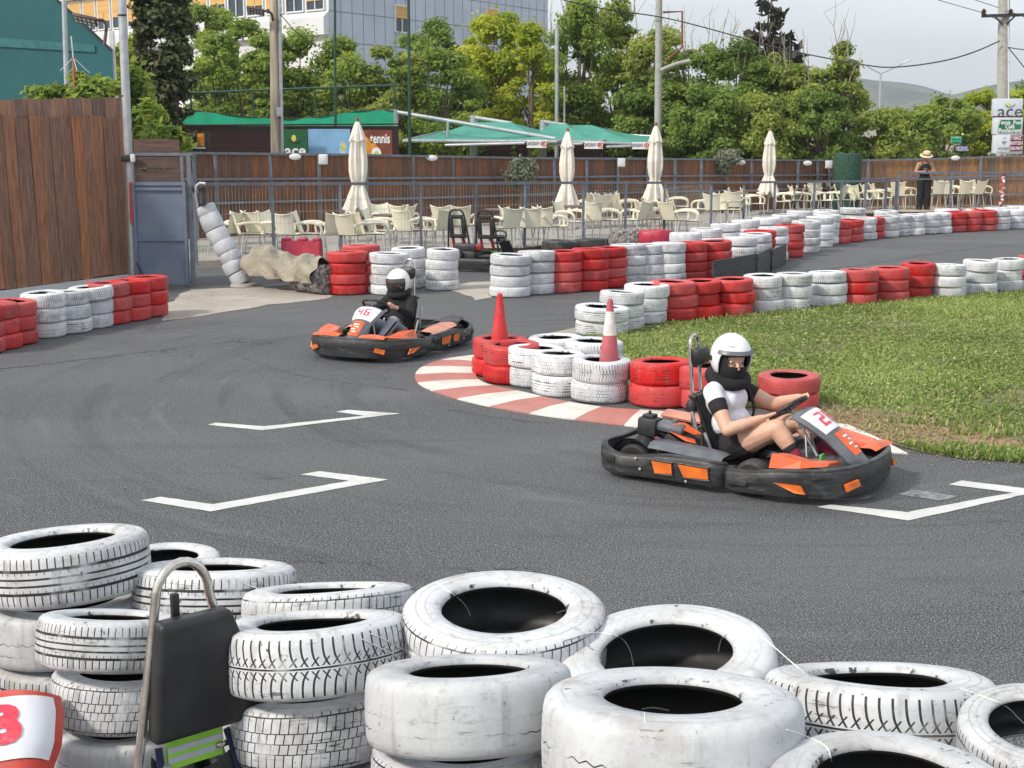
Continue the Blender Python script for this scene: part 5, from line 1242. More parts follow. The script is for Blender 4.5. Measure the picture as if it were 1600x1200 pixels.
# ================================================================ two-seat kart behind the tyres
tk = empty('go_kart', G(750, 419), math.atan2(.93, .36), label='black and green two-seat go-kart parked behind white tyre stacks', cat='go-kart', group='go-karts')
mb = MB(); rr = [(-.80,0),(-.80,.55),(-.72,.66),(-.45,.70),(.2,.70),(.75,.66),(1.05,.45),(1.1,0)]
path = [tuple(v) for v in smoothline([(a,b,0) for a, b in rr]+[(a,-b,0) for a, b in reversed(rr[:-1])], 2)]
sweep(mb, [(a, -b) for a, b, c in path], BSEC); mb.build('bumper', MA['bumper'], tk)
for s in (-1, 1):
    fr_ = MB(); fr_.tube(smoothline([(-.32,s*.30-.24,.30),(-.42,s*.30-.20,.80),(-.47,s*.30-.15,1.13),(-.48,s*.30-.07,1.18),(-.48,s*.30+.07,1.18),(-.47,s*.30+.15,1.13),(-.42,s*.30+.20,.80),(-.32,s*.30+.24,.30)], 2), .020, 8); fo_ = fr_.build('seat_frame', MA['black'], tk)
    q = MB(); 
    for (yc, zc, w_, h_) in ((0,1.04,.26,.08),(0,.66,.36,.08),(-.13,.85,.09,.34),(.13,.85,.09,.34)): q.box((-.425-(zc-.85)*.16, s*.30+yc, zc), (.05, w_, h_), (0,-.16,0), bev=.015)
    q.build('backrest', MA['black'], fo_)
    q = MB(); q.tube([(-.38,s*.30-.10,.62),(-.30,s*.30-.12,.42),(-.2,s*.30,.3)], .03, 6, flat=.5); q.tube([(-.38,s*.30+.12,.62),(-.34,s*.30+.1,.40)], .03, 6, flat=.5); q.build('belt', MA['engine_red'], fo_)
    q = MB(); q.box((-.08,s*.30,.22), (.46,.44,.10), bev=.04); q.build('seat', MA['black'], tk)
    q = MB(); q.grid(lambda u, v: Vector((-.70+.55*u, s*(.28+.36*v), .32+.09*math.sin(PI*v*.8+.3)-.05*u)), 6, 6); q.build('side_pod', MA['green_plastic'], tk)
    wheel(tk, -.50, s*.52, .142, .19); wheel(tk, .75, s*.52, .13, .13)
mb = MB(); mb.box((-.55,.05,.45), (.26,.46,.16), bev=.03); mb.box((-.60,.0,.30), (.24,.34,.18), bev=.02); mb.lathe([(0,0),(.07,0),(.07,.06),(0,.06)], 14, c=(-.74,.12,.34), m=Euler((0,-PI/2,0)).to_matrix()); mb.build('engine', MA['dark_metal'], tk)
mb = MB(); mb.box((-.58,-.22,.47), (.14,.14,.11), bev=.02); mb.build('air_filter', MA['engine_red'], tk)
mb = MB(); tc_ = Vector((.22,-.30,.62)); e1, e2 = Vector((0,1,0)), Vector((.72,0,.69)); mb.tube([tc_+e1*math.cos(i*PI/14)*.17+e2*math.sin(i*PI/14)*.17 for i in range(28)], .024, 8, closed=True); mb.tube([tc_, tc_+Vector((.38,0,-.42))], .02, 8); mb.box(tc_, (.06,.26,.05), (0,-.8,0)); mb.build('steering_wheel', MA['black'], tk)
mb = MB(); mb.prism([(.45,-.45,.55),(.5,-.15,.58),(.9,-.2,.24),(.88,-.42,.22)], (-.02,0,-.03)); mb.build('nose_panel', MA['black'], tk)
# ================================================================ parked karts in the foreground
def parked_red():
    k = make_kart('red nosed go-kart with number 8 plate at bottom left corner', '8', 'red_plastic', 'red_plastic', 'red_plastic', 'red_plastic', only=('front',), fair=()); return k
K4 = parked_red(); K4.scale = (1.15, 1.15, 1.15)
for ch in [c for c in K4.children if c.name.startswith('front_fairing') and c.data.vertices[0].co.y > 0]: bpy.data.objects.remove(ch)
q = D(2, 1130, 4.75); hx, hy = .42, -.907
K4.rotation_euler = (0, 0, math.atan2(hy, hx)); K4.location = (q.x-.60*1.15*hx, q.y-.60*1.15*hy, q.z-.56*1.15)
hp0 = D(287, 884, 4.62); hx, hy = .64, -.77
K3 = empty('go_kart', (hp0.x+.40*hx, hp0.y+.40*hy, 0), math.atan2(hy, hx), label='parked go-kart with chrome hoop and black headrest in the foreground', cat='go-kart', group='go-karts')
zt_ = hp0.z; ho = None
mb = MB(); r = .100; pts_ = [(-.36,-.235,.30),(-.385,-.205,.62),(-.410,-r*1.26,zt_-.25)]+[(-.42, -math.cos(PI*i/12)*r, zt_-r-.016+math.sin(PI*i/12)*r*1.25) for i in range(13)]+[(-.410,r*1.30,zt_-.25),(-.385,.235,.62),(-.36,.265,.30)]
mb.tube(pts_, .0165, 14); ho = mb.build('headrest_hoop', MA['chrome'], K3)
bm = bmesh.new(); vs = [bm.verts.new(v) for v in [(-.385,-.175,zt_-.58),(-.385,.285,zt_-.58),(-.41,.145,zt_-.17),(-.41,-.122,zt_-.17),(-.305,-.175,zt_-.58),(-.305,.285,zt_-.58),(-.335,.145,zt_-.17),(-.335,-.122,zt_-.17)]]
for f in ((0,3,2,1),(4,5,6,7),(0,1,5,4),(1,2,6,5),(2,3,7,6),(3,0,4,7)): bm.faces.new([vs[i] for i in f])
bmesh.ops.bevel(bm, geom=bm.edges[:], offset=.026, segments=4, affect='EDGES', profile=.6); mb = MB(); mb.add([v.co.copy() for v in bm.verts], [[v.index for v in f.verts] for f in bm.faces] if not bm.verts.index_update() else [], 0, True); bm.free(); mb.build('headrest_pad', MA['vinyl'], ho)
mb = MB(); mb.box((-.44,-.02,zt_-.17), (.022,.028,.13), bev=.004); mb.build('peg', MA['black'], ho)
hv = MB(); hv.box((-.375,.0,zt_-.655), (.012,.21,.10)); hvo = hv.build('hi_vis_band', MA['hivis'], ho)
hv = MB(); hv.box((-.368,.0,zt_-.672), (.004,.208,.022)); hv.box((-.368,.0,zt_-.635), (.004,.208,.022)); hv.build('reflective_strip', MA['reflect'], hvo)
for s in (-1, 1):
    mb = MB(); mb.tube(smoothline([(-.385,s*.13,zt_-.62),(-.35,s*.14,zt_-.70),(-.28,s*.16,zt_-.86),(-.18,s*.17,zt_-1.0)], 2), .03, 8, flat=.25); mb.build('belt', MA['strap'], K3)
mb = MB(); mb.box((-.37,.10,zt_-.665), (.03,.05,.022), bev=.008); mb.build('buckle', MA['chrome'], ho)
mb = MB(); mb.box((-.36,-.165,zt_-.70), (.02,.13,.04), bev=.004); mb.build('bracket', MA['galv'], K3)
mb = MB(); loft(mb, [[Vector((x, -1*w+2*w*j/8, z+.1*abs(-1+j/4)**3)) for j in range(9)] for x, z, w in ((.1,.14,.19),(-.15,.08,.2),(-.27,.2,.21),(-.33,.45,.19),(-.36,.55,.17))]); mb.build('seat', MA['black'], K3)
mb = MB()
for s in (-1, 1): mb.tube([(-.42,s*.28,.10),(.5,s*.28,.08)], .016, 8)
mb.tube([(.5,-.28,.08),(.5,.28,.08)], .016, 8); mb.build('chassis', MA['dark_metal'], K3)
for s in (-1, 1): wheel(K3, .2, s*.42, .13, .12)
# ================================================================ cones on the corner tyres
def cone(px, py, ytop, z, cols, label):
    b = D(px, py, z); b.z = .24; tp = D(px+1, ytop, b.y); h = tp.z-b.z; r = empty('traffic_cone', b, label=label, cat='cone', group='traffic cones on the corner tyres'); f = .17/h
    def rad(t): return .122*(1-t)+.026*t
    mb = MB(); mb.box((0,0,.012), (.25,.25,.024), bev=.01); mb.build('foot', MA[cols[0][2]], r)
    for t0_, t1_, m_ in cols:
        t0_ = 0.02 if t0_ == 0 else f+(1-f)*t0_; t1_ = f+(1-f)*t1_; mb = MB(); mb.lathe([(rad(t0_)+.001, h*t0_), (rad(t1_), h*t1_)]+([(.030, h*.965), (.030, h*.985), (.02, h), (.0, h)] if t1_ > .94 else []), 28); mb.build('band', MA[m_], r)
    return r
cone(781, 541, 458, 15.75, [(0,.40,'cone_red'),(.40,.95,'cone_red')], 'all red traffic cone standing in the leftmost red tyre')
cone(952, 569, 467, 14.28, [(0,.41,'cone_faded'),(.41,.80,'cone_white'),(.80,.95,'cone_faded')], 'faded red and white traffic cone in a white tyre')
# black rubber plates before the long barrier
for i, (x0, x1, yb, yt, y2) in enumerate([(1114,1181,450,408,436),(1183,1204,436,397,424),(1206,1228,424,391,412)]):
    a, b = G(x0, yb), G(x1, y2); dv = Vector((0, -.05, 0)); a, b = a+dv, b+dv; a.x *= a.y/(a.y+.05); b.x *= b.y/(b.y+.05); h = D(x0, yt, a.y).z
    mb = MB(); t = (b-a).normalized(); n = Vector((t.y,-t.x,0)); mb.prism([a, b, b+Vector((0,0,h)), a+Vector((0,0,h))], n*-.025)
    for u in (.06, .94):
        for w_ in (.2, .8): mb.sphere(a.lerp(b, u)+Vector((0,0,h*w_))+n*.006, (.014,.014,.014), n=8)
    tag(mb.build('rubber_plate', MA['bumper']), ['longest black rubber plate leaning against the red and white tyres', 'middle black rubber plate before the white tyre stack', 'smallest black rubber plate, farthest right before red tyres'][i], 'rubber plate', 'rubber plates')
# old bags behind the barrier
for i, (px, py, w_, m_) in enumerate([(982,388,.95,'carpet'),(1024,389,.85,'barrier_red')]):
    b = G(px, py); mb = MB(); rs = random.Random(i)
    mb.grid(lambda u, v: b+Vector((w_*(.5)*math.cos(2*PI*u)*math.sin(PI*v)**.4, .3*math.sin(2*PI*u)*math.sin(PI*v)**.4, .22+.21*max(-1, min(1, -1.5*math.cos(PI*v)))+.035*math.sin(6*u*PI+5*v)*math.sin(PI*v))), 26, 14, closed_u=True)
    tag(mb.build('sack', MA[m_]), ['mottled grey red sack lying behind the white tyres', 'crimson sack lying behind the white tyres'][i], 'sack')
# ================================================================ terrace furniture
def make_chair():
    c = empty('armchair')
    s = MB(); s.grid(lambda u, v: Vector((-.21+.45*u, (-.215+.43*v)*(1-.08*(1-u)), .435-.018*math.sin(PI*v)*math.sin(PI*u)-.012*u)), 6, 8); s.grid(lambda u, v: Vector((-.21+.45*u, (-.215+.43*v)*(1-.08*(1-u)), .415-.012*u)), 4, 4)
    s.tube([(.24,-.21,.42),(.245,0,.415),(.24,.21,.42)], .018, 8); s.build('seat', MA['cream'], c)
    b = MB()
    def bf(u, v, d): 
        w = .195+.035*u; return Vector((-.20-.15*u-.035*(1-(2*v-1)**2)-d, (2*v-1)*w, .43+.42*u-.03*(1-(2*v-1)**2)*(u > .99)+.018*abs(2*v-1)**2*u))
    b.grid(lambda u, v: bf(u, v, 0), 8, 9); b.grid(lambda u, v: bf(u, v, .014), 8, 9); b.tube([bf(1, v/8, .007) for v in range(9)], .011, 6); b.build('backrest', MA['cream'], c)
    for sgn in (-1, 1):
        a = MB(); a.tube(smoothline([(-.28,sgn*.22,.62),(-.12,sgn*.255,.655),(.10,sgn*.27,.65),(.215,sgn*.268,.60),(.235,sgn*.255,.50),(.21,sgn*.235,.42)], 2), .021, 8, flat=1.25); a.build('armrest', MA['cream'], c)
        for xx in (-1, 1):
            l = MB(); l.tube([(xx*.19+.01, sgn*.20, .42), (xx*.245+.0, sgn*.245, 0)], .0135, 8); l.build('leg', MA['alu'], c)
    return c
CH_ = [ # px, py of feet, facing in degrees (0 right, 90 away, -90 to the camera), row
 (352,396,150,'f'),(393,397,20,'f'),(409,394,60,'f'),(436,396,-20,'f'),(456,398,65,'f'),(489,397,-5,'f'),(519,398,120,'f'),(552,399,70,'f'),(580,397,30,'f'),(596,391,-10,'f'),(622,380,150,'b'),(632,379,70,'b'),(606,379,-60,'b'),(642,391,50,'f'),(662,390,0,'f'),(688,389,130,'f'),(699,381,60,'b'),(722,381,90,'b'),(792,386,110,'f'),(810,384,30,'f'),(832,385,75,'f'),(853,384,70,'f'),(868,383,5,'f'),(892,374,-30,'f'),(905,352,140,'b'),(934,372,70,'f'),(952,371,0,'f'),(931,354,120,'b'),(948,353,20,'b'),(966,353,60,'b'),(983,351,-10,'b'),(992,371,140,'f'),(1012,370,60,'f'),(1033,369,10,'f'),(1052,371,40,'f'),(1074,372,-5,'f'),(1061,346,0,'b'),(1098,351,150,'f'),(1117,353,60,'f'),(1136,352,30,'f'),(1146,347,80,'b'),(1158,342,-10,'b'),(1178,341,0,'f'),(1154,324,60,'b'),(1170,322,100,'b'),(1182,322,50,'b'),(1223,337,160,'f'),(1236,335,170,'f'),(1252,336,10,'f'),(1270,325,80,'b'),(1283,335,20,'f'),(1292,323,60,'b'),(1303,334,150,'f'),(1311,322,110,'b'),(1322,334,-15,'f'),(1333,322,70,'b'),(1343,333,30,'f'),(1352,321,-30,'b'),(1364,332,0,'f'),(1377,330,5,'f'),(1396,326,95,'f'),(1406,326,60,'b'),(1416,325,10,'b'),(1462,323,90,'b'),(1476,323,70,'b'),(1488,322,-20,'b'),(1500,323,100,'b'),(1511,322,60,'b'),(1520,323,120,'b'),(1533,321,0,'b')]
proto = make_chair(); cnt = {'f': 0, 'b': 0}
def facing(a):
    a = (a+180) % 360-180
    for lo, hi, t in ((-30,30,'facing right'),(30,62,'angled away to right'),(62,118,'facing away'),(118,180,'facing left'),(-180,-100,'facing left'),(-100,-30,'facing the track')):
        if lo <= a < hi: return t
    return 'facing left'
first = True
for px, py, ang, row in sorted(CH_):
    c = proto if first else copy_tree(proto); first = False
    g = G(px, py+1, DZ+.004); c.location = g; c.rotation_euler = (0, 0, R(ang+random.uniform(-8, 8))); c.scale = (1.04,)*3
    tag(c, 'cream plastic armchair %s, %s from left in %s row' % (facing(ang), (ORD+['thirty-%s' % o for o in ORD[6:9]]+['fortieth', 'forty-first', 'forty-second', 'forty-third', 'forty-fourth'])[cnt[row]], 'front' if row == 'f' else 'back'), 'chair', 'cream armchairs on the terrace'); cnt[row] += 1
def make_table():
    t = empty('cafe_table'); q = MB(); q.lathe([(0,.71),(.36,.71),(.375,.72),(.375,.735),(.36,.742),(0,.742)], 28); q.build('table_top', MA['table_top'], t)
    q = MB(); q.tube([(0,0,.03),(0,0,.71)], .032, 10); q.build('stem', MA['alu'], t); q = MB(); q.lathe([(0,0),(.23,0),(.23,.018),(.05,.04),(0,.04)], 24); q.build('base', MA['galv'], t); return t
tb = make_table()
for i, (px, py, lb) in enumerate([(609,388,'left of the two-seat kart'),(782,376,'right of the two-seat kart'),(893,369,'beside second umbrella from left'),(1022,362,'under the third umbrella from left'),(1166,336,'left of the rightmost umbrella'),(1256,332,'right of the rightmost umbrella'),(1380,326,'left of the standing man'),(430,388,'behind the leftmost chairs')]):
    t = tb if i == 0 else copy_tree(tb); t.location = G(px, py, DZ+.004); tag(t, 'round brown cafe table among cream chairs, '+lb, 'table', 'round cafe tables')
def make_umbrella():
    u = empty('garden_umbrella'); q = MB(); q.tube([(0,0,.06),(0,0,2.84)], .024, 10); q.build('pole', MA['alu'], u)
    q = MB(); q.box((0,0,.04), (.55,.55,.08), bev=.02); q.build('base', MA['concrete'], u)
    q = MB(); q.lathe([(0,2.80),(.035,2.81),(.045,2.85),(.03,2.90),(0,2.92)], 12); q.build('finial', mat('turned_wood', (.25,.11,.05)), u)
    prof = [(.035,2.80),(.075,2.72),(.135,2.52),(.185,2.36),(.150,2.33),(.165,2.15),(.185,1.90),(.180,1.65),(.150,1.45),(.115,1.33),(.150,1.22),(.21,1.02),(.27,.82),(.31,.66)]
    q = MB(); n = 64; vs = []; fs = []; rr_ = random.Random(8); ph = [rr_.uniform(0, 6) for _ in range(4)]
    for k in range(n):
        a = 2*PI*k/n
        for i, (r_, z) in enumerate(prof):
            f = i/(len(prof)-1); m_ = .06+.24*min(1, f*1.6); w = 1+m_*(.6*math.sin(8*a+ph[0]+f*1.2)+.35*math.sin(13*a+ph[1])+.2*math.sin(3*a+ph[2]+f*3))
            dz = (.09*math.sin(8*a+ph[0])+.07*math.sin(3*a)) if i == len(prof)-1 else (.03*math.sin(4*a+ph[3]) if i == 3 else 0)
            vs.append((r_*w*math.cos(a), r_*w*math.sin(a), z+dz))
    P_ = len(prof)
    for k in range(n):
        for i in range(P_-1): k2 = (k+1) % n; fs.append((k*P_+i, k2*P_+i, k2*P_+i+1, k*P_+i+1))
    q.add(vs, fs, 0, True); cv = q.build('canopy', MA['canvas'], u)
    q = MB(); q.tube([(math.cos(2*PI*i/20)*.125, math.sin(2*PI*i/20)*.125, 1.33+.01*math.sin(i)) for i in range(20)], .010, 6, closed=True); q.build('tie_band', MA['canvas'], cv); return u
um = make_umbrella()
for i, (px, Y, yt, lb) in enumerate([(558,33.2,182,'leftmost, before the tennis banner'),(887,37,199,'second from left, by the green canopy'),(1025,38.2,190,'third from left, before concrete pole'),(1204,43.8,199,'rightmost, by the olive tree')]):
    u = um if i == 0 else copy_tree(um); tp = D(px, yt, Y); s = (tp.z-DZ)/2.92; u.location = (tp.x, Y, DZ); u.scale = (s*1.06, s*1.06, s); u.rotation_euler = (0, 0, i*1.3); tag(u, 'closed ivory umbrella, '+lb, 'umbrella', 'closed ivory umbrellas')
# litter tape, green roll
gb = D(1322, 331, 45.6); gr_ = MB(); gr_.lathe([(0,0),(.42,0),(.44,.04),(.43,1.0),(.44,1.75),(.41,1.80),(0,1.80)], 30, c=(gb.x, gb.y, DZ))
tag(gr_.build('mesh_roll', MA['hedge_roll']), 'tall dark green mesh roll standing behind the chairs', 'mesh roll')
mb = MB(); rs = random.Random(2); a = D(1567, 272, 44.55); P_ = []
for i in range(26):
    f = i/25; P_.append(Vector((a.x+.05*math.sin(i*1.9)-(.0 if f < .6 else (f-.6)*.9), a.y-.05-.05*math.cos(i*1.7), a.z-(a.z-DZ-.03)*min(1, f*1.25))))
for i in range(50): P_.append(Vector((a.x-.36-i*.032+.12*math.sin(i*2.3), a.y-.1+.22*math.sin(i*1.3+1), DZ+.02+.07*abs(math.sin(i*1.1)))))
for i, (p, q) in enumerate(zip(P_, P_[1:])):
    t = (q-p).normalized(); w_ = Vector((rs.uniform(-.3,.3), rs.uniform(-.3,.3), 1)).normalized()*.045
    if abs(t.z) > .6: w_ = Vector((.06, .02, 0))
    mb.add([p-w_, q-w_, q+w_, p+w_], [(0,1,2,3)], i % 2)
    mb.add([p-w_+Vector((0,.003,0)), q-w_+Vector((0,.003,0)), q+w_+Vector((0,.003,0)), p+w_+Vector((0,.003,0))], [(3,2,1,0)], i % 2)
tag(mb.build('barrier_tape', [MA['tape_red'], MA['cable_tie']]), 'crumpled red and white barrier tape hanging from the right railing', 'tape')
# boxes and lamps on the fence top
for px, Y, py, lb in [(505,35.2,249,'left of the leftmost umbrella'),(808,39.5,255,'above the first olive tree'),(971,41.8,254,'left of the third umbrella'),(1295,46.6,257,'left of the green mesh roll')]:
    p = D(px, py, Y-.14); mb = MB(); mb.box(p, (.22,.14,.25), bev=.02); mb.box(p-Vector((0,.072,0)), (.16,.01,.19), bev=.004); tag(mb.build('fence_speaker', MA['lamp']), 'white box speaker on the terrace fence, '+lb, 'speaker', 'white boxes on the terrace fence')
for px, Y, py, lb in [(461,34.8,245,'below the ace banner'),(675,37.6,247,'left of the green canopy'),(1158,44.7,254,'right of the second olive tree'),(1262,46.1,255,'right of the rightmost umbrella'),(1493,47.6,247,'below the small green sign')]:
    p = D(px, py, Y-.14); mb = MB(); mb.lathe([(0,-.05),(.10,-.05),(.13,-.02),(.12,.03),(.06,.06),(0,.065)], 18, c=p, m=Matrix(((1.15,0,0),(0,0,-.7),(0,.62,0)))); tag(mb.build('bulkhead_lamp', MA['lamp']), 'oval white bulkhead lamp on fence top, '+lb, 'lamp', 'oval lamps on the terrace fence')
# ================================================================ structures behind the terrace
A_, B_ = D(284, 196, 44), D(700, 201, 48); C_ = A_.lerp(B_, .80); C_ = Vector((C_.x, C_.y, A_.z+.05))
def slat_wall(P, Q, label):
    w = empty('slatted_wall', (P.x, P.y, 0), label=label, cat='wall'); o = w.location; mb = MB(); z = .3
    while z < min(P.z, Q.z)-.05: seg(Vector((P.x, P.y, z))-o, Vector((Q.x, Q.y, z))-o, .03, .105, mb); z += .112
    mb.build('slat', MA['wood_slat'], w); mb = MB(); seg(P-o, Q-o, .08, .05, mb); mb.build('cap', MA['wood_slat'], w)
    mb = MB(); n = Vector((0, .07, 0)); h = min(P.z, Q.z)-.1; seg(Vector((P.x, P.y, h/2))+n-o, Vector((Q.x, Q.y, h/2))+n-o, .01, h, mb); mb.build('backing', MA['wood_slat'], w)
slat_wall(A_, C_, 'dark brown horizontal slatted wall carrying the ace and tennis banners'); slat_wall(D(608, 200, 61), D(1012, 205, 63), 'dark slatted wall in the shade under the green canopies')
def flat(name, px0, px1, py0, py1, Y, m, parent=None, dy=.012):
    a, b = D(px0, py0, Y), D(px1, py1, Y); mb = MB(); q = parent.location if parent else Vector()
    mb.box(Vector(((a.x+b.x)/2, Y, (a.z+b.z)/2))-q, (abs(b.x-a.x), dy, abs(a.z-b.z))); return mb.build(name, m, parent)
def disc(name, px, py, rx, rz, Y, m, parent, n=28, inner=0):
    c = D(px, py, Y)-parent.location; mb = MB()
    pr = [(inner, -.004), (1, -.004), (1, .004), (inner, .004)]
    mb.lathe(pr, n, c=c, m=Matrix(((rx,0,0),(0,0,-1),(0,rz,0))), close=inner > 0, smooth=False); return mb.build(name, m, parent)
def arc(name, px, py, r, a0, a1, th, Y, m, parent, sx=1.0):
    c = D(px, py, Y)-parent.location; mb = MB(); n = 20
    pts = []
    for i in range(n): t = i/(n-1); a = R(a0+(a1-a0)*t); pts.append((c+Vector((math.cos(a)*r*sx, 0, math.sin(a)*r)), th*math.sin(PI*min(.97, max(.06, t)))))
    mb.tube([p for p, _ in pts], [q for _, q in pts], 8, flat=.3); return mb.build(name, m, parent)
XZ = lambda p: frame(p, (1,0,0), (0,0,1))
bn = empty('ace_banner', D(462, 240, 46.2), label='dark green banner reading ace with yellow ball and brown smile', cat='banner')
flat('cloth', 443, 481, 202, 243, 43.6, MA['banner_green'], bn)
# the wall passes y 44..48 here, so the banners hang just in front of it
def yw(*pxs):
    out = []
    for px in pxs:
        k = (px-800)/(FPX*math.cos(PITCH)+ (600-220)*math.sin(PITCH)); dx, dy = B_.x-A_.x, B_.y-A_.y
        t = (k*A_.y-A_.x)/(dx-k*dy); out.append(A_.y+t*dy)
    return min(out)-.07
for ch in list(bn.children): bpy.data.objects.remove(ch)
Y1 = yw(443, 481); bn.location = D(462, 242, Y1)
flat('cloth', 443, 481, 202, 246, Y1, MA['banner_green'], bn); disc('ball', 459, 216, .075, .105, Y1-.012, MA['ball'], bn)
arc('smile', 461, 213, .19, -160, -25, .026, Y1-.014, mat('brown_emblem', (.12,.06,.03), bump=0), bn, 1.15)
text('ace', .50, MA['white_print'], XZ(D(461.5, 236, Y1-.014)-bn.location), parent=bn, bold=.012, sx=1.0)
Y2 = yw(481, 548); b2 = empty('blue_banner', D(514, 242, Y2), label='pale blue banner with tennis ball emblem behind umbrella', cat='banner')
flat('cloth', 481, 548, 201.5, 246, Y2, MA['banner_blue'], b2); disc('ring', 536, 231, .12, .20, Y2-.012, MA['banner_fade'], b2); disc('ball', 536.5, 229, .06, .13, Y2-.022, MA['ball'], b2)
Y3 = yw(548, 613); b3 = empty('tennis_banner', D(590, 242, Y3), label='brown banner reading tennis with amber sweep and white egg', cat='banner')
flat('cloth', 548, 613, 203, 246, Y3, MA['banner_brown'], b3)
mb = MB(); mb.prism([D(x, y, Y3-.012)-b3.location for x, y in [(550,203),(570,212),(590,228),(598,246),(560,246),(548,235)]], (0,-.006,0)); mb.build('sweep', MA['banner_amber'], b3)
disc('egg', 588, 240, .16, .20, Y3-.026, MA['white_print'], b3); disc('yolk', 588.5, 241, .08, .11, Y3-.036, MA['ball'], b3)
text('tennis', .43, MA['white_print'], XZ(D(594, 217, Y3-.016)-b3.location), parent=b3, bold=.010, sx=.62)
# lit picture box
px_ = empty('poster_box', D(313, 242, 40), label='small black framed orange picture on the fence near the cypresses', cat='poster')
flat('case', 303, 328, 206, 236, 40, MA['black'], px_, .12); flat('picture', 308, 320, 208.5, 228, 39.93, MA['fire'], px_); flat('caption', 305.5, 321, 229.5, 232.5, 39.93, MA['sign_white'], px_)
mb = MB(); mb.box((0,0,-.05), (.1,.1,.4)); mb.build('stand', MA['dark_metal'], px_)
# green windbreak and court fence
nb = [(236,160),(288,170),(340,178),(430,186.5),(470,186),(520,180),(565,172),(615,173)]; YN = 51
wb = empty('windbreak_net', D(420, 200, YN), label='bright green windbreak cloth strung above the dark slatted wall', cat='netting'); mb = MB(); P_ = smoothline([D(x, y, YN) for x, y in nb], 2)
for i, (a, b) in enumerate(zip(P_, P_[1:])):
    a = a-wb.location; b = b-wb.location; w0, w1 = .03*math.sin(i*1.3), .03*math.sin((i+1)*1.3)
    mb.add([a+Vector((0,w0,0)), b+Vector((0,w1,0)), Vector((b.x, b.y-w1, -1.2)), Vector((a.x, a.y-w0, -1.2))], [(0,1,2,3)], 0, True)
mb.build('cloth', MA['net_green'], wb); mb = MB(); mb.tube([p-wb.location for p in P_], .02, 6); mb.build('rope', MA['cable'], wb)
cf = empty('court_fence', D(430, 200, 53), label='thin dark green pipe frame of a tennis court fence', cat='fence'); o = cf.location
mb = MB(); mb.tube([D(238,148,53)-o, D(400,141,53)-o, D(617,133,53)-o], .04, 8); mb.build('rail', MA['pole_green'], cf)
for x, y in ((298,146),(395,141),(492,138),(616,133)):
    mb = MB(); t = D(x, y, 53)-o; mb.tube([t, Vector((t.x, t.y, -2))], .035, 8); mb.build('post', MA['pole_green'], cf)
# shade canopies
def canopy(post, post_top, arm_end, corners, apex, Y, label, strut=None):
    c = empty('shade_canopy', D(post, 240, Y), label=label, cat='canopy', group='green shade canopies'); c.location.z = 0; o = c.location
    pt_ = D(post, post_top, Y)-o; mb = MB(); mb.tube([(0,0,0), pt_], .15, 16); mb.build('post', MA['galv'], c)
    ae = D(arm_end[0], arm_end[1], Y-1.5)-o; mb = MB(); mb.tube([pt_-Vector((0,0,.08)), ae], .075, 10)
    if strut: mb.tube([D(*strut[0], Y-.6)-o, D(*strut[1], Y-.6)-o], .05, 8)
    mb.build('arm', MA['galv'], c)
    P = [D(*q)-o for q in corners]; ap = [D(*q)-o for q in apex]
    def patch(a, b, p, q, mb):
        mb.grid(lambda u, v: (a.lerp(b, u)).lerp(p.lerp(q, u), v)-Vector((0,0,.22*math.sin(PI*v)*(.4+.6*math.sin(PI*u)))), 12, 9)
    mb = MB(); patch(P[0], P[1], ap[0], ap[1], mb); patch(P[1], P[2], ap[1], ap[1], mb); patch(P[2], P[3], ap[1], ap[0], mb); patch(P[3], P[0], ap[0], ap[0], mb); mb.build('cloth', MA['shade_green'], c)
    mb = MB(); mb.tube(P+[P[0]], .05, 8); mb.tube([P[0].lerp(P[1], .28)-Vector((0,.1,.14)), P[0].lerp(P[1], .80)-Vector((0,.1,.06))], .045, 8); mb.build('edge_pipe', MA['galv'], c); return c
canopy(616, 171, (868, 217), [(630,220,50),(868,221,49),(905,211,57),(690,206,58)], [(738,191,54),(798,191,53.5)], 52, 'large green shade canopy on a leaning grey arm, leftmost', ((700,191),(699,214)))
canopy(740, 180, (800, 193), [(812,220.5,50.5),(935,222,50.2),(960,212,58),(850,207,59)], [(858,194,55),(884,194,54.5)], 56, 'second green shade canopy behind the second umbrella')
canopy(849, 187, (886, 196), [(918,222,50.6),(1020,226,51),(1030,214,58),(930,208,59)], [(888,195.5,55.2),(925,195.5,55)], 57, 'third green shade canopy, rightmost, by the concrete pole')
for i, (x0, x1, y0, y1, Y) in enumerate([(823,854,218.5,231,48.7),(913,942,221,232.5,49.8),(988,1013.5,222,233,50.1)]):
    s = empty('parking_sign', D((x0+x1)/2, (y0+y1)/2, Y), label=['no parking sign seen reversed, leftmost on the canopy edge', 'no parking sign seen reversed, between second and third umbrellas', 'no parking sign seen reversed, beside the third umbrella'][i], cat='sign', group='reversed no parking signs')
    flat('panel', x0, x1, y0, y1, Y, MA['white_print'], s, .01); wv = (D(x1,y0,Y)-D(x0,y0,Y)).x
    text('NO PARKING', .19, MA['sign_ink'], XZ(Vector((-.05*wv, -.008, 0))), parent=s, bold=.003, sx=-.55)
    mb = MB(); c = Vector((wv*.38,-.008,0)); mb.tube([c+Vector((math.cos(i_*PI/9)*.085,0,math.sin(i_*PI/9)*.085)) for i_ in range(18)], .014, 6, closed=True); mb.tube([c+Vector((.055,0,-.055)), c+Vector((-.055,0,.055))], .012, 6); mb.build('symbol', MA['tape_red'], s)
# small stored chairs and trunks in the shade are left dark; a pale low house wall shows behind
flat('garden_wall', 968, 1011, 200, 228, 66, MA['grey_wall']); tag(bpy.data.objects['garden_wall'], 'cream garden wall seen right of the green canopies', 'wall')
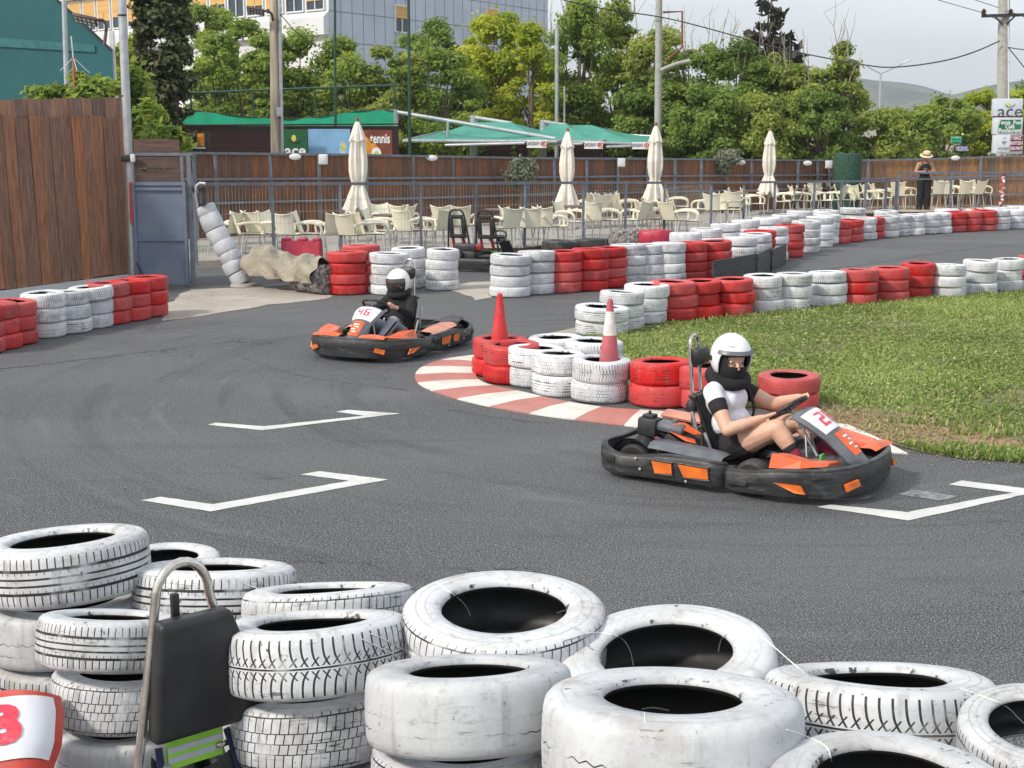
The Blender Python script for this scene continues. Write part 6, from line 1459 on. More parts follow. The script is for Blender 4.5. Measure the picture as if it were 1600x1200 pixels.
# dome
YD = 34; dm = empty('tennis_dome', D(60, 160, YD), label='large teal sheeted hall rising behind the left fence', cat='hall'); dm.location.z = 0; o = dm.location
P_ = [D(x, y, YD)-o for x, y in [(-160,-120),(-20,-90),(88,0),(130,37),(175,80)]]; P_ = [Vector((P_[0].x, P_[0].y, 0))]+P_+[Vector((P_[-1].x, P_[-1].y, 0))]
mb = MB(); mb.prism(P_, (-8.5, 22, 0)); mb.build('sheet', MA['teal'], dm)
a, b = D(-10, 58, YD-.02)-o, D(148, 70, YD-.02)-o; mb = MB(); mb.prism([a, b, b-Vector((0,0,.17)), a-Vector((0,0,.21))], (0,-.01,0)); mb.build('light_band', MA['teal_light'], dm)
mb = MB(); mb.tube([D(86,-3,YD-.03)-o, D(130,36,YD-.03)-o, D(175,79,YD-.03)-o], .03, 6); mb.build('edge_rope', MA['cable'], dm)
mb = MB(); mb.box(D(178.5,130,YD+.1)-o+Vector((0,0,-.6)), (.10,.10,3.6)); mb.build('corner_post', MA['lamp'], dm)
# ---------------------------------------------------------------- poles
def simple_pole(name, px, y0, y1, Y, r0, r1, m, label, cat='pole', base=0.0, pxt=None):
    a = D(px, y1, Y); t = D(pxt if pxt is not None else px, y0, Y); o = Vector((a.x, Y, base)); e = empty(name, o, label=label, cat=cat); mb = MB(); mb.tube([(0,0,0), t-o], [r0, r1], 14); mb.build('shaft', m, e); return e
simple_pole('steel_pole', 99, -30, 160, 30, .055, .05, MA['galv'], 'thin grey steel pole before the teal hall')
wp = simple_pole('utility_pole', 430, -40, 240, 43, .17, .14, MA['utility_wood'], 'bleached wooden utility pole left of the ace banner', pxt=428); o = wp.location
mb = MB(); mb.tube([(.20,-.1,0), D(437,-40,43)-o+Vector((0,-.1,0))], .055, 10); mb.build('conduit', MA['galv'], wp)
mb = MB(); mb.box(D(436,175,42.8)-o, (.14,.12,.26), bev=.01); mb.build('box', MA['lamp'], wp)
def flood(px, py, Y, anchor, label):
    e = empty('floodlight', D(px, py, Y), label=label, cat='floodlight', group='dark LED floodlights'); m_ = Euler((R(-28),R(12),0)).to_matrix()
    mb = MB(); mb.box((0,0,0), (.50,.30,.07), m_, bev=.01); mb.build('case', MA['lamp_dark'], e)
    mb = MB()
    for i in range(5):
        for j in range(2): mb.box(m_ @ Vector((-.19+.095*i, -.07+.13*j, -.04)), (.06,.07,.01), m_)
    mb.build('led_lens', MA['led'], e); mb = MB(); mb.tube(smoothline([(.18,0,0), Vector((.45,.1,.0)), D(*anchor)-e.location], 2), .035, 8); mb.build('arm', MA['lamp_dark'], e)
flood(133, 31, 31, (163, 70, 31), 'dark LED floodlight beside the teal hall roof edge'); flood(399, 17, 42.6, (427, 34, 42.9), 'dark LED floodlight on the wooden utility pole')
for px, Y, yt, r, lb, pt in [(523,49.5,-30,.05,'behind the blue banner',523),(640,49,-30,.055,'crossing the green canopy',638),(870,60,38,.09,'above the second umbrella',870),(882,61,135,.05,'short one above the second umbrella',882)]:
    simple_pole('green_pole', px, yt, 240, Y, r, r*.9, MA['pole_green'] if px < 700 else MA['galv'], 'slim %s pole %s' % ('dark green' if px < 700 else 'grey', lb), pxt=pt)
cpo = simple_pole('concrete_pole', 1029, -60, 240, 58, .17, .13, MA['pole_concrete'], 'concrete power pole rising through the bare branches', pxt=1030); o = cpo.location
mb = MB(); mb.tube([D(1036,19,57.9)-o, D(1066,18,57.9)-o, D(1066,74,57.9)-o, D(1040,95,57.9)-o], .045, 8); mb.build('bracket', mat('rust', (.20,.075,.03), .8), cpo)
mb = MB(); mb.tube(smoothline([D(1032,110,57.8)-o, D(1055,100,57.8)-o, D(1078,95,57.8)-o], 2), .08, 8); mb.build('lamp_arm', MA['pole_concrete'], cpo)
up = simple_pole('utility_pole', 1569, -60, 240, 53, .22, .20, MA['pole_concrete'], 'tall concrete utility pole with crossarm at right', pxt=1570); o = up.location
mb = MB(); mb.tube([(.24,-.15,0), D(1575.5,-60,52.8)-o], .035, 8); mb.build('conduit', MA['lamp'], up)
mb = MB(); seg(D(1534,25,52.7)-o, D(1640,22,52.7)-o, .10, .11, mb); seg(D(1555,26,52.75)-o, D(1567,39,52.75)-o, .05, .05, mb); seg(D(1586,25,52.75)-o, D(1573,38,52.75)-o, .05, .05, mb); mb.build('crossarm', MA['dark_metal'], up)
for x in (1537, 1579, 1604):
    mb = MB(); mb.lathe([(0,0),(.06,0),(.10,.04),(.06,.08),(.10,.12),(.06,.16),(.03,.2),(0,.2)], 14, c=D(x, 22.5, 52.7)-o); mb.build('insulator', mat('brown_glaze', (.055,.02,.018), .25), up)
def wire(pts, r, label):
    mb = MB(); mb.tube(smoothline(pts, 3), r, 6); tag(mb.build('power_line', MA['cable']), label, 'cable', 'overhead cables')
wire([D(840,-14,58), D(878,0,58), D(950,16,57.9), D(1030,25,57.8), D(1110,45,57), D(1220,77,56), D(1360,104,54), D(1400,106,53.5), D(1470,97,53), D(1520,83,53), D(1562,64,52.7)], .026, 'thick black cable sagging from concrete pole to right utility pole')
wire([D(1440,-8,54), D(1500,10,53), D(1537,20,52.7), D(1560,32,52)], .014, 'thin cable running to left insulator of the crossarm')
wire([D(1500,-8,54), D(1579,18,52.7), D(1640,42,52)], .014, 'thin cable running to middle insulator of the crossarm')
wire([D(1575,74,52.6), D(1600,78,52), D(1640,80,51)], .02, 'short black cable leaving the utility pole to the right')
wire([D(1575,74,52.6), D(1590,92,52), D(1610,118,51)], .02, 'black cable dropping down right from the utility pole')
wire([D(438,22,42.8), D(470,60,44), D(560,102,48), D(640,130,54), D(740,148,58), D(870,139,60)], .014, 'pale thin cable sagging before the green hedge trees')
# street lamp far off
sl_ = empty('street_lamp', D(1376, 170, 140), label='twin arm street lamp far behind the trees', cat='street lamp'); sl_.location.z = 0; o = sl_.location
mb = MB(); tp = D(1376,115,140)-o; mb.tube([(0,0,0), tp], [.14,.09], 10); mb.tube([tp, D(1395,107,140)-o, D(1414,97,140)-o], .07, 8); mb.tube([tp, D(1355,104,140)-o], .06, 8); mb.build('shaft', MA['galv'], sl_)
mb = MB(); mb.box(D(1417,96,140)-o, (.9,.35,.18), (0,-.4,0), bev=.05); mb.build('lamp_head', MA['lamp'], sl_)
# sign tower
YS = 51; st_ = empty('sign_tower', D(1576, 241, YS), label='tall panel sign reading ace Tennis Pool Cafe Restaurant', cat='sign'); o = st_.location
def spanel(n, x0, x1, y0, y1, m, dy=.42, Y=YS):
    a, b = D(x0, y0, Y), D(x1, y1, Y); mb = MB(); mb.box(Vector(((a.x+b.x)/2, Y+dy/2, (a.z+b.z)/2))-o, (b.x-a.x, dy, a.z-b.z), bev=.012 if dy > .1 else 0); return mb.build(n, m, st_)
spanel('top_panel', 1556, 1597, 154, 181.5, MA['sign_white']); spanel('joint', 1557, 1596, 181.5, 183.5, MA['sign_maroon'], .40); mp_ = spanel('middle_panel', 1556.5, 1597, 183.5, 210, MA['sign_white']); spanel('bottom_panel', 1556.5, 1597, 210.5, 240, MA['sign_white'])
spanel('green_field', 1561.5, 1594.5, 187, 207.5, MA['sign_green'], .02, YS-.021); spanel('maroon_field', 1579.5, 1596.5, 211.5, 236, MA['sign_maroon'], .02, YS-.021); spanel('lower_line', 1558, 1596, 237.2, 237.9, MA['seam'], .01, YS-.011)
text('ace', .62, MA['sign_ink'], XZ(D(1578.5,174.5,YS-.006)-o), parent=st_, sx=1.1); disc('ball', 1576, 163, .055, .075, YS-.012, MA['ball'], st_)
arc('smile', 1577.5, 161.5, .15, -175, -90, .02, YS-.014, MA['sign_ink'], st_, .9); mb = MB(); c0 = D(1577.5,161.5,YS-.014)-o; mb.tube([c0+Vector((0,0,-.15)), c0+Vector((.10,0,-.10)), c0+Vector((.22,0,.0))], [.02,.018,.006], 8, flat=.3); mb.build('tick', MA['sign_ink'], st_)
for tx, yy, ss, sx_ in (('Tennis  Pool',191.5,.20,.82),('Café',198,.20,.9),('Restaurant',204,.20,.9)): text(tx, ss, MA['white_print'], XZ(D(1578,yy,YS-.026)-o), parent=st_, bold=.004, sx=sx_)
for tx, yy in (('ΓΑΜΟΣ',216),('ΒΑΠΤΙΣΗ',224),('KIDS PARTY',232)): text(tx, .16, MA['white_print'], XZ(D(1588,yy,YS-.026)-o), parent=st_, bold=.003, sx=.62 if len(tx) < 9 else .5)
text('ACE EVENT', .13, MA['sign_ink'], XZ(D(1568.5,232.5,YS-.004)-o), parent=st_, sx=.62)
mb = MB(); c0 = D(1569,222,YS-.006)-o
for i in range(4): mb.tube([c0+Vector((-.10+.025*i,0,.02-.035*i)), c0+Vector((.10-.025*i,0,.02-.035*i))], .008, 6)
mb.tube([c0+Vector((-.03,0,.16)), c0+Vector((-.03,0,.12))], .012, 6); mb.tube([c0+Vector((.03,0,.16)), c0+Vector((.03,0,.12))], .012, 6); mb.build('emblem', MA['seam'], st_)
mb = MB()
for x in (1566, 1575, 1588): mb.tube([D(x,240,YS+.2)-o, D(x,262,YS+.2)-o-Vector((0,0,1.6))], .05, 8)
mb.build('leg', MA['galv'], st_)
for lo_ in ():
    pass
gs = empty('direction_sign', D(1504, 244, 50), label='small green plate on black post above a white oval plate', cat='sign'); o = gs.location
mb = MB(); mb.tube([(0,0,-1.6), D(1504.5,211,50)-o], .035, 8); mb.build('post', MA['black'], gs); mb = MB(); mb.sphere(D(1504.3,210,50)-o, .045); mb.build('knob', MA['ball'], gs)
flat('green_plate', 1486, 1502, 213.5, 224, 49.95, mat('green_plate_border', (.25,.5,.35), .5), gs, .03); flat('green_field', 1487, 1501.3, 215, 223, 49.92, mat('green_plate', (.03,.30,.17), .5), gs, .01)
mb = MB()
for yy in (217.2, 221.5): a, b = D(1488.5,yy,49.905)-o, D(1499.5,yy-.4,49.905)-o; mb.tube([a,b], .012, 6)
mb.build('print', MA['net_green'], gs)
pts_ = [(1492,228),(1497,227.3),(1511,227.6),(1514,229),(1514.5,235),(1513,236.6),(1496,236.8),(1491.5,234)]
mb = MB(); mb.prism([D(x,y,49.9)-o for x, y in pts_], (0,-.03,0)); mb.build('oval_plate', MA['sign_white'], gs); mb = MB(); mb.tube([D(x,y,49.88)-o for x, y in pts_], .03, 6, closed=True); mb.build('oval_rim', MA['black'], gs)
text('IORZIA', .17, mat('blue_ink', (.08,.10,.22), bump=0), XZ(D(1503.5,232.2,49.862)-o), parent=gs, sx=.85)
# antenna
an = empty('antenna', D(115, 160, 29), label='orange mast antenna with four white rods before teal hall', cat='antenna'); o = an.location; o.z = 0
an.location = o; tp = D(114.5,90,29)-o; mb = MB(); mb.tube([(0,0,0), tp], .028, 8); mb.build('mast', mat('orange_mast', (.42,.11,.06), .6), an)
mb = MB(); mb.tube([tp, tp+Vector((-.02,0,.42))], .012, 6); [mb.tube([tp, tp+Vector(v)], .007, 6) for v in ((-.28,0,-.26),(.3,.05,-.3),(.12,-.2,-.26),(-.1,.25,-.2))]; mb.build('rod', MA['lamp'], an)
# ---------------------------------------------------------------- office building
bd = empty('office_building', (-11.1, 88, 0), label='white office building with ochre blinds and blue grey cladding', cat='building')
lu = Vector((-20.8, 20, 0)).normalized(); ru = Vector((3.5, 6, 0)).normalized(); LL_, RL_, HB = 36.0, 27.5, 16.0; Z0 = 0
ln = Vector((lu.y, -lu.x, 0)); ln = ln if ln.y < 0 else -ln; rn = Vector((ru.y, -ru.x, 0)); rn = rn if rn.y < 0 else -rn
mb = MB(); mb.add([(0,0,0), lu*LL_, lu*LL_+Vector((0,0,HB)), (0,0,HB)], [(0,1,2,3)]); bk_ = Vector((0,14,0)); mb.add([lu*LL_, lu*LL_+bk_, lu*LL_+bk_+Vector((0,0,HB)), lu*LL_+Vector((0,0,HB))], [(0,1,2,3)]); mb.add([Vector((0,0,HB)), lu*LL_+Vector((0,0,HB)), lu*LL_+bk_+Vector((0,0,HB)), ru*RL_*.6+Vector((0,4,HB))], [(0,1,2,3)]); mb.build('wall', MA['wall_white'], bd)
mb = MB(); mb.add([(0,0,0), ru*RL_, ru*RL_+Vector((0,0,12.6)), ru*19+Vector((0,0,HB)), (0,0,HB)], [(0,1,2,3,4)]); mb.add([ru*RL_, ru*RL_+bk_, ru*RL_+bk_+Vector((0,0,12.6)), ru*RL_+Vector((0,0,12.6))], [(0,1,2,3)]); mb.build('cladding', MA['panel_blue'], bd)
mb = MB()
for z in (4.3, 6.15, 7.95, 9.77, 11.6, 13.4): seg(rn*.004+Vector((0,0,z)), ru*RL_+rn*.004+Vector((0,0,z)), .03, .035, mb)
for i in range(1, 24):
    p = ru*(i*1.17)+rn*.004; seg(p+Vector((0,0,3)), p+Vector((0,0,12.2 if i > 18 else 15)), .03, .03, mb, up=(0,1,0))
mb.build('seam', MA['seam'], bd)
bands = [(8.35, 9.75), (12.15, 13.5)]
for z0, z1 in bands:
    mb = MB(); mb.prism([Vector((0,0,z0))-ln*-.02, Vector((0,0,z1))-ln*-.02, Vector((0,0,z1))+ln*.42-Vector((0,0,.35)), Vector((0,0,z0))+ln*.42], lu*LL_); mb.build('parapet', MA['wall_white'], bd)
def window(w0, z0, w, h, blind, base, u, n):
    c = base+u*(w0+w/2); m3 = Matrix((u, -n, Vector((0,0,1)))).transposed()
    f = MB()
    for cx, cz, a, b in ((0,0,w,.09),(0,h,w,.09),(-w/2,h/2,.09,h+.09),(w/2,h/2,.09,h+.09),(0,h/2*.55,.07,h*.55)): f.box(c+n*.06+u*cx+Vector((0,0,z0+cz)), (a, .12, b), m3)
    fo = f.build('window', MA['frame_white'], bd)
    g = MB(); g.box(c+n*.03+Vector((0,0,z0+h/2)), (w-.08, .02, h-.08), m3); g.build('pane', MA['glass'], fo)
    if blind:
        b = MB(); hb = h*blind; b.box(c+n*.10+Vector((0,0,z0+h-hb/2-.05)), (w-.10, .04, hb), m3); b.build('blind', MA['blind'], fo)
for fl, zz in enumerate((9.85, 13.6)):
    for i in range(17): window(.35+i*2.05, zz, 1.72, 2.15, [.72,.62,.82,.7,.0,.55,.75,.7,.6,.72,.8,.62,.7,.75,.6,.72,.7][i], Vector(), lu, ln)
mb = MB()
for fl, zz in enumerate((9.85, 13.6)):
    seg(Vector((0,0,zz+2.4))+ln*.03, lu*LL_+Vector((0,0,zz+2.4))+ln*.03, .05, .34, mb)
mb.build('ochre_band', MA['ochre'], bd)
window(6.9, 8.9, 1.5, 1.7, .45, Vector(), ru, rn); window(18.2, 8.6, 1.7, 2.6, .5, Vector(), ru, rn); window(6.9, 5.0, 1.5, 1.9, .0, Vector(), ru, rn); window(6.9, 12.4, 1.5, 1.7, .5, Vector(), ru, rn)
# ---------------------------------------------------------------- man on the terrace
def man():
    b = MB(); V = Vector
    for s in (-1, 1): chain(b, [(V((0, s*.10, .92)), .115), (V((.01, s*.105, .50)), .075), (V((-.015, s*.11, .10)), .05)]); chain(b, [(V((-.03, s*.11, .045)), .045), (V((.13, s*.13, .035)), .042)])
    ell(b, (0, 0, .96), (.12, .165, .13)); ell(b, (.0, 0, 1.12), (.115, .155, .15)); ell(b, (-.01, 0, 1.31), (.12, .185, .17)); chain(b, [(V((-.01,0,1.40)), .07), (V((.02,0,1.50)), .055), (V((.05,0,1.56)), .06)])
    for s in (-1, 1):
        sh, el = V((-.01, s*.195, 1.40)), V((.02, s*.295, 1.14)); wr = V((.20, s*.085, 1.19)); chain(b, [(V((-.01, s*.1, 1.43)), .06), (sh, .07), (el, .05), (el.lerp(wr, .4), .046), (wr, .031)])
        hand(b, wr, V((.255, s*.035, 1.20)), V((.2,0,.95)), V((.2, s*.9, 0)), s)
    P, m = make_face(b, (.075, 0, 1.62), (.93, 0, -.36), (.36, 0, .93)); body = fuse(b, 'person', MA['skin_tan'], .011, None, 5); face_parts(P, m, body)
    t = MB(); ell(t, (.0, 0, 1.12), (.127, .168, .15)); ell(t, (-.01, 0, 1.30), (.132, .188, .17)); chain(t, [(V((-.01,-.12,1.425)), .062), (V((-.01,.12,1.425)), .062)]); tp = fuse(t, 'vest', MA['black_cloth'], .012, body, 4)
    q = MB(); q.grid(lambda u, v: V((.135-.10*abs(2*v-1)**2.4, -.13+.26*v, 1.30-.045*u)), 3, 9); q.build('print', MA['grey_plastic'], tp)
    t = MB(); ell(t, (0, 0, .96), (.145, .19, .13))
    for s in (-1, 1): chain(t, [(V((0, s*.10, .90)), .135), (V((.01, s*.11, .50)), .105), (V((-.01, s*.115, .13)), .10), (V((.0, s*.12, .075)), .105)])
    fuse(t, 'trousers', MA['black_cloth'], .013, body, 3)
    for s in (-1, 1): t = MB(); chain(t, [(V((-.03, s*.11, .045)), .05), (V((.15, s*.135, .038)), .046)]); fuse(t, 'shoe', MA['black'], .012, body, 3)
    h = MB(); h.lathe([(.205,-.012),(.20,.0),(.125,.022),(.115,.10),(.095,.125),(.05,.118),(0,.112)], 32, c=P(.0, 0, .075), m=m); h.lathe([(.20,-.018),(.12,.012),(.10,.09)], 32, c=P(.0, 0, .075), m=m); ho_ = h.build('hat', MA['straw'], body)
    h = MB(); h.lathe([(.128,.028),(.122,.055)], 32, c=P(.0, 0, .075), m=m); h.build('hat_band', MA['dark_cloth'], ho_)
    ph = MB(); ph.box((.275, 0, 1.225), (.012, .075, .14), (0, -.6, 0), bev=.006); ph.build('phone', MA['black'], body)
    return body
mn = man(); g = G(1442, 327.5, DZ+.004); mn.location = g; mn.rotation_euler = (0, 0, R(-93)); mn.scale = (1.03,)*3
tag(mn, 'person in straw hat, black vest and trousers standing by the terrace railing', 'person', 'people')
# ================================================================ vegetation
def leaf_quads(P, Nn, size, r, long=1.5):
    """one folded leaf per point: P (n,3), Nn normals"""
    n = len(P); t = r.normal(size=(n, 3)); t -= (t*Nn).sum(1, keepdims=True)*Nn; t /= np.linalg.norm(t, axis=1, keepdims=True)+1e-9
    b = np.cross(Nn, t); s = (size*r.uniform(.6, 1.35, (n, 1)))
    L, W = t*s*long*.5, b*s*.5
    droop = Nn*s*r.uniform(-.25, .25, (n, 1))
    V = np.stack([P-L, P+W+droop*.4, P+L+droop, P-W+droop*.4], 1).reshape(-1, 3)
    F = np.arange(n*4).reshape(n, 4); return V, F
def crown_points(r, blobs, n, shell=.25):
    """leaf positions in clumps: blobs = (centre, radii)"""
    vol = np.array([b[1][0]*b[1][1]*b[1][2] for b in blobs])**.67; pk = r.choice(len(blobs), n, p=vol/vol.sum())
    C = np.array([b[0] for b in blobs])[pk]; Q = np.array([b[1] for b in blobs])[pk]
    d = r.normal(size=(n, 3)); d /= np.linalg.norm(d, axis=1, keepdims=True); rad = (shell+(1.08-shell)*r.random((n, 1))**.6)
    return C+d*Q*rad*np.where(r.random((n, 1)) < .16, r.uniform(1.0, 1.75, (n, 1)), 1.0), d, pk
def tree(name, base, h, rad, leaf, label, nleaf, size, group='trees behind the terrace', cat='tree', low=.18, clumps=26, trunk_r=.14, shape='round', twigs=0, long=1.5, seed=0, limb=True, bare=None, skew=(0, 0), mb_=None):
    r = np.random.default_rng(seed); rs = random.Random(seed); root = empty(name, base, label=label, cat=cat, group=group)
    blobs = []; cz = h*(low+1)/2; hz = h*(1-low)/2
    for i in range(clumps):
        z = rs.uniform(-1, 1); a = rs.uniform(0, 2*PI); k = rs.uniform(.45, .92)
        if shape == 'round': w = math.sqrt(max(.05, 1-z*z*.92))
        elif shape == 'tall': w = .55+.45*math.cos(z*1.4) if z < 0 else max(.12, 1-z**1.3*.92)
        elif shape == 'cone': w = max(.06, (1-z)/2)
        else: w = .95
        cr = rad*rs.uniform(.16, .36)*({'cone': max(.3, w*1.6), 'col': 2.1}.get(shape, 1))
        c = (math.cos(a)*rad*w*k+skew[0]*z*rad, math.sin(a)*rad*w*k, cz+z*hz*.9)
        blobs.append((c, (cr, cr, cr*rs.uniform(.45, .85))))
    P, d, pk = crown_points(r, blobs, nleaf)
    # gaps where the sky shows: carve small voids
    V = np.array([[rs.uniform(-rad, rad), rs.uniform(-rad, rad), h*rs.uniform(low, 1)] for _ in range(int(clumps*.25))]); keep = np.ones(len(P), bool)
    for v in V: keep &= np.linalg.norm((P-v)/np.array([1, 1, .8]), axis=1) > rad*rs.uniform(.10, .22)
    P, d, pk = P[keep], d[keep], pk[keep]
    Nn = d*.7+np.array([0, 0, .55])+r.normal(size=P.shape)*.55; Nn /= np.linalg.norm(Nn, axis=1, keepdims=True)
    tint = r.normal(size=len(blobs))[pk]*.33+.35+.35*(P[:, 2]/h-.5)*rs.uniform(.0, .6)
    Vv, F = leaf_quads(P, Nn, size, r, long); mesh_np('crown', Vv, F, leaf, root, attr=tint)
    mb = MB(); top = Vector((skew[0]*rad*.3, 0, h*(low+.62*(1-low)))); mb.tube([(0,0,-.05), Vector((rs.uniform(-.1,.1)*rad*.3, 0, h*.25)), Vector((rs.uniform(-.1,.1)*rad*.6, 0, h*.5)), top], [trunk_r, trunk_r*.82, trunk_r*.55, trunk_r*.15], 10)
    if limb:
        for b in blobs[:14]:
            c = Vector(b[0]); s = Vector((0, 0, h*rs.uniform(.15, .5))); mb.tube([s, s.lerp(c, .5)+Vector((0, 0, .12*h*.3)), c], [trunk_r*.45, trunk_r*.28, trunk_r*.08], 6)
    mb.build('trunk', MA['bark'], root)
    if twigs:
        mb = MB()
        for i in range(twigs):
            a = rs.uniform(0, 2*PI); s = Vector((math.cos(a)*rad*rs.uniform(.1,.6)+skew[0]*rad*.4, math.sin(a)*rad*.4, h*rs.uniform(.62, .92))); ln = h*rs.uniform(.16, .40)*(bare or 1); lean = Vector((rs.uniform(-.22, .34), rs.uniform(-.2, .2), 1))
            pts = [s]; 
            for k in range(1, 5): pts.append(s+lean*ln*k/4+Vector((rs.uniform(-.03,.03)+.05*k*k/16, 0, 0))*ln)
            mb.tube(pts, [.028,.022,.017,.012,.006], 5)
            if rs.random() < .6: q = pts[2]; mb.tube([q, q+Vector((rs.uniform(-.25,.25), 0, .3))*ln*.8, q+Vector((rs.uniform(-.35,.35), 0, .6))*ln*.8], [.014,.010,.005], 4)
        mb.build('bare_branches', MA['twig'], root)
    return root
# px centre, px half width, top py, Y, leaf, shape, twigs, leaves, label
TREES = [
 (314,54,-14,72,'leaf_mid','round',0,5200,'tall bushy green tree right of the cypresses'),
 (376,66,24,64,'leaf_mid','round',0,5000,'rounded green tree left of the wooden utility pole'),
 (338,44,52,60,'leaf_mid','round',0,3800,'rounded green tree between cypresses and wooden utility pole'),
 (418,44,50,60,'leaf_mid','round',0,3800,'rounded green tree right behind the wooden utility pole'),
 (455,66,44,62,'leaf_mid','round',0,5000,'rounded green tree above the ace banner'),
 (545,66,58,61,'leaf_mid','round',0,5000,'green tree above the leftmost umbrella'),
 (612,58,66,60,'leaf_olive','round',0,4200,'yellow green tree before the grey cladding'),
 (668,56,28,72,'leaf_dark','round',0,3600,'darker sparse tree reaching up the grey cladding'),
 (690,64,66,60,'leaf_mid','round',0,4600,'green tree above the large canopy arm'),
 (775,62,18,64,'leaf_lime','round',5,4800,'brightest lime green tree before the grey cladding'),
 (830,46,30,62,'leaf_lime','tall',4,3800,'lime yellow tree at the corner of the office building'),
 (905,64,-10,64,'leaf_mid','tall',6,5000,'leafy green tree above the second umbrella'),
 (965,56,-2,66,'leaf_olive','tall',6,4300,'tall loose tree left of the concrete pole'),
 (1025,60,38,63,'leaf_olive','round',8,4200,'tree with mixed leaves round the concrete pole'),
 (1085,62,62,62,'leaf_mid','round',12,4800,'tree full of bare pale shoots right of concrete pole'),
 (1150,62,62,61,'leaf_dark','round',12,4800,'dense dark tree left of the dark conifer'),
 (1212,56,78,61,'leaf_olive','round',10,4600,'olive green tree below the dark conifer'),
 (1262,48,92,60,'leaf_olive','round',5,4200,'olive green tree right of the dark conifer'),
 (1322,40,58,60,'leaf_olive','tall',10,2500,'thin loose tree with bare shoots against the sky'),
 (1375,52,172,58,'leaf_olive','round',0,4200,'low pale bush with whitish leaves left of standing man'),
 (1425,46,158,66,'leaf_mid','round',0,3600,'low green tree behind the standing man'),
 (1478,50,152,70,'leaf_mid','round',3,3600,'low green tree behind the small green sign'),
 (1535,44,142,74,'leaf_lime','round',0,3600,'bright green tree left of the utility pole'),
 (1605,48,138,72,'leaf_lime','round',0,3600,'bright green tree right of the utility pole'),
 (1640,60,110,90,'leaf_dark','round',0,3000,'dark tree cut by the right edge'),
 (1285,56,140,57,'leaf_dark','round',0,4600,'dark green shrub behind the rightmost umbrella'),
 (1110,60,130,57,'leaf_dark','round',0,4600,'dark green shrub behind the second olive tree'),
 (1010,56,120,62,'leaf_dark','round',0,4200,'dark green shrub behind the third umbrella'),
 (1190,60,140,57,'leaf_olive','round',0,4400,'olive green shrub left of the rightmost umbrella'),
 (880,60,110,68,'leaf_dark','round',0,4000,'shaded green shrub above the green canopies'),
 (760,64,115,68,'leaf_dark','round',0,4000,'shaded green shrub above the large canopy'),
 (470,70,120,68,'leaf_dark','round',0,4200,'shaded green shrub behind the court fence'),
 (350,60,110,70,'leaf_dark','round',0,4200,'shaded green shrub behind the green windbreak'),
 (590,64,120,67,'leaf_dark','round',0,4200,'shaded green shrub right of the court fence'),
 (690,56,140,66,'leaf_dark','round',0,3800,'shaded green shrub behind the canopy arm')]
for i, (px, hw, ty, Y, lf, shp, tw, nl, lb) in enumerate(TREES):
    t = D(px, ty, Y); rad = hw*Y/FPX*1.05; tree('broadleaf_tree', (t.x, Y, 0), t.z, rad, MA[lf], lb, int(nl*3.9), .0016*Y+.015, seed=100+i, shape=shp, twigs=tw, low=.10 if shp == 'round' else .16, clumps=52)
t = D(1206, -75, 80); tree('conifer', (t.x, 80, 0), t.z, 2.5, MA['leaf_conifer'], 'dark brown green conifer rising above the other trees', 5200, .30, shape='cone', clumps=90, low=.15, long=2.4, seed=7, trunk_r=.2)
for i, (px, hw, Y, lb) in enumerate([(226,22,40.5,'thinner dark cypress left of its taller twin'),(264,28,40,'thicker dark cypress right of its twin')]):
    t = D(px, -60, Y); tree('cypress', (t.x, Y, 0), t.z, hw*Y/FPX*.9, MA['leaf_cypress'], lb, 15000, .095, group='cypresses by the gate', shape='col', clumps=110, low=.04, long=2.0, seed=20+i)
def bush(px, py, hw, hh, Y, leaf, label, n, size, seed, cat='bush', name='bush'):
    b = D(px, py+hh, Y); r = np.random.default_rng(seed); rs = random.Random(seed); root = empty(name, (b.x, Y, 0), label=label, cat=cat, group='bushes behind the left fence'); sx, sz = hw*Y/FPX, hh*Y/FPX; c0 = D(px, py, Y).z
    bl = [((rs.uniform(-.8,.8)*sx, rs.uniform(-.4,.4)*sx, c0+rs.uniform(-.7,.6)*sz), (sx*rs.uniform(.3,.5),)*2+(sz*rs.uniform(.3,.5),)) for _ in range(16)]
    P, d, pk = crown_points(r, bl, n); Nn = d*.6+np.array([0,0,.6])+r.normal(size=P.shape)*.5; Nn /= np.linalg.norm(Nn, axis=1, keepdims=True)
    V, F = leaf_quads(P, Nn, size, r, 1.9); mesh_np('foliage', V, F, MA[leaf], root, attr=r.normal(size=len(bl))[pk]*.3+.45)
    mb = MB(); [mb.tube([(0,0,0), Vector(q[0])*.6, Vector(q[0])], [.03,.02,.008], 5) for q in bl[:9]]; mb.build('stem', MA['bark'], root)
bush(80,150,34,20,29,'leaf_dark','small dark bush left of the antenna mast',1500,.10,41); bush(140,138,40,28,29,'leaf_mid','green bush between antenna and grey lamp post',2600,.10,42)
bush(228,205,30,48,31,'leaf_mid','leafy bush beside the grey lamp post above gate',3000,.11,43); bush(262,218,30,26,30,'leaf_mid','low flowering bush above the blue gate',2400,.10,44)
bush(215,150,26,60,36,'leaf_mid','tall green shrub behind the grey lamp post',3400,.11,45); bush(205,110,30,50,52,'leaf_lime','yellow green tree behind the left cypress',3600,.16,46)
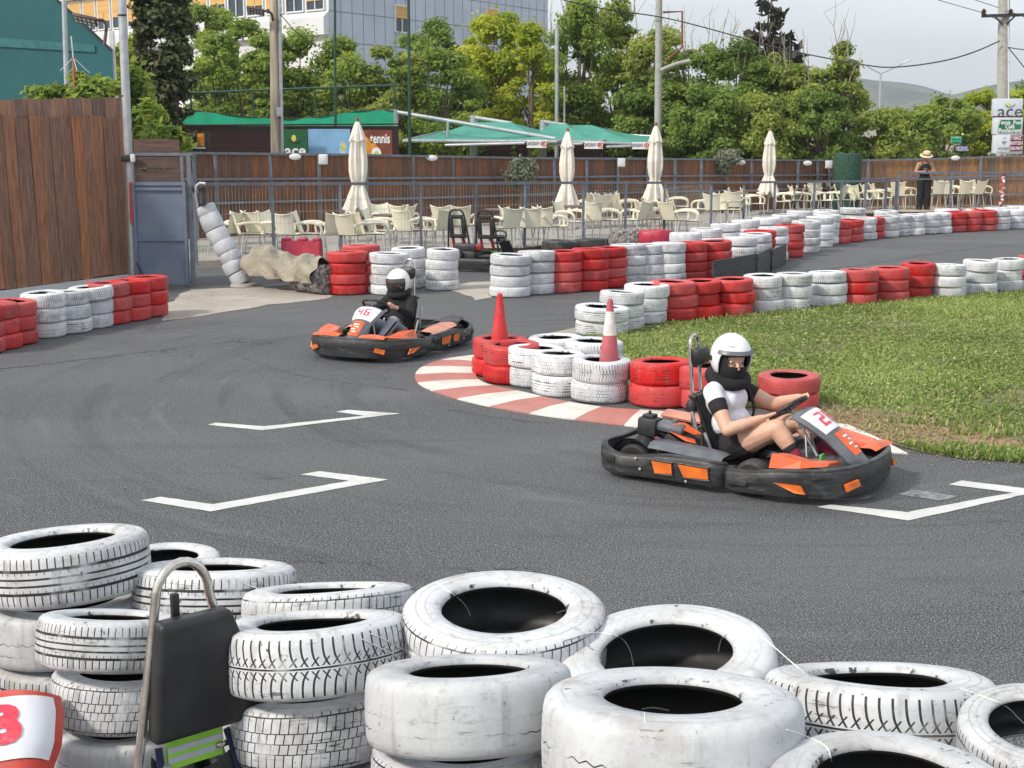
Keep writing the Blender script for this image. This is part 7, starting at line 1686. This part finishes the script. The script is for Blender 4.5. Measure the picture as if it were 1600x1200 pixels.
def olive(px, py, hw, Y, label, seed):
    c = D(px, py, Y); r = np.random.default_rng(seed); rs = random.Random(seed); root = empty('olive_tree', (c.x, Y, DZ), label=label, cat='tree', group='potted olive trees'); s = hw*Y/FPX; zc = c.z-DZ
    bl = [((rs.uniform(-.55,.55)*s, rs.uniform(-.5,.5)*s, zc+rs.uniform(-.5,.5)*s), (s*.5,)*3) for _ in range(14)]
    P, d, pk = crown_points(r, bl, 4200); Nn = d*.6+r.normal(size=P.shape)*.6; Nn /= np.linalg.norm(Nn, axis=1, keepdims=True)
    V, F = leaf_quads(P, Nn, .05, r, 2.6); mesh_np('crown', V, F, MA['leaf_silver'], root, attr=r.normal(size=len(bl))[pk]*.3+.4)
    mb = MB(); mb.tube([(0,0,.35),(.03,0,.8),(-.01,0,zc-.2*s)], [.035,.028,.022], 8); [mb.tube([(0,0,zc-s*.7), q[0]], [.02,.006], 5) for q in bl[:6]]; mb.build('trunk', MA['bark'], root)
    mb = MB(); mb.lathe([(0,0),(.17,0),(.23,.38),(.25,.40),(.22,.42),(.2,.36),(0,.36)], 22); mb.build('pot', MA['terracotta'], root)
olive(813,273,25,38.6,'small round olive tree left of the second umbrella',51); olive(1135,252,19,44.3,'small round olive tree left of rightmost umbrella',52)
# lawn: blades and clover as one growth
def inside(P, poly):
    x, y = P[:, 0], P[:, 1]; res = np.zeros(len(P), bool); n = len(poly)
    for i in range(n):
        x1, y1 = poly[i].x, poly[i].y; x2, y2 = poly[(i+1) % n].x, poly[(i+1) % n].y
        c = ((y1 > y) != (y2 > y)) & (x < (x2-x1)*(y-y1)/(y2-y1+1e-12)+x1); res ^= c
    return res
GP = [G(*p) for p in GR]; EP = [G(*p) for p in [(1262,634),(1300,634),(1400,648),(1500,660),(1600,676),(1600,706),(1530,702),(1440,701),(1385,692),(1325,678),(1265,668)]]
def noise2(P, s, seed):
    r = np.random.default_rng(seed); out = np.zeros(len(P))
    for k in range(7):
        a = r.uniform(0, 2*PI); f = s*r.uniform(.6, 1.8); out += np.sin((P[:, 0]*np.cos(a)+P[:, 1]*np.sin(a))*f+r.uniform(0, 6))
    return out/3.2
r = np.random.default_rng(77); xs = [p.x for p in GP]; ys = [p.y for p in GP]
N = 400000; P = np.stack([r.uniform(min(xs), max(xs), N), r.uniform(min(ys), max(ys), N)], 1)
P = P[(np.abs(P[:, 0]/P[:, 1]) < .56)]; P = P[inside(P, GP)]
ie = inside(P, EP); dens = noise2(P, 1.1, 3); bare = (noise2(P, 2.2, 9) > .85)
keep = (~ie | (r.random(len(P)) < .04)) & (r.random(len(P)) < .80+.2*dens) & ~(bare & (r.random(len(P)) < .7)); P = P[keep]; dens = dens[keep]
n = len(P); base = np.column_stack([P, np.full(n, .008)]); ang = r.uniform(0, 2*PI, n); hgt = (.028+.016*np.clip(dens, -1, 1.5))*r.uniform(.5, 1.5, n); hgt = np.clip(hgt, .010, .08); wd = r.uniform(.006, .014, n)
dirv = np.column_stack([np.cos(ang), np.sin(ang), np.zeros(n)]); sd = np.column_stack([-np.sin(ang), np.cos(ang), np.zeros(n)]); ln = r.uniform(.2, .95, n)
up = np.column_stack([np.zeros(n), np.zeros(n), hgt]); tip = base+up+dirv*(hgt*ln)[:, None]
V = np.stack([base-sd*wd[:, None], base+sd*wd[:, None], tip+sd*wd[:, None]*.5, tip-sd*wd[:, None]*.5], 1).reshape(-1, 3)
tint = .3+.28*dens+.22*noise2(P, 3.1, 21)
gl = mesh_np('grass', V, np.arange(n*4).reshape(n, 4), MA['grass'], attr=tint); tag(gl, kind='stuff')
m = (r.random(n) < .30); C = base[m]+np.column_stack([r.normal(0, .02, m.sum()), r.normal(0, .02, m.sum()), r.uniform(.012, .04, m.sum())]); Nn = np.column_stack([r.normal(0, .4, m.sum()), r.normal(0, .4, m.sum()), np.ones(m.sum())]); Nn /= np.linalg.norm(Nn, axis=1, keepdims=True)
V, F = leaf_quads(C, Nn, .034, r, 1.1); tag(mesh_np('clover', V, F, MA['grass'], attr=tint[m]*.8+.1), kind='stuff')
# taller weeds at the feet of the tyres and along the edge
cl = []
for x, y, k, sp in [(870,532,60,.25),(850,545,40,.18),(1035,507,70,.2),(1090,500,70,.25),(1150,495,80,.35),(1215,489,90,.3),(1290,483,90,.4),(1345,478,120,.35),(1400,473,90,.4),(1460,467,90,.4),(1530,462,90,.4),(1590,457,80,.4),(1440,664,26,.16),(1570,680,40,.2),(1530,713,120,.28),(1590,720,120,.2),(1470,708,90,.16),(1430,704,50,.12)]:
    g = G(x, y); cl.append(np.column_stack([r.normal(g.x, sp, k), r.normal(g.y, sp*.55, k)]))
P2 = np.concatenate(cl); P2 = np.repeat(P2, 6, 0)+r.normal(0, .03, (len(P2)*6, 2)); P2 = P2[inside(P2, GP)]; n = len(P2)
base = np.column_stack([P2, np.full(n, .008)]); ang = r.uniform(0, 2*PI, n); hgt = r.uniform(.02, .075, n); wd = r.uniform(.008, .016, n)
dirv = np.column_stack([np.cos(ang), np.sin(ang), np.zeros(n)]); sd = np.column_stack([-np.sin(ang), np.cos(ang), np.zeros(n)]); tip = base+np.column_stack([np.zeros(n), np.zeros(n), hgt])+dirv*(hgt*r.uniform(.2, .8, n))[:, None]
V = np.stack([base-sd*wd[:, None], base+sd*wd[:, None], tip+sd*wd[:, None]*.5, tip-sd*wd[:, None]*.5], 1).reshape(-1, 3)
tag(mesh_np('weeds', V, np.arange(n*4).reshape(n, 4), MA['grass'], attr=r.uniform(.0, .5, n)), kind='stuff')
# dry straw on the bare earth
N = 9000; xs = [p.x for p in EP]; ys = [p.y for p in EP]; P = np.stack([r.uniform(min(xs)-.2, max(xs)+.2, N), r.uniform(min(ys)-.2, max(ys)+.2, N)], 1); P = P[inside(P, EP)]; P = P[r.random(len(P)) < .5+.45*noise2(P, 2.4, 4)]; n = len(P)
ang = r.uniform(0, 2*PI, n); L = r.uniform(.03, .11, n); base = np.column_stack([P, np.full(n, .016)]); dirv = np.column_stack([np.cos(ang)*L, np.sin(ang)*L, r.uniform(0, .03, n)]); sd = np.column_stack([-np.sin(ang), np.cos(ang), np.zeros(n)])*.004
V = np.stack([base-sd, base+sd, base+dirv+sd, base+dirv-sd], 1).reshape(-1, 3); tag(mesh_np('straw', V, np.arange(n*4).reshape(n, 4), MA['dry_grass'], attr=r.uniform(0, 1, n)), kind='stuff')
# loose grit along the kerb, the verge and the dusty pavement
def grit(zones, n, smin, smax, seed, name, m):
    r = np.random.default_rng(seed); P = []
    for poly, k in zones:
        q = smoothline([G(*p) for p in poly], 2); i = r.integers(0, len(q)-1, k); f = r.random(k)
        A = np.array([(p.x, p.y) for p in q]); pts = A[i]*(1-f[:, None])+A[i+1]*f[:, None]; P.append(pts+r.normal(0, 1, (k, 2))*np.array([.30, .16]))
    P = np.concatenate(P); n = len(P); s = r.uniform(smin, smax, (n, 1))*r.random((n, 1)); z = np.full((n, 1), .012)
    T = np.array([(1,0,-.3),(-.5,.87,-.3),(-.5,-.87,-.3),(0,0,.7)]); V = (np.concatenate([P, z], 1)[:, None, :]+T[None]*s[:, None, :]*r.uniform(.6, 1.3, (n, 4, 1))).reshape(-1, 3)
    o = np.arange(n)[:, None, None]*4; F = (np.array([[0,1,3],[1,2,3],[2,0,3]])[None]+o).reshape(-1, 3); tag(mesh_np(name, V, F, m, k=3), kind='stuff')
grit([([(640,590),(690,622),(760,640),(850,655),(1000,668)], 350),([(1420,708),(1500,718),(1600,726)], 500),([(1270,664),(1330,676),(1400,694)], 300),([(255,500),(310,495),(420,478),(505,470)], 500),([(260,480),(320,460),(400,462)], 500),([(0,560),(60,545),(150,522),(250,503)], 250),([(820,550),(850,538),(900,528)], 200),([(500,470),(600,466),(720,460)], 300)], 0, .003, .015, 12, 'grit', MA['ground'])
grit([([(300,650),(450,640),(600,632)], 120),([(250,770),(420,720),(620,690)], 90),([(900,870),(1200,900),(1500,860)], 60),([(200,590),(400,580),(560,590)], 160)], 0, .004, .012, 13, 'rubber_crumbs', MA['rubber'])
# ---------------------------------------------------------------- air
hz = NT('haze_air'); hz.nt.nodes.remove(hz.b); pv = hz.n('ShaderNodeVolumePrincipled'); pv.inputs['Color'].default_value = (.80, .87, .95, 1); pv.inputs['Density'].default_value = .0003; pv.inputs['Anisotropy'].default_value = .3
hz.ln(pv.outputs[0], hz.out.inputs['Volume'])
mb = MB(); mb.box((0, 1050, 62), (2900, 2300, 128)); tag(mb.build('haze', hz.m), kind='stuff')
# ================================================================ sky, sun, render
SUN_EL, SUN_AZ = R(40), R(-122)            # azimuth clockwise from +Y (north)
w = bpy.data.worlds.new('World'); sc.world = w; w.use_nodes = True
nt = w.node_tree; bg = nt.nodes['Background']
sky = nt.nodes.new('ShaderNodeTexSky'); sky.sky_type = 'NISHITA'; sky.sun_disc = False
sky.sun_elevation = SUN_EL; sky.sun_rotation = SUN_AZ; sky.dust_density = 3.5; sky.air_density = 1.2; sky.ozone_density = 1.0
tc = nt.nodes.new('ShaderNodeTexCoord'); mp = nt.nodes.new('ShaderNodeMapping'); mp.inputs['Scale'].default_value = (1.2, 1.2, 4.5)
nz = nt.nodes.new('ShaderNodeTexNoise'); nz.inputs['Scale'].default_value = 1.6; nz.inputs['Detail'].default_value = 5; nz.inputs['Roughness'].default_value = .5
mr = nt.nodes.new('ShaderNodeMapRange'); mr.inputs[1].default_value = .3; mr.inputs[2].default_value = .7; mr.inputs[3].default_value = .55; mr.inputs[4].default_value = .92
mx = nt.nodes.new('ShaderNodeMix'); mx.data_type = 'RGBA'; mx.inputs[7].default_value = (9.6, 10.0, 10.55, 1)
L = nt.links.new
L(tc.outputs['Generated'], mp.inputs[0]); L(mp.outputs[0], nz.inputs['Vector']); L(nz.outputs[0], mr.inputs[0]); L(mr.outputs[0], mx.inputs[0])
L(sky.outputs[0], mx.inputs[6]); L(mx.outputs[2], bg.inputs[0]); bg.inputs[1].default_value = .097
sl = bpy.data.lights.new('sun', 'SUN'); sl.energy = 2.7; sl.angle = R(6); sl.color = (1, .93, .82)
so = bpy.data.objects.new('sun', sl); COL.objects.link(so)
d = Vector((math.sin(SUN_AZ)*math.cos(SUN_EL), math.cos(SUN_AZ)*math.cos(SUN_EL), math.sin(SUN_EL)))
so.rotation_euler = d.to_track_quat('Z', 'Y').to_euler(); so.location = d*60
sc.render.engine = 'CYCLES'
sc.view_settings.view_transform = 'Standard'; sc.view_settings.look = 'None'; sc.view_settings.exposure = 0.33; sc.view_settings.gamma = 1
sc.render.resolution_x = 1024; sc.render.resolution_y = 768
